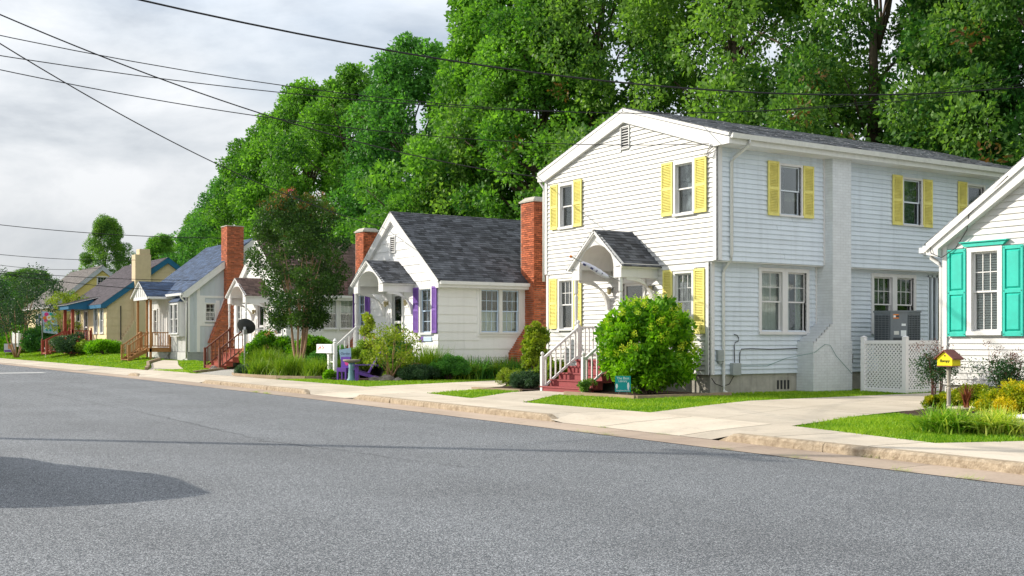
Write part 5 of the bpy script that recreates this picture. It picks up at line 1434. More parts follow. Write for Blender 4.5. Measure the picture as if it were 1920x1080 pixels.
def yellow_house():
    W, D, rx, zr = 11.5, 7.6, 3.8, 7.9; zb = 0.62; oh = 0.40
    r, FR, SL, pit = ridge_house(78.6, zb, 'pale yellow clapboard house with taupe roof and blue shutters far left', 'yellow_house', W, D, rx, zr, 4.4, None, None, None, None, oh)
    k = MB(); k.box(0.0, D, 0.02, W, 0.2, 1.0); part(k, 'foundation', 'grey_block', r)
    fw = [(0.6, 1.5, 1.9, 3.9), (1.6, 2.5, 1.9, 3.9), (6.0, 6.9, 1.9, 3.9)]; dr = (4.2, 5.1, 1.3, 3.6)
    ops = [opening(*o) for o in fw] + [dr]
    full = (lambda z: 0.0), (lambda z: W)
    w = wall(r, 'front_wall', 'butter_wall', FR, *full, 0.9, 4.45, ops)
    siding(w, 'butter_wall', FR, *full, 0.9, 4.35, 0.25, ops, lap=0.035)
    lo, hi = (lambda z: max(0.0, rx - (zr - 0.2 - z) / pit)), (lambda z: min(D, rx + (zr - 0.2 - z) / pit))
    so = [opening(3.35, 4.25, 5.9, 7.0)]
    w = wall(r, 'side_wall', 'pale_yellow', SL, lo, hi, 0.9, zr - 0.22, so)
    siding(w, 'pale_yellow', SL, lo, hi, 0.9, 7.4, 0.25, so, lap=0.035)
    window(r, SL, 3.35, 4.25, 5.9, 7.0, grid=(2, 1), cover=None)
    for a in fw: window(r, FR, *a, grid=(1, 1), cover='half', casing=0.10)
    for (a0, a1) in ((0.15, 0.58), (2.52, 2.95), (5.55, 5.98), (6.92, 7.35)): shutter(r, FR, a0, a1, 1.9, 3.9, 'navy_shutter')
    door(r, FR, *dr)
    k = MB(); k.box(D - 0.1, D, 0, W, 0.2, 4.4); k.box(0, D, W - 0.1, W, 0.2, 4.5); part(k, 'rear_wall', 'pale_yellow', r)
    ze = ridge_roof(r, W, D, rx, zr, pit, 'taupe_shingle', 'batten_grey', oh, 101)
    k = MB(); k.box(-oh - 0.1, -oh - 0.02, -0.2, W, ze - 0.14, ze - 0.02); part(k, 'gutter', 'white_trim', r)
    k = MB(); k.box(-2.2, 0, 3.4, 6.2, 1.05, 1.25); pb = part(k, 'porch_deck', 'grey_block', r)
    railing(r, (-2.15, 3.45, 1.25), (-0.05, 3.45, 1.25), 0.95, 'vinyl_white', 12, ends=(True, True), ball=True, post=0.14, bal=0.09)
    railing(r, (-2.15, 3.45, 1.25), (-2.15, 6.15, 1.25), 0.95, 'vinyl_white', 13, ends=(False, True), ball=True, post=0.14, bal=0.09)
    return r
yellow_house()
# ------------------------------------------------------------------ plants
def leaf_arrays(P, D, L, Wd, rng, spread=0.9, droop=0.25, fold=0.18):
    """one folded four-cornered leaf per point, growing roughly along D"""
    n = len(P)
    a = D + rng.normal(0, spread, (n, 3)); a[:, 2] -= droop
    a /= np.linalg.norm(a, axis=1, keepdims=True) + 1e-9
    t = rng.normal(0, 1, (n, 3)); b = np.cross(a, t); b /= np.linalg.norm(b, axis=1, keepdims=True) + 1e-9
    c = np.cross(a, b); L = L[:, None]; Wd = Wd[:, None]
    V = np.stack([P, P + a * L * 0.45 + b * Wd * 0.5 + c * Wd * fold, P + a * L, P + a * L * 0.45 - b * Wd * 0.5 + c * Wd * fold], 1)
    return V.reshape(-1, 3)
def leaf_mesh(name, P, D, size, aspect, m, rng, parent=None, loc=None, shade=None, spread=0.9, droop=0.25, kind=None):
    n = len(P); L = size * rng.uniform(0.7, 1.3, n)
    V = leaf_arrays(P, D, L, L * aspect, rng, spread, droop)
    sh = np.clip((shade if shade is not None else 0.5) + rng.normal(0, 0.17, n), 0, 1)
    return quadmesh(name, V, np.arange(4 * n).reshape(n, 4), sh, m, parent, loc, kind)
def blob_points(blobs, per, rng, shell=0.55):
    """leaf positions on and inside clumps; clumps are (x, y, z, radius, tone)"""
    Ps, Ds, Ss = [], [], []
    for (x, y, z, r, s) in blobs:
        n = max(4, int(per * r * r))
        d = rng.normal(0, 1, (n, 3)); d /= np.linalg.norm(d, axis=1, keepdims=True)
        q = d * (r * (shell + (1 - shell) * rng.uniform(0, 1, n) ** 0.6))[:, None] * np.array([1, 1, 0.8])
        # frayed outline
        q *= rng.uniform(0.85, 1.22, (n, 1))
        Ps.append(q + (x, y, z)); Ds.append(d + (0, 0, 0.25)); Ss.append(np.full(n, s) + rng.normal(0, 0.03))
    return np.concatenate(Ps), np.concatenate(Ds), np.concatenate(Ss)
def limb(mb, a, b, r0, r1, rr, wig=0.12, n=5):
    a, b = Vector(a), Vector(b); L = (b - a).length; pts = []; rs = []
    for i in range(n + 1):
        t = i / n; p = a.lerp(b, t)
        if 0 < i < n: p += Vector((rr.uniform(-1, 1), rr.uniform(-1, 1), rr.uniform(-0.5, 0.5))) * wig * L * 0.3
        pts.append(p); rs.append(r0 + (r1 - r0) * t)
    mb.tube(pts, rs, 7)
def big_tree(name, H, R0, z0, m, seed, per=60, leaf=0.30, nb=110, bark='bark', gap=0.0, conical=0.0, tone=(0.25, 0.75), label='', loc=(0, 0, 0), group=None):
    rng = np.random.default_rng(seed); rr = random.Random(seed)
    root = thing(name, label, 'tree', loc, 0, group)
    blobs = []
    lobes = [(rr.uniform(0, 6.28), rr.uniform(0.15, 0.95), rr.uniform(0.75, 1.1)) for _ in range(9)]
    while len(blobs) < nb:
        t = rr.random() ** 0.9
        prof = math.sin(math.pi * (0.12 + 0.86 * t) ** (0.75 + conical)) ** 0.75
        a = rr.uniform(0, 6.283)
        bump = 1.0
        for (la, lt, ls) in lobes:
            dd = math.cos(a - la) * math.exp(-((t - lt) / 0.16) ** 2)
            bump += 0.22 * dd * ls
        rad = R0 * prof * bump * rr.uniform(0.30, 1.0) ** 0.45
        z = z0 + (H - z0) * t
        r = rr.uniform(0.38, 1.15) * R0 / 5.5
        # outer and upper clumps carry the youngest, palest leaves
        blobs.append((rad * math.cos(a), rad * math.sin(a), z - r * 0.5, r, rr.uniform(*tone)))
    k = MB(); th = H * 0.62
    limb(k, (0, 0, -0.3), (rr.uniform(-0.4, 0.4), rr.uniform(-0.4, 0.4), th), 0.022 * H, 0.008 * H, rr, 0.04, 7)
    for b in rr.sample(blobs, min(34, len(blobs))):
        zb_ = max(1.5, min(th * 0.95, b[2] - math.hypot(b[0], b[1]) * 0.7))
        limb(k, (0, 0, zb_), (b[0], b[1], b[2]), 0.006 * H * (1.15 - zb_ / H), 0.03, rr, 0.12, 4)
    k.build('trunk', bark, root, smooth=True)
    P, D, S = blob_points(blobs, per, rng)
    leaf_mesh('crown', P, D, leaf, 0.62, m, rng, root, None, S, 0.7, 0.35)
    return root
def place(o, label, loc, rz, s):
    o.location = loc; o.rotation_euler = (0, 0, rz); o.scale = (s[0], s[0], s[1]) ; o['label'] = label
    return o
GB = 'big trees behind the houses'
pm1 = big_tree('shade_tree', 22.0, 6.4, 1.6, 'maple_leaf', 21, 330, 0.27, 270, tone=(0.22, 0.78), group=GB)
pm2 = big_tree('shade_tree', 23.0, 6.2, 1.2, 'maple_leaf', 22, 330, 0.265, 270, tone=(0.18, 0.70), group=GB)
pd1 = big_tree('shade_tree', 22.0, 6.0, 1.5, 'deep_leaf', 23, 320, 0.26, 260, tone=(0.25, 0.8), group=GB)
po1 = big_tree('oak_tree', 22.0, 6.6, 2.0, 'olive_leaf', 24, 430, 0.21, 235, tone=(0.15, 0.75), group=GB)
po2 = big_tree('oak_tree', 21.0, 6.2, 2.0, 'olive_leaf', 25, 430, 0.205, 225, tone=(0.10, 0.62), group=GB)
# (prototype, label, x, y, turn, width scale, height scale)
TREES = [
 (pm1, 'leafy green tree at the far left end of the tall tree belt', 18.5, 97.0, 0.4, 0.72, 0.66),
 (pd1, 'dark green tree second from the left end of the tree belt', 17.5, 88.0, 1.4, 0.85, 0.78),
 (pm2, 'broad green tree above the blue shingle roof', 18.5, 78.5, 2.2, 0.95, 0.93),
 (pm1, 'tall green tree rising above the blooming crape myrtle', 18.0, 68.5, 3.0, 0.98, 1.02),
 (pm2, 'green tree above the brown roof of the white cottage', 18.0, 59.5, 4.1, 0.98, 0.96),
 (pd1, 'deep green tree behind the chimney of the brown roof cottage', 18.5, 50.5, 5.0, 1.0, 1.03),
 (pm1, 'very tall bright green tree above the purple shutter cottage ridge', 18.0, 38.5, 5.6, 1.02, 1.16),
 (pm2, 'green tree directly behind the purple shutter cottage roof', 16.0, 31.0, 0.9, 0.95, 0.92),
 (po1, 'olive green oak above the left eave of the two storey house', 19.0, 30.0, 1.9, 1.12, 1.25),
 (po1, 'tall olive oak above the peak of the two storey house', 20.0, 20.0, 4.4, 1.10, 1.18),
 (po2, 'thin crowned oak with sky gaps above the two storey house roof', 20.5, 11.5, 0.2, 1.0, 1.15),
 (pd1, 'dark tree between the oaks above the long roof', 24.5, 8.0, 2.6, 0.9, 1.05),
 (po2, 'loose oak above the far end of the two storey house roof', 20.5, 3.5, 3.3, 1.0, 1.05),
 (pd1, 'dark green tree filling the gap above the third upper side window', 25.5, 5.0, 0.7, 0.95, 1.1),
 (po1, 'oak at the right edge above the turquoise shutter house', 21.0, -4.5, 5.2, 0.95, 0.98),
]
used = set()
for p, lab, x, y, rz, sw, sh_ in TREES:
    o = p if id(p) not in used else copy_tree(p)
    used.add(id(p))
    place(o, lab, (x, y, gz(x, y) - 0.1), rz, (sw, sh_))
for lab, x, y, rz, sw, sh_, p in (('small green tree behind the white cottages, low gap filler', 12.5, 24.5, 1.0, 0.50, 0.42, pm1), ('low green tree between the two storey house and purple shutter cottage', 13.5, 10.5, 2.0, 0.55, 0.45, pd1), ('low green tree behind the brown roof cottage', 13.0, 38.5, 3.0, 0.6, 0.5, pm2), ('round green tree behind the tan house chimney', 18.5, 112.0, 0.5, 0.62, 0.60, pm1), ('lone green tree in front of open sky, above the yellow house roof', 10.0, 103.0, 2.5, 0.52, 0.64, po1), ('olive tree beyond the yellow house, leftmost far tree', 6.5, 128.0, 1.3, 0.85, 0.46, po2), ('pale far tree beyond the yellow house beside the leftmost', 10.0, 142.0, 4.0, 0.9, 0.48, po1), ('dark shrubby tree by the left frame edge', -1.5, 105.0, 2.0, 0.8, 0.36, pd1), ('green tree filling the tree belt behind the blue roof house', 13.5, 62.0, 3.7, 0.62, 0.5, pm1)):
    o = copy_tree(p); place(o, lab, (x, y, gz(x, y) - 0.1), rz, (sw, sh_)); o['group'] = 'smaller trees behind the houses'
for i, (x, y, sw, p) in enumerate(((-6.0, 150.0, 0.7, pm1), (-16.0, 160.0, 0.8, pd1), (-27.0, 156.0, 0.75, pm2), (-38.0, 148.0, 0.8, po1), (3.0, 158.0, 0.8, po2), (-32.0, 110.0, 0.6, pm1))):
    o = copy_tree(p); place(o, ('tree closing the far end of the street, just left of the yellow house', 'tree closing the far end of the street, middle of the row', 'tree at the far end of the street across the road', 'leftmost tree at the far end of the street', 'tree at the far end of the street behind the yellow house', 'tree across the street far up the road')[i], (x, y, gz(x, y) - 0.1), i * 1.1, (sw, sw * 0.72)); o['group'] = 'trees at the end of the street'
# rusty dead sprays caught in the oaks
rng = np.random.default_rng(5)
blobs = [(19.0 + rng.normal(0, 1.5) - 5.0, y + rng.normal(0, 1.0), z + rng.normal(0, 0.7), 0.55, 0.7) for (y, z) in ((30, 12), (26, 14.5), (20, 11), (8, 8.5), (7, 10), (5.5, 9), (1.5, 8.0), (3.0, 12.5), (9, 13))]
P, D, S = blob_points(blobs, 130, rng)
o = leaf_mesh('dead_foliage', P, D, 0.22, 0.5, 'rust_leaf', rng, None, None, S + 0.1, kind='stuff'); tag(o, 'rust brown dead leaf sprays hanging among the oaks', 'dead foliage')

def crape(name, label, loc, H, R0, seed, leaf_m='crape_leaf', tips=True, stems=6, per=250, leaf=0.085, z0=2.0, bark='crape_bark', nb=80, spread=0.35, lean=(0, 0)):
    """multi-stemmed small tree with a vase of slender stems"""
    rng = np.random.default_rng(seed); rr = random.Random(seed)
    root = thing(name, label, 'tree', loc)
    k = MB(); ends = []
    for i in range(stems):
        a = 6.283 * i / stems + rr.uniform(-0.3, 0.3); r1 = R0 * spread * rr.uniform(0.5, 1.2)
        b = (0.10 * math.cos(a), 0.10 * math.sin(a), -0.05); m_ = (r1 * 0.5 * math.cos(a), r1 * 0.5 * math.sin(a), z0 * 0.6)
        t = (r1 * math.cos(a), r1 * math.sin(a), H * rr.uniform(0.5, 0.62))
        k.tube([b, (m_[0] * 0.55, m_[1] * 0.55, z0 * 0.3), m_, ((m_[0] + t[0]) / 2 + rr.uniform(-.1, .1), (m_[1] + t[1]) / 2, (m_[2] + t[2]) / 2), t], [0.075, 0.06, 0.05, 0.036, 0.02], 8)
        for _ in range(4):
            s = Vector(m_).lerp(Vector(t), rr.uniform(0.2, 1)); an = a + rr.uniform(-1.2, 1.2); q = (s.x + R0 * 0.55 * math.cos(an) * rr.random(), s.y + R0 * 0.55 * math.sin(an) * rr.random(), s.z + rr.uniform(0.8, 0.35 * H))
            limb(k, s, q, 0.022, 0.008, rr, 0.10, 4); ends.append(q)
    k.build('trunk', bark, root, smooth=True)
    blobs = []
    while len(blobs) < nb:
        t = rr.random(); prof = min(1.0, 0.55 + 1.1 * t) * (1.0 if t < 0.72 else math.sqrt(max(0.0, 1 - ((t - 0.72) / 0.32) ** 2)))
        a = rr.uniform(0, 6.283); rad = R0 * prof * rr.uniform(0.25, 1.05) ** 0.5
        blobs.append((rad * math.cos(a) + lean[0] * t, rad * math.sin(a) + lean[1] * t, z0 + (H - z0) * t, rr.uniform(0.22, 0.48) * R0 / 1.8, rr.uniform(0.2, 0.8)))
    P, D, S = blob_points(blobs, per, rng, 0.3)
    leaf_mesh('crown', P, D, leaf, 0.6, leaf_m, rng, root, None, S, 0.9, 0.3)
    if tips:
        tb = [b for b in blobs if b[2] > z0 + (H - z0) * 0.80]
        tb = [(b[0], b[1], b[2] + 0.18, 0.22, rr.uniform(0.3, 0.9)) for b in tb] + [(R0 * 0.85 * math.cos(a), R0 * 0.85 * math.sin(a), z0 + (H - z0) * rr.uniform(0.45, 0.7), 0.2, 0.3) for a in np.linspace(0, 6, 4)]
        P, D, S = blob_points(tb, 1000, rng, 0.2)
        leaf_mesh('young_tips', P, D, leaf * 0.8, 0.5, 'crape_tip', rng, root, None, S, 0.9, -0.1)
        top = [(-0.35 + 0.10 * i, 0.75 - 0.12 * i, H + 0.02 + 0.14 * i, 0.11, 0.5) for i in range(3)]
        P, D, S = blob_points(top, 6000, rng, 0.2)
        leaf_mesh('blossom', P, D, 0.05, 0.9, 'petal_crape', rng, root, None, S, 1.0, 0.0)
    return root
crape('crape_myrtle', 'dark multi stemmed crape myrtle with rusty tips and one pink bloom', (-2.0, 22.1, gz(-2, 22.1)), 7.2, 1.80, 31, per=1500, nb=175, z0=2.0, leaf=0.10)
crape('crape_myrtle', 'bluish green crape myrtle on the lawn at the left edge', (-3.2, 77.0, gz(-3.2, 77)), 7.0, 3.3, 32, 'grey_leaf', False, 6, 230, 0.16, 2.2, nb=85)
crape('crape_myrtle', 'small blooming crape myrtle beside the red porch railing', (-1.0, 69.6, gz(-1, 69.6)), 4.6, 1.5, 33, 'peach_leaf', False, 5, 900, 0.12, 1.6, nb=45)

def shrub(name, label, loc, rx, rz, m, seed, per=700, leaf=0.09, nb=40, aspect=0.6, blooms=None, stems=True, cat='shrub', group=None, base=0.15, tone=(0.2, 0.8), br=0.30, stem_m='bark', droop=0.2, flat=0.0):
    """rounded shrub: stems, leaf clumps, flower heads where it blooms"""
    rng = np.random.default_rng(seed); rr = random.Random(seed)
    root = thing(name, label, cat, loc, 0, group)
    blobs = []
    for i in range(nb):
        a = rr.uniform(0, 6.283); e = math.asin(rr.uniform(-0.55 + flat, 1.0)); f = rr.uniform(0.58, 1.04)
        x, y, z = math.cos(a) * math.cos(e) * rx * f, math.sin(a) * math.cos(e) * rx * f, rz + math.sin(e) * rz * f * 0.92
        blobs.append((x, y, max(base, z), br * rr.uniform(0.7, 1.25) * rx, rr.uniform(*tone)))
    if stems:
        k = MB()
        for b in rr.sample(blobs, min(14, len(blobs))): limb(k, (rr.uniform(-.08, .08), rr.uniform(-.08, .08), -0.02), b[:3], 0.018, 0.006, rr, 0.15, 4)
        k.build('stem', stem_m, root)
    P, D, S = blob_points(blobs, 4.5 * per / (rx * rx), rng, 0.35)
    leaf_mesh('foliage', P, D, leaf, aspect, m, rng, root, None, S, 0.8, droop)
    if blooms:
        nbm, bm, bs, ncol = blooms; fb = []
        for i in range(nbm):
            a = rr.uniform(0, 6.283); e = math.asin(rr.uniform(-0.2, 0.98)); f = rr.uniform(0.98, 1.10)
            c = (math.cos(a) * math.cos(e) * rx * f, math.sin(a) * math.cos(e) * rx * f, rz + math.sin(e) * rz * f)
            fb.append((c[0], c[1], c[2], bs, rr.uniform(0.2, 0.9))); fb.append((c[0] * 1.02, c[1] * 1.02, c[2] + bs * 0.9, bs * 0.7, rr.uniform(0.2, 0.9)))
        P, D, S = blob_points(fb, ncol / (bs * bs), rng, 0.3)
        leaf_mesh('flower_head', P, D, bs * 0.42, 0.8, bm, rng, root, None, S, 1.0, 0.0)
    return root
shrub('hydrangea', 'huge round hydrangea with lime yellow panicles beside the red steps', (-1.62, 0.50, gz(-1.6, 0.5)), 1.14, 1.20, 'hydrangea_leaf', 41, 640, 0.125, 170, 0.62, (95, 'hydrangea_bloom', 0.085, 32), br=0.20, base=0.12, tone=(0.15, 0.85), flat=-0.42)
def reeds(name, label, loc, n, hgt, rad, m, seed, wid=0.010, arch=0.8, cat='ornamental grass', group=None, seg=5, up=0.0, tone=0.5):
    """fountain of arching blades"""
    rng = np.random.default_rng(seed)
    a = rng.uniform(0, 2 * np.pi, n); L = hgt * rng.uniform(0.6, 1.25, n); out = rng.uniform(0.05, 1, n) ** 0.8 * arch
    b0 = rng.normal(0, rad * 0.30, (n, 2))
    V = np.zeros((n, seg + 1, 2, 3))
    for i in range(seg + 1):
        t = i / seg
        rr_ = out * L * (t ** 1.6) * (0.9 + 0.2 * t); z = L * (t - (0.42 + up * -0.3) * out * t * t)
        x = b0[:, 0] + np.cos(a) * rr_; y = b0[:, 1] + np.sin(a) * rr_
        w = wid * (1 - 0.85 * t ** 2) * rng.uniform(0.9, 1.1, n)
        px, py = -np.sin(a) * w, np.cos(a) * w
        V[:, i, 0] = np.stack([x - px, y - py, np.maximum(z, 0.01)], 1); V[:, i, 1] = np.stack([x + px, y + py, np.maximum(z, 0.01) + w * 0.3], 1)
    base = np.arange(n)[:, None, None] * (2 * (seg + 1)); q = np.arange(seg)[None, :, None] * 2
    F = (base + q + np.array([0, 1, 3, 2])[None, None, :]).reshape(-1, 4)
    sh = np.repeat(np.clip(rng.normal(tone, 0.24, n), 0, 1), seg)
    o = quadmesh(name, V.reshape(-1, 3), F, sh, m, None, loc)
    return tag(o, label, cat, group)
G = lambda x, y, dz=0.0: (x, y, gz(x, y) + dz)
RG = 'ornamental grasses by the crape myrtle'
reeds('fountain_grass', 'tall fountain grass at the foot of the crape myrtle, nearest the kerb', G(-3.4, 19.6), 1300, 0.85, 0.9, 'reed_blade', 51, 0.014, group=RG)
reeds('fountain_grass', 'large fountain grass beside the satellite dish', G(-2.2, 25.2), 1300, 1.05, 1.1, 'reed_blade', 52, 0.016, group=RG)
reeds('fountain_grass', 'yellowish fountain grass under the white mailbox side of the crape myrtle', G(-3.0, 17.9), 900, 0.72, 0.7, 'reed_blade', 53, 0.013, group=RG)
reeds('fountain_grass', 'low pale fountain grass at the left corner of the timber edged bed', G(-4.0, 21.2), 700, 0.70, 0.6, 'reed_blade', 54, 0.013, group=RG)
reeds('fountain_grass', 'fine green grass clump below the name board of the purple shutter cottage', G(-0.55, 13.85), 1300, 1.15, 0.8, 'reed_blade', 55, 0.011)
reeds('fountain_grass', 'green grass mound between the white mailbox and the crape myrtle', G(-2.4, 16.9), 700, 0.8, 0.6, 'reed_blade', 56, 0.012)
DL = 'daylilies along the cottage side wall'
for i, (x, y, n) in enumerate(((0.4, 13.4, 500), (1.2, 13.45, 560), (2.0, 13.4, 560), (2.8, 13.45, 560), (3.5, 13.4, 500))):
    reeds('daylily', ('leftmost', 'second from left', 'middle', 'fourth from left', 'rightmost')[i] + ' arching daylily clump along the purple shutter cottage side wall', G(x, y), n, 0.80, 0.9, 'deep_leaf' if i % 2 else 'reed_blade', 60 + i, 0.018, 1.35, 'daylily', DL)
reeds('liriope', 'variegated liriope clump below the yellow birdhouse mailbox, left one', G(-5.35, -11.0), 900, 0.44, 0.50, 'liriope_blade', 71, 0.012, 1.6, 'liriope', 'liriope clumps', tone=0.45)
reeds('liriope', 'pale variegated liriope clump beside the golden shrub, right one', G(-4.95, -11.55), 800, 0.42, 0.46, 'liriope_blade', 72, 0.012, 1.6, 'liriope', 'liriope clumps', tone=0.80)
reeds('red_cordyline', 'spiky red leaved plant in the low stone bowl', G(-2.45, -9.25, 0.16), 60, 0.42, 0.06, 'red_blade', 73, 0.016, 0.5, 'spiky plant')
shrub('golden_shrub', 'golden leaved mounded shrub before the white block at the right edge', G(-3.35, -10.85), 0.60, 0.34, 'gold_leaf', 81, 1500, 0.040, 110, 0.7, br=0.20, base=0.05, stems=False, tone=(0.3, 1.0), droop=-0.2)
shrub('golden_shrub', 'lower green gold mounded shrub behind the stone bowl', G(-1.55, -8.75), 0.50, 0.24, 'gold_leaf', 82, 1300, 0.040, 70, 0.7, br=0.22, base=0.05, stems=False, tone=(0.05, 0.6), droop=-0.2)
shrub('golden_shrub', 'small green gold mound left of the birdhouse pole', G(-1.55, -8.05), 0.28, 0.18, 'gold_leaf', 83, 800, 0.036, 30, 0.7, br=0.24, base=0.05, stems=False, tone=(0.05, 0.6), droop=-0.2)
def nandina(label, loc, H, R0, seed, n=520):
    rng = np.random.default_rng(seed); rr = random.Random(seed)
    root = thing('nandina', label, 'shrub', loc, 0, 'nandina shrubs by the turquoise shutter house')
    k = MB(); ends = []
    for i in range(9):
        a = rr.uniform(0, 6.283); t = (R0 * 0.7 * math.cos(a) * rr.random(), R0 * 0.7 * math.sin(a) * rr.random(), H * rr.uniform(0.6, 0.9))
        limb(k, (t[0] * 0.3, t[1] * 0.3, 0), t, 0.014, 0.006, rr, 0.08, 4)
        for _ in range(7):
            b = rr.uniform(0, 6.283); s = Vector(t) * rr.uniform(0.55, 1.0); q = (s.x + R0 * 0.55 * math.cos(b) * rr.random(), s.y + R0 * 0.55 * math.sin(b) * rr.random(), s.z + rr.uniform(-0.05, 0.25) * H)
            limb(k, s, q, 0.005, 0.002, rr, 0.1, 3); ends.append(q)
    k.build('stem', 'twig_red', root)
    low = [(q[0], q[1], q[2], 0.15 * H, rr.uniform(0.2, 0.8)) for q in ends if q[2] < H * 0.86]
    P, D, S = blob_points(low, n / (0.02 * H * H * len(low)) * 0.9, rng, 0.1); leaf_mesh('foliage', P, D, 0.055, 0.38, 'nandina_leaf', rng, root, None, S, 0.9, 0.2)
    hi_ = [(q[0], q[1], q[2] + 0.04, 0.09 * H, 0.5) for q in ends if q[2] >= H * 0.8]
    if hi_:
        P, D, S = blob_points(hi_, 3500, rng, 0.1); leaf_mesh('young_tips', P, D, 0.035, 0.4, 'nandina_tip', rng, root, None, S, 0.9, 0.0, 'stuff')
    return root
nandina('airy nandina shrub behind the yellow birdhouse mailbox', G(-0.75, -7.35), 1.25, 0.62, 91, 2600)
nandina('airy nandina shrub under the turquoise shuttered window', G(-0.75, -8.95), 1.15, 0.66, 92, 2600)
shrub('columnar_holly', 'upright leafy shrub at the left corner of the two storey house', G(-0.9, 6.6), 0.40, 1.0, 'peach_leaf', 101, 520, 0.075, 80, 0.6, br=0.26, tone=(0.3, 0.95))
shrub('coneflower_bed_plant', 'brownish flowering perennial mound beside the drive edge', G(-1.9, 6.1), 0.52, 0.26, 'peach_leaf', 102, 900, 0.045, 40, 0.5, (40, 'nandina_tip', 0.03, 14), br=0.25, base=0.05)
shrub('lavender_mound', 'grey green perennial mound left of the white newel post', G(-2.2, 5.1), 0.48, 0.24, 'grey_leaf', 103, 1100, 0.05, 40, 0.35, br=0.25, base=0.05)
shrub('rose_bush', 'small red rose bush at the foot of the red steps', G(-2.55, 1.80), 0.24, 0.20, 'olive_leaf', 104, 220, 0.05, 22, 0.6, (12, 'petal', 0.035, 14), br=0.3, base=0.06)
shrub('climbing_greens', 'leafy perennial behind the left stair railing', G(-1.6, 4.75), 0.40, 0.42, 'peach_leaf', 105, 800, 0.06, 40, 0.5, (14, 'petal_peach', 0.03, 10), br=0.28, base=0.05)
# garden of the cottage with purple shutters
shrub('round_shrub', 'dense rounded green shrub below the cottage corner', G(-0.2, 12.95), 0.62, 0.42, 'deep_leaf', 111, 1500, 0.06, 60, 0.5, br=0.25, base=0.05, tone=(0.3, 0.95))
shrub('small_fruit_tree', 'young yellowish fruit tree before the cottage door', G(-2.1, 13.75), 0.92, 1.0, 'peach_leaf', 112, 170, 0.10, 50, 0.4, (6, 'petal', 0.05, 12), br=0.26, base=0.75, tone=(0.3, 1.0), stem_m='crape_bark')
shrub('bright_shrub', 'bright yellow green shrub behind the bird bath', G(-1.7, 16.2), 0.70, 0.72, 'reed_blade', 113, 1500, 0.065, 60, 0.4, br=0.26, base=0.05, tone=(0.3, 1.0))
shrub('dark_shrub', 'dark green shrub beside the cottage door', G(-1.1, 15.4), 0.55, 0.75, 'deep_leaf', 114, 1100, 0.07, 40, 0.5, br=0.3, base=0.05)
shrub('ground_cover', 'low green ground cover before the terracotta pot', G(-1.3, 13.35), 0.70, 0.24, 'grey_leaf', 115, 1200, 0.05, 50, 0.5, br=0.22, base=0.03)
shrub('ground_cover', 'low bright ground cover between fruit tree and pot', G(-1.5, 14.0), 0.60, 0.30, 'reed_blade', 116, 1000, 0.06, 40, 0.35, br=0.22, base=0.03)
shrub('tall_sprout', 'leggy rose cane with yellow red leaves before the cottage wall', G(-1.9, 15.9), 0.22, 1.30, 'peach_leaf', 117, 110, 0.11, 14, 0.4, (3, 'petal', 0.05, 14), br=0.55, base=0.3, tone=(0.4, 1.0))
shrub('peach_hydrangea', 'shrub with peach pink blooms beside the dish pole', G(-1.2, 27.6), 1.05, 0.85, 'hydrangea_leaf', 118, 1500, 0.10, 60, 0.6, (16, 'petal_peach', 0.12, 20), br=0.25, base=0.1, tone=(0.05, 0.6))
shrub('leafy_shrub', 'leafy green shrub under the window of the brown roof cottage', G(-0.5, 24.2), 1.0, 0.80, 'hydrangea_leaf', 119, 1300, 0.10, 50, 0.6, br=0.26, base=0.1, tone=(0.1, 0.7))
shrub('grey_mound', 'small grey green mound at the timber edging corner', G(-4.1, 22.4), 0.42, 0.22, 'grey_leaf', 120, 700, 0.05, 24, 0.4, br=0.28, base=0.04)
shrub('small_hosta', 'small pale plant beside the rocks near the bird bath', G(-3.35, 16.1), 0.24, 0.16, 'hydrangea_leaf', 121, 260, 0.07, 16, 0.6, br=0.3, base=0.03, stems=False)
shrub('ivy_hedge', 'dark hedge under the white mailbox arm', G(-1.9, 18.8), 0.9, 0.55, 'deep_leaf', 122, 1400, 0.07, 50, 0.5, br=0.26, base=0.05)
# far up the street
shrub('rose_bush', 'large red rose bush at the foot of the red porch railing', G(-1.9, 63.6), 1.25, 0.75, 'grey_leaf', 131, 1000, 0.12, 50, 0.6, (22, 'petal', 0.10, 14), br=0.26, base=0.1)
shrub('round_shrub', 'bright green low shrub at the tan house corner', G(-0.8, 58.9), 1.0, 0.45, 'hydrangea_leaf', 132, 700, 0.12, 36, 0.6, br=0.28, base=0.08)
shrub('round_shrub', 'yellow green low shrub before the tan house windows', G(-1.0, 62.2), 0.8, 0.45, 'reed_blade', 133, 700, 0.12, 36, 0.6, br=0.28, base=0.08)
shrub('clipped_hedge', 'dark clipped hedge below the welcome flag', G(-0.9, 74.5), 1.9, 1.0, 'deep_leaf', 134, 2200, 0.14, 70, 0.6, br=0.24, base=0.1, tone=(0.1, 0.6))
shrub('clipped_hedge', 'green hedge behind the left crape myrtle trunks', G(-0.5, 88.0), 3.0, 0.95, 'hydrangea_leaf', 135, 2200, 0.18, 80, 0.6, br=0.24, base=0.1, tone=(0.0, 0.5))

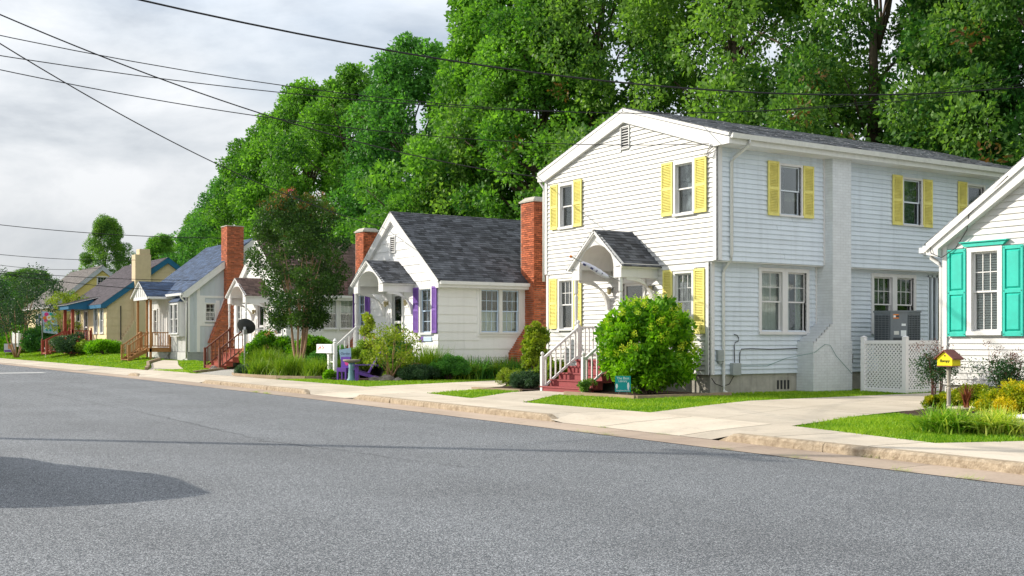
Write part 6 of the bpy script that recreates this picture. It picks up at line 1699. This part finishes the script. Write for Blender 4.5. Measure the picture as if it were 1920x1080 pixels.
# ------------------------------------------------------------------ garden things
# lattice fence round the air conditioner
fn = thing('lattice_fence', 'white vinyl lattice fence panels hiding the air conditioner', 'fence', (4.6, -2.4, 0.14))
def lattice(parent, A, B, z0, z1):
    A, B = Vector(A), Vector(B); L = (B - A).length; u = (B - A).normalized(); nrm = u.cross(Vector((0, 0, 1)))
    for zz in (z0, z1):
        k = MB(); k.bar(A + Vector((0, 0, zz)), B + Vector((0, 0, zz)), 0.06, 0.09); k.build('rail', 'vinyl_white', parent)
    m_ = MB(); H = z1 - z0; st = 0.112
    for sgn, dd in ((1, 0.006), (-1, -0.006)):
        t = -H
        while t < L + H:
            t0, t1 = (t, t + H) if sgn > 0 else (t + H, t)
            za, zb_ = z0, z1
            a0, a1 = t, t + H
            # clip the strip to the panel
            c0, c1 = max(0.0, a0), min(L, a1)
            if c1 - c0 > 0.03:
                f0, f1 = (c0 - a0) / H, (c1 - a0) / H
                zz0, zz1 = (z0 + H * f0, z0 + H * f1) if sgn > 0 else (z1 - H * f0, z1 - H * f1)
                m_.bar(A + u * c0 + Vector((0, 0, zz0)) + nrm * dd, A + u * c1 + Vector((0, 0, zz1)) + nrm * dd, 0.038, 0.010, up=nrm)
            t += st
    m_.build('lattice', 'vinyl_white', parent, kind='stuff')
def vpost(parent, x, y, z1):
    k = MB(); k.box(x - 0.06, x + 0.06, y - 0.06, y + 0.06, -0.05, z1); k.add([(x - 0.07, y - 0.07, z1), (x + 0.07, y - 0.07, z1), (x + 0.07, y + 0.07, z1), (x - 0.07, y + 0.07, z1), (x, y, z1 + 0.05)], [(0, 1, 4), (1, 2, 4), (2, 3, 4), (3, 0, 4), (3, 2, 1, 0)]); k.build('post', 'vinyl_white', parent)
for (x, y) in ((0.0, 1.35), (0.0, 0.0), (2.3, 0.0), (4.6, 0.0)): vpost(fn, x, y, 1.47)
lattice(fn, (0, 1.29, 0), (0, 0.06, 0), 0.06, 1.34); lattice(fn, (0.06, 0, 0), (2.24, 0, 0), 0.06, 1.34); lattice(fn, (2.36, 0, 0), (4.54, 0, 0), 0.06, 1.34)
# air conditioner on its stand
ac = thing('air_conditioner', 'dark grey air conditioner unit standing above the lattice fence', 'air conditioner', (5.45, -1.55, 0.14))
def ac_poly(e, c=0.30, w=0.86): return [(c - e * 0.3, -e), (w + e, -e), (w + e, w + e), (-e, w + e), (-e, c - e * 0.3)]
k = MB(); k.prism([(x, y, 0.95) for x, y in ac_poly(0)], (0, 0, 1.20)); k.build('cabinet', 'ac_grey', ac)
k = MB(); k.prism([(x, y, 2.15) for x, y in ac_poly(0.02)], (0, 0, 0.05)); k.build('top_cover', 'ac_grey', ac)
k = MB(); k.box(0.08, 0.78, 0.08, 0.78, 0.0, 0.95); k.build('stand', 'grey_block', ac)
for side in ('front', 'side'):
    pl = PL(side, 0.0); bk = MB(); pl.box(bk, 0.34, 0.82, 1.0, 2.08, 0.002, 0.006); bk.build('coil', 'ac_dark', ac)
    g = MB()
    for i in range(22): pl.box(g, 0.34, 0.82, 1.02 + i * 0.049, 1.036 + i * 0.049, 0.008, 0.022)
    for i in range(5): pl.box(g, 0.34 + i * 0.117, 0.350 + i * 0.117, 1.0, 2.08, 0.022, 0.030)
    g.build('grille', 'ac_grey', ac, kind='stuff')
def panel_pt(t, z, d):
    a, b = Vector((0.0, 0.30, 0)), Vector((0.30, 0.0, 0)); n_ = Vector((-1, -1, 0)).normalized(); p = a.lerp(b, t) + n_ * d; return (p.x, p.y, z)
def panel_quad(name, m, t0, t1, z0, z1, d=0.004):
    k = MB(); k.hexa([panel_pt(t0, z0, 0.0), panel_pt(t1, z0, 0.0), panel_pt(t1, z0, d), panel_pt(t0, z0, d), panel_pt(t0, z1, 0.0), panel_pt(t1, z1, 0.0), panel_pt(t1, z1, d), panel_pt(t0, z1, d)]); return k.build(name, m, ac)
panel_quad('badge', 'orange', 0.16, 0.50, 1.98, 2.10); panel_quad('badge_letter', 'ink_white', 0.17, 0.30, 2.01, 2.07, 0.007); panel_quad('badge_bar', 'ac_dark', 0.32, 0.50, 2.01, 2.07, 0.007)
panel_quad('label_plate', 'ink_white', 0.66, 0.92, 1.78, 1.84); panel_quad('label_sheet', 'ink_white', 0.62, 0.95, 1.50, 1.66); panel_quad('sticker', 'curtain', 0.2, 0.5, 1.54, 1.64); panel_quad('service_recess', 'ac_dark', 0.15, 0.9, 1.0, 1.46)
# yellow birdhouse-shaped mailbox on a turned post
bm = thing('birdhouse_mailbox', 'bright yellow birdhouse mailbox with brown roof on a turned post', 'mailbox', G(-2.2, -8.71))
k = MB(); k.lathe([(0.045, -0.05), (0.045, 0.14), (0.03, 0.16), (0.045, 0.19), (0.034, 0.22), (0.036, 0.50), (0.025, 0.53), (0.042, 0.56), (0.030, 0.60), (0.044, 0.92)], (0, 0, 0), 12); k.build('post', 'weathered_post', bm, smooth=False)
FB = PL('front', -0.12)
k = MB(); k.prism([(-0.12, -0.16, 0.915), (-0.12, 0.16, 0.915), (-0.12, 0.16, 1.06), (-0.12, 0.0, 1.18), (-0.12, -0.16, 1.06)], (0.24, 0, 0)); k.build('box', 'bird_yellow', bm, bevel=0.004)
k = MB()
for s in (-1, 1): k.bar((0.0, s * 0.205, 1.035), (0.0, 0.0, 1.19), 0.31, 0.018, up=(1, 0, 0)) if False else k.hexa([(-0.155, s * 0.205, 1.028), (0.155, s * 0.205, 1.028), (0.155, 0, 1.185), (-0.155, 0, 1.185), (-0.155, s * 0.205, 1.05), (0.155, s * 0.205, 1.05), (0.155, 0, 1.207), (-0.155, 0, 1.207)])
k.build('roof', 'bird_roof', bm)
k = MB(); FB.box(k, -0.012, 0.012, 1.088, 1.112, 0.0, 0.012); k.build('knob', 'bird_roof', bm)
text('lettering', 'Bumpy', 0.075, 'ink', bm, (-0.1245, 0.0, 1.005), (R(90), 0, R(-90)), 0.0015, shear=0.25)
k = MB(); k.box(-0.13, 0.13, -0.17, 0.17, 0.90, 0.915); k.build('base_board', 'bird_roof', bm)
# stone bowl
k = MB(); k.lathe([(0.14, 0.0), (0.16, 0.03), (0.26, 0.12), (0.30, 0.15), (0.31, 0.18), (0.27, 0.18), (0.22, 0.12)], (0, 0, 0), 20); o = k.build('planter_bowl', 'bowl_stone', None, G(-2.45, -9.25, 0.02), smooth=True); tag(o, 'low beige stone bowl holding the spiky red plant', 'planter')
k = MB(); k.box(-0.22, 0.22, -0.5, 0.5, 0, 0.22); k.box(-0.26, 0.26, -0.54, 0.54, 0.22, 0.27); o = k.build('white_step_block', 'vinyl_white', None, G(-4.35, -12.05), bevel=0.008); tag(o, 'white block with a capped top at the right frame edge', 'block')
# teal yard sign
ys_ = thing('yard_sign', 'small teal yard sign with white lettering before the hydrangea', 'sign', G(-2.75, 0.10), R(48))
k = MB(); k.box(-0.004, 0.004, -0.19, 0.19, 0.13, 0.52); k.build('sign_panel', 'sign_teal', ys_)
k = MB(); k.tube([(0, -0.1, -0.1), (0, -0.1, 0.2)], 0.004, 5); k.tube([(0, 0.1, -0.1), (0, 0.1, 0.2)], 0.004, 5); k.build('stake', 'steel', ys_)
for t, z, s in (('The Best', 0.465, 0.085), ('Library', 0.395, 0.075), ('Neighborhood', 0.165, 0.055)): text('lettering', t, s, 'ink_white', ys_, (-0.0055, 0, z), (R(90), 0, R(-90)), 0.001)
for yy, h in ((0.15, 0.13), (-0.13, 0.20)):
    k = MB(); n_ = 8; k.prism([(-0.0045, yy + 0.028 * math.cos(6.283 * i / n_) * (1.0 if i < 5 else 0.8), 0.27 + h * 0.5 * math.sin(6.283 * i / n_)) for i in range(n_)], (-0.002, 0, 0)); k.build('figure', 'ink_white', ys_)
# furled flag on the porch of the two storey house
fl = thing('furled_flag', 'furled white flag with navy lettering on a pole at the door hood', 'flag', (-1.28, 2.10, 3.10))
A, B = Vector((0.0, 0.0, 0.0)), Vector((-1.15, 0.55, 0.62))
k = MB(); k.tube([A, B], 0.016, 8); k.build('pole', 'steel', fl)
k = MB(); k.tube([B, B + (B - A).normalized() * 0.06], 0.035, 8); k.build('finial', 'orange', fl)
k = MB(); pts = [A.lerp(B, t) + Vector((0, 0, -0.03 - 0.03 * math.sin(t * 7))) for t in np.linspace(0.22, 0.80, 12)]; k.tube(pts, [0.02, 0.06, 0.075, 0.07, 0.085, 0.07, 0.075, 0.06, 0.065, 0.05, 0.045, 0.02], 9); fc = k.build('cloth', 'flag_white', fl, smooth=True)
k = MB()
for t in (0.35, 0.46, 0.55, 0.70): p = A.lerp(B, t) + Vector((-0.05, -0.05, -0.04)); k.bar(p, p + Vector((-0.05, 0.05, 0.05)), 0.012, 0.05, up=(0, 0, 1))
k.build('cloth_lettering', 'ink_navy', fc)
# white painted mailbox on a gallows post by the crape myrtle
wm = thing('mailbox_post', 'white mailbox arm with red flowers on turned white posts', 'mailbox', G(-2.9, 16.6))
k = MB(); k.box(-0.06, 0.06, -0.06, 0.06, -0.1, 1.30); k.lathe([(0.09, 0), (0.05, 0.03), (0.08, 0.08), (0.04, 0.14), (0.005, 0.18)], (0, 0, 1.30), 10); k.build('post', 'vinyl_white', wm)
k = MB(); k.box(-0.06, 0.06, 0.42, 0.54, -0.1, 0.92); k.build('post', 'vinyl_white', wm)
k = MB(); k.bar((0, -0.02, 0.62), (0, 0.48, 0.62), 0.05, 0.05); k.bar((0, 0.48, 0.75), (0, 0.72, 0.95), 0.05, 0.06); k.build('brace', 'vinyl_white', wm)
k = MB(); k.box(-0.13, 0.13, 0.02, 1.45, 0.93, 0.96); k.box(-0.12, 0.12, 0.06, 1.40, 0.96, 1.26); mbx = k.build('mailbox_body', 'vinyl_white', wm, bevel=0.02)
rf = random.Random(9)
for i in range(9):
    k = MB(); y, z = 0.75 + rf.uniform(0, 0.52), 1.12 + rf.uniform(-0.05, 0.09); k.prism([(-0.122, y + 0.03 * math.cos(6.28 * q / 7), z + 0.03 * math.sin(6.28 * q / 7)) for q in range(7)], (-0.004, 0, 0)); k.build('painted_flower', 'red_flower' if i < 7 else 'petal_yellow', mbx)
# adirondack chair
ch = thing('adirondack_chair', 'purple slatted adirondack chair beside the bird bath', 'chair', G(-2.85, 14.25), R(160))
k = MB()
for s in (-1, 1): k.prism([(0.30, s * 0.28 - 0.02, 0.36), (0.30, s * 0.28 - 0.02, 0.24), (-0.62, s * 0.28 - 0.02, 0.0), (-0.70, s * 0.28 - 0.02, 0.0), (-0.60, s * 0.28 - 0.02, 0.10)], (0, 0.04, 0))
k.build('side_rail', 'purple_chair', ch)
for s in (-1, 1):
    k = MB(); k.box(0.24, 0.36, s * 0.31 - 0.02, s * 0.31 + 0.02, 0.0, 0.54); k.build('leg', 'purple_chair', ch)
    k = MB(); k.box(-0.42, 0.44, s * 0.36 - 0.07, s * 0.36 + 0.07, 0.54, 0.565); k.build('armrest', 'purple_chair', ch)
for i in range(5):
    k = MB(); x = 0.30 - i * 0.105; k.hexa([(x, -0.27, 0.37 - 0.026 * i), (x + 0.09, -0.27, 0.385 - 0.026 * i), (x + 0.09, 0.27, 0.385 - 0.026 * i), (x, 0.27, 0.37 - 0.026 * i), (x, -0.27, 0.39 - 0.026 * i), (x + 0.09, -0.27, 0.405 - 0.026 * i), (x + 0.09, 0.27, 0.405 - 0.026 * i), (x, 0.27, 0.39 - 0.026 * i)]); k.build('seat_slat', 'purple_chair', ch)
for i in range(5):
    y = -0.24 + 0.12 * i; top = 1.02 + 0.05 * (1 - abs(i - 2) / 2)
    k = MB(); k.bar((-0.12, y, 0.25), (-0.12 - 0.42 * (top - 0.25) / 0.75, y, top), 0.10, 0.02, up=(1, 0, 0.5)); k.build('back_slat', 'purple_chair', ch)
k = MB(); k.bar((-0.42, -0.38, 0.53), (-0.42, 0.38, 0.53), 0.05, 0.05); k.build('back_brace', 'purple_chair', ch)
# purple planter box with painted flower next to it
pb = thing('painted_planter', 'small purple wooden stool planter with a pink painted flower', 'planter', G(-3.12, 15.35), R(30))
k = MB(); k.box(-0.16, 0.16, -0.20, 0.20, 0.30, 0.44); k.build('box', 'purple_chair', pb)
for (x, y) in ((-0.13, -0.17), (0.13, -0.17), (-0.13, 0.17), (0.13, 0.17)):
    k = MB(); k.box(x - 0.03, x + 0.03, y - 0.03, y + 0.03, 0, 0.30); k.build('leg', 'purple_chair', pb)
k = MB(); k.box(0.10, 0.16, -0.20, 0.20, 0.44, 0.82); bb = k.build('back_board', 'purple_chair', pb)
k = MB(); k.prism([(0.098, -0.05 + 0.09 * math.cos(6.28 * q / 9), 0.62 + 0.11 * math.sin(6.28 * q / 9)) for q in range(9)], (-0.006, 0, 0)); k.build('painted_flower', 'pink', bb)
gs = thing('garden_sign', 'tilted pale blue garden sign with navy script behind the bird bath', 'sign', G(-2.98, 15.55), R(45))
k = MB(); k.prism([(0, -0.22, 0.78), (0, 0.18, 0.72), (0, 0.24, 1.06), (0, -0.20, 1.14)], (0.02, 0, 0)); k.build('sign_panel', 'flag_blue', gs)
k = MB(); k.box(0.0, 0.02, -0.02, 0.02, -0.05, 0.78); k.build('stake', 'weathered_post', gs)
text('lettering', 'Garden', 0.12, 'ink_navy', gs, (-0.003, 0.0, 0.93), (R(90), 0, R(-90)), 0.001, shear=0.2)
# bird bath
bb_ = thing('bird_bath', 'bird bath with blue glazed pedestal and stone bowl', 'bird bath', G(-3.25, 14.45))
k = MB(); k.lathe([(0.17, 0.0), (0.16, 0.05), (0.12, 0.10), (0.10, 0.45), (0.11, 0.62)], (0, 0, 0), 16); k.build('pedestal', 'bath_blue', bb_, smooth=True)
k = MB(); k.lathe([(0.10, 0.62), (0.24, 0.66), (0.30, 0.70), (0.30, 0.74), (0.27, 0.74), (0.12, 0.69)], (0, 0, 0), 20); k.build('bowl', 'bath_stone', bb_, smooth=True)
# pots, rocks, solar lamp, path lights
k = MB(); k.lathe([(0.12, 0), (0.17, 0.24), (0.20, 0.24), (0.20, 0.30), (0.16, 0.30), (0.14, 0.24)], (0, 0, 0), 14); o = k.build('flower_pot', 'terracotta', None, G(-1.05, 13.85, 0.30), smooth=False); tag(o, 'terracotta flower pot on a stand among the cottage plants', 'flower pot')
k = MB(); k.lathe([(0.10, -0.32), (0.06, -0.28), (0.06, -0.04), (0.12, 0.0)], (0, 0, 0), 12); st_ = k.build('pot_stand', 'bath_stone', o)
def rock(label, loc, s, seed):
    rr = random.Random(seed); k = MB(); prof = []; n = 9; rows = [(0.9, 0.0), (1.0, 0.25), (0.8, 0.6), (0.4, 0.9), (0.05, 1.0)]
    vs = []
    for r_, z in rows:
        for j in range(n):
            t = 6.283 * j / n; q = r_ * rr.uniform(0.75, 1.2); vs.append((s[0] * q * math.cos(t), s[1] * q * math.sin(t), s[2] * z * rr.uniform(0.85, 1.1)))
    fs = [(i * n + j, i * n + (j + 1) % n, (i + 1) * n + (j + 1) % n, (i + 1) * n + j) for i in range(4) for j in range(n)] + [tuple(range(4 * n, 5 * n))]
    k.add(vs, fs); o = k.build('garden_rock', 'rock', None, loc); return tag(o, label, 'rock', 'rocks edging the cottage garden')
rock('grey garden rock right of the adirondack chair', G(-2.6, 13.95), (0.30, 0.22, 0.18), 1)
rock('reddish garden rock below the fruit tree', G(-2.35, 13.6), (0.34, 0.22, 0.22), 2)
rock('small garden rock at the lawn edge right of the fruit tree', G(-2.0, 13.3), (0.22, 0.18, 0.14), 3)
rock('pale round rock below the white mailbox post', G(-3.15, 16.45), (0.18, 0.15, 0.14), 4)
rock('small white rock beside the brown steps', G(-2.7, 30.6), (0.25, 0.2, 0.2), 5)
# timber edging of the beds
def edging(label, pts, w=0.09, h=0.11):
    k = MB()
    for p, q in zip(pts, pts[1:]): k.bar((p[0], p[1], gz(*p) + h / 2 - 0.02), (q[0], q[1], gz(*q) + h / 2 - 0.02), w, h)
    o = k.build('bed_edging', 'edging_timber', None, None); return tag(o, label, 'edging')
edging('timber edging before the hydrangea bed', [(-3.12, 2.0), (-3.08, -0.78)]); edging('timber edging along the house end of the hydrangea bed', [(-3.08, -0.82), (-0.1, -0.85)])
edging('curved concrete edging round the fountain grass bed', [(-4.3, 23.4), (-4.6, 22.2), (-4.65, 20.5), (-4.45, 18.2), (-3.9, 16.9), (-3.4, 16.6)], 0.12, 0.14)
edging('dark timber edging between gravel and dish lawn', [(-4.55, 27.6), (-2.2, 30.6), (0.2, 33.2)], 0.12, 0.12)
edging('stone edging along the lawn of the blue roof house', [(-4.75, 34.4), (-3.7, 37.8), (-2.5, 42.2), (-1.1, 44.8)], 0.14, 0.16)
edging('brick edging before the perennial bed by the white newel post', [(-3.25, 6.35), (-2.95, 4.3)], 0.10, 0.08)
# satellite dish
sd_ = thing('satellite_dish', 'black oval satellite dish on a grey pole beside the fountain grass', 'satellite dish', G(-2.8, 26.2), 0)
k = MB(); k.tube([(0, 0, -0.2), (0, 0, 1.75)], 0.035, 8); k.build('pole', 'steel', sd_)
k = MB(); n_ = 24; rows = 6; vs = []; fw_ = Vector((0.72, 0.62, 0.42)).normalized(); rt_ = fw_.cross(Vector((0, 0, 1))).normalized(); up_ = rt_.cross(fw_)
cen = Vector((0.05, 0.05, 1.98))
for j in range(rows + 1):
    q = j / rows
    for i in range(n_):
        t = 6.283 * i / n_; vs.append(cen + rt_ * 0.44 * q * math.cos(t) + up_ * 0.36 * q * math.sin(t) + fw_ * 0.09 * q * q)
fs = [(j * n_ + i, j * n_ + (i + 1) % n_, (j + 1) * n_ + (i + 1) % n_, (j + 1) * n_ + i) for j in range(rows) for i in range(n_)]
k.add(vs, fs); k.build('dish', 'dish_metal', sd_, smooth=True)
k = MB(); k.bar((0, 0, 1.70), cen - fw_ * 0.02, 0.10, 0.12); k.box(-0.07, 0.07, -0.09, 0.09, 1.66, 1.86); k.build('bracket', 'steel', sd_)
k = MB(); k.tube([cen - up_ * 0.34, cen - up_ * 0.20 + fw_ * 0.55], 0.015, 6); k.lathe([(0.03, 0), (0.04, 0.1)], cen - up_ * 0.2 + fw_ * 0.55, 8); k.build('feed_arm', 'steel', sd_)
# welcome flag and signs far up the street
wf = thing('welcome_flag', 'pale blue welcome flag with bright flowers on a leaning pole', 'flag', G(-1.5, 72.6), R(78))
k = MB(); k.tube([(0, 0.55, 0.0), (0.1, 0.70, 4.1)], 0.03, 8); k.build('pole', 'steel', wf)
k = MB(); vs = []; nn = 8
for i in range(nn + 1):
    for j in range(nn + 1):
        a, b = i / nn, j / nn; vs.append((0.06 * math.sin(a * 5 + b * 2), 0.62 - 1.05 * a - 0.10 * (1 - b), 1.70 + 1.65 * b - 0.14 * a))
k.add(vs, [(i * (nn + 1) + j, (i + 1) * (nn + 1) + j, (i + 1) * (nn + 1) + j + 1, i * (nn + 1) + j + 1) for i in range(nn) for j in range(nn)]); cl = k.build('cloth', 'flag_blue', wf, smooth=True)
for (y, z, r_, m_) in ((0.30, 3.10, 0.16, 'pink'), (0.42, 2.82, 0.15, 'orange'), (0.12, 2.85, 0.22, 'petal_white'), (0.12, 2.85, 0.08, 'petal_yellow'), (0.34, 2.62, 0.14, 'pink'), (-0.14, 2.95, 0.14, 'leaf_green_paint'), (-0.02, 3.12, 0.12, 'sign_teal'), (0.15, 2.56, 0.10, 'leaf_green_paint'), (-0.18, 2.55, 0.10, 'orange'), (0.28, 1.92, 0.10, 'sign_teal'), (0.02, 1.88, 0.09, 'sign_teal')):
    k = MB(); k.prism([(-0.11 - (0.012 if r_ < 0.09 else 0), y + r_ * math.cos(6.28 * q / 10), z + r_ * math.sin(6.28 * q / 10)) for q in range(10)], (-0.008, 0, 0)); k.build('printed_flower', m_, cl)
text('lettering', 'Welcome', 0.30, 'ink_navy', cl, (-0.115, 0.06, 2.25), (R(90), 0, R(-90)), 0.003, shear=0.35)
sg = thing('yard_sign', 'small white and purple yard sign beside the left crape myrtle', 'sign', G(-3.3, 79.5), R(72))
k = MB(); k.box(-0.01, 0.01, -0.42, 0.42, 0.45, 1.15); k.build('sign_panel', 'flag_white', sg)
k = MB(); k.box(-0.016, -0.010, -0.40, 0.40, 0.47, 0.64); k.build('printed_band', 'purple_paint', sg)
k = MB(); k.box(-0.016, -0.010, -0.18, 0.12, 0.72, 1.08); k.build('printed_portrait', 'petal_peach', sg)
k = MB(); k.tube([(0, -0.3, -0.1), (0, -0.3, 0.5)], 0.008, 5); k.tube([(0, 0.3, -0.1), (0, 0.3, 0.5)], 0.008, 5); k.build('stake', 'steel', sg)
k = MB(); k.tube([(0, 0, 0), (0, 0, 0.62)], 0.02, 6); k.lathe([(0.06, 0.62), (0.11, 0.70), (0.04, 0.74)], (0, 0, 0), 10); o = k.build('garden_light', 'vinyl_white', None, G(-2.6, 68.9)); tag(o, 'little white path light near the welcome flag', 'path light')

# ------------------------------------------------------------------ overhead lines
def wire(label, A, B, sag, r=0.012):
    A, B = Vector(A), Vector(B); k = MB(); n = 40
    k.tube([A.lerp(B, i / n) - Vector((0, 0, 4 * sag * (i / n) * (1 - i / n))) for i in range(n + 1)], r, 5, cap=False)
    o = k.build('overhead_wire', 'cable_black', None, None); return tag(o, label, 'wire', 'overhead wires')

def utility_pole(label, x, y, h):
    r = thing('utility_pole', label, 'utility pole', (x, y, 0), 0, 'utility poles')
    k = MB(); k.tube([(0, 0, -1), (0.02, 0, h * 0.5), (0, 0.02, h)], [0.17, 0.15, 0.12], 12); k.build('shaft', 'bark', r, smooth=True)
    for z in (h - 0.5, h - 2.6):
        k = MB(); k.bar((-0.1, -1.0, z), (-0.1, 1.0, z), 0.09, 0.11); a = k.build('cross_arm', 'bark', r)
        for yy in (-0.85, -0.4, 0.4, 0.85):
            k = MB(); k.lathe([(0.03, 0), (0.05, 0.04), (0.03, 0.08), (0.045, 0.12), (0.02, 0.15)], (-0.1, yy, z + 0.05), 8); k.build('insulator', 'box_grey', a)
    return r
PA = (-23.0, 3.26); PB = (22.4, -2.1); PC = (-16.8, 49.6)
utility_pole('wooden utility pole across the street just outside the left edge', PA[0], PA[1], 12.2)
utility_pole('wooden utility pole behind the lots outside the right edge', PB[0], PB[1], 13.4)
utility_pole('wooden utility pole across the street far up beyond the left edge', PC[0], PC[1], 10.0)
wire('thick black cable crossing the trees and the whole sky top', (*PA, 10.02), (*PB, 11.58), 2.76, 0.022)
wire('steep wire from upper left to the left eave of the two storey house', (*PA, 10.6), (-0.05, 7.70, 6.62), 1.10, 0.016)
wire('steep wire from the left edge to the peak of the purple shutter cottage', (*PA, 11.55), (-0.1, 18.4, 5.95), 1.13, 0.016)
wire('highest of three thin wires from the left edge into the trees', (*PA, 8.55), (*PB, 13.1), 3.43, 0.010)
wire('middle of three thin wires from the left edge into the trees', (*PA, 7.74), (*PB, 12.2), 2.57, 0.010)
wire('lowest of three thin wires, ending at the right eave of the two storey house', (*PA, 8.0), (-0.15, -0.12, 6.52), 0.957, 0.010)
wire('wire above the lone tree at the far left', (*PC, 9.0), (3.9, 43.0, 7.55), 0.55, 0.020)
wire('upper of the low wires crossing the yellow house gable', (*PC, 7.4), (2.4, 61.4, 7.3), 0.5, 0.018)
wire('middle of the low wires crossing the tan house roof', (*PC, 6.9), (-0.3, 43.2, 4.35), 0.5, 0.018)
wire('lowest wire crossing the tan house chimney', (*PC, 6.3), (1.2, 43.0, 5.0), 0.4, 0.016)
wire('faint far wire over the yellow house ridge', (*PC, 7.6), (3.8, 78.5, 7.7), 0.9, 0.016)

# ------------------------------------------------------------------ unseen car added outside the left frame edge to cast the road shadow
cr = thing('shadow_car', 'grey car added just outside the left edge to cast the road shadow', 'car', (-19.7, -6.9, 0.0), R(90))
prof = [(-2.25, 0.35), (-2.3, 0.75), (-2.2, 1.05), (-1.85, 1.62), (-1.5, 1.74), (0.0, 1.80), (0.55, 1.74), (1.35, 1.12), (2.15, 0.98), (2.32, 0.72), (2.28, 0.35)]
k = MB(); nlat = 5; vs = []
for j in range(nlat):
    t = -1 + 2 * j / (nlat - 1); 
    for (x, z) in prof:
        nar = 0.90 - (0.16 if z > 1.2 else 0.0)
        vs.append((x * (1 - 0.03 * t * t), nar * t, z - 0.05 * t * t * (1 if z > 0.9 else 0)))
m_ = len(prof)
fs = [(j * m_ + i, j * m_ + i + 1, (j + 1) * m_ + i + 1, (j + 1) * m_ + i) for j in range(nlat - 1) for i in range(m_ - 1)] + [tuple(range(m_))[::-1], tuple(range((nlat - 1) * m_, nlat * m_))] + [(j * m_, (j + 1) * m_, (j + 1) * m_ + m_ - 1, j * m_ + m_ - 1) for j in range(nlat - 1)]
k.add(vs, fs); k.build('body', 'car_paint', cr)
for s in (-1, 1):
    k = MB(); k.prism([(-1.7, s * 0.80, 1.12), (1.15, s * 0.80, 1.12), (0.5, s * 0.755, 1.62), (-1.45, s * 0.755, 1.62)], (0, s * 0.02, 0)); k.build('side_window', 'car_glass', cr)
    for x in (-1.4, 1.45):
        k = MB(); k.tube([(x, s * 0.70, 0.34), (x, s * 0.92, 0.34)], 0.34, 20); wh = k.build('wheel', 'tyre', cr)
        k = MB(); k.tube([(x, s * 0.921, 0.34), (x, s * 0.935, 0.34)], 0.21, 16); k.build('rim', 'steel', wh)
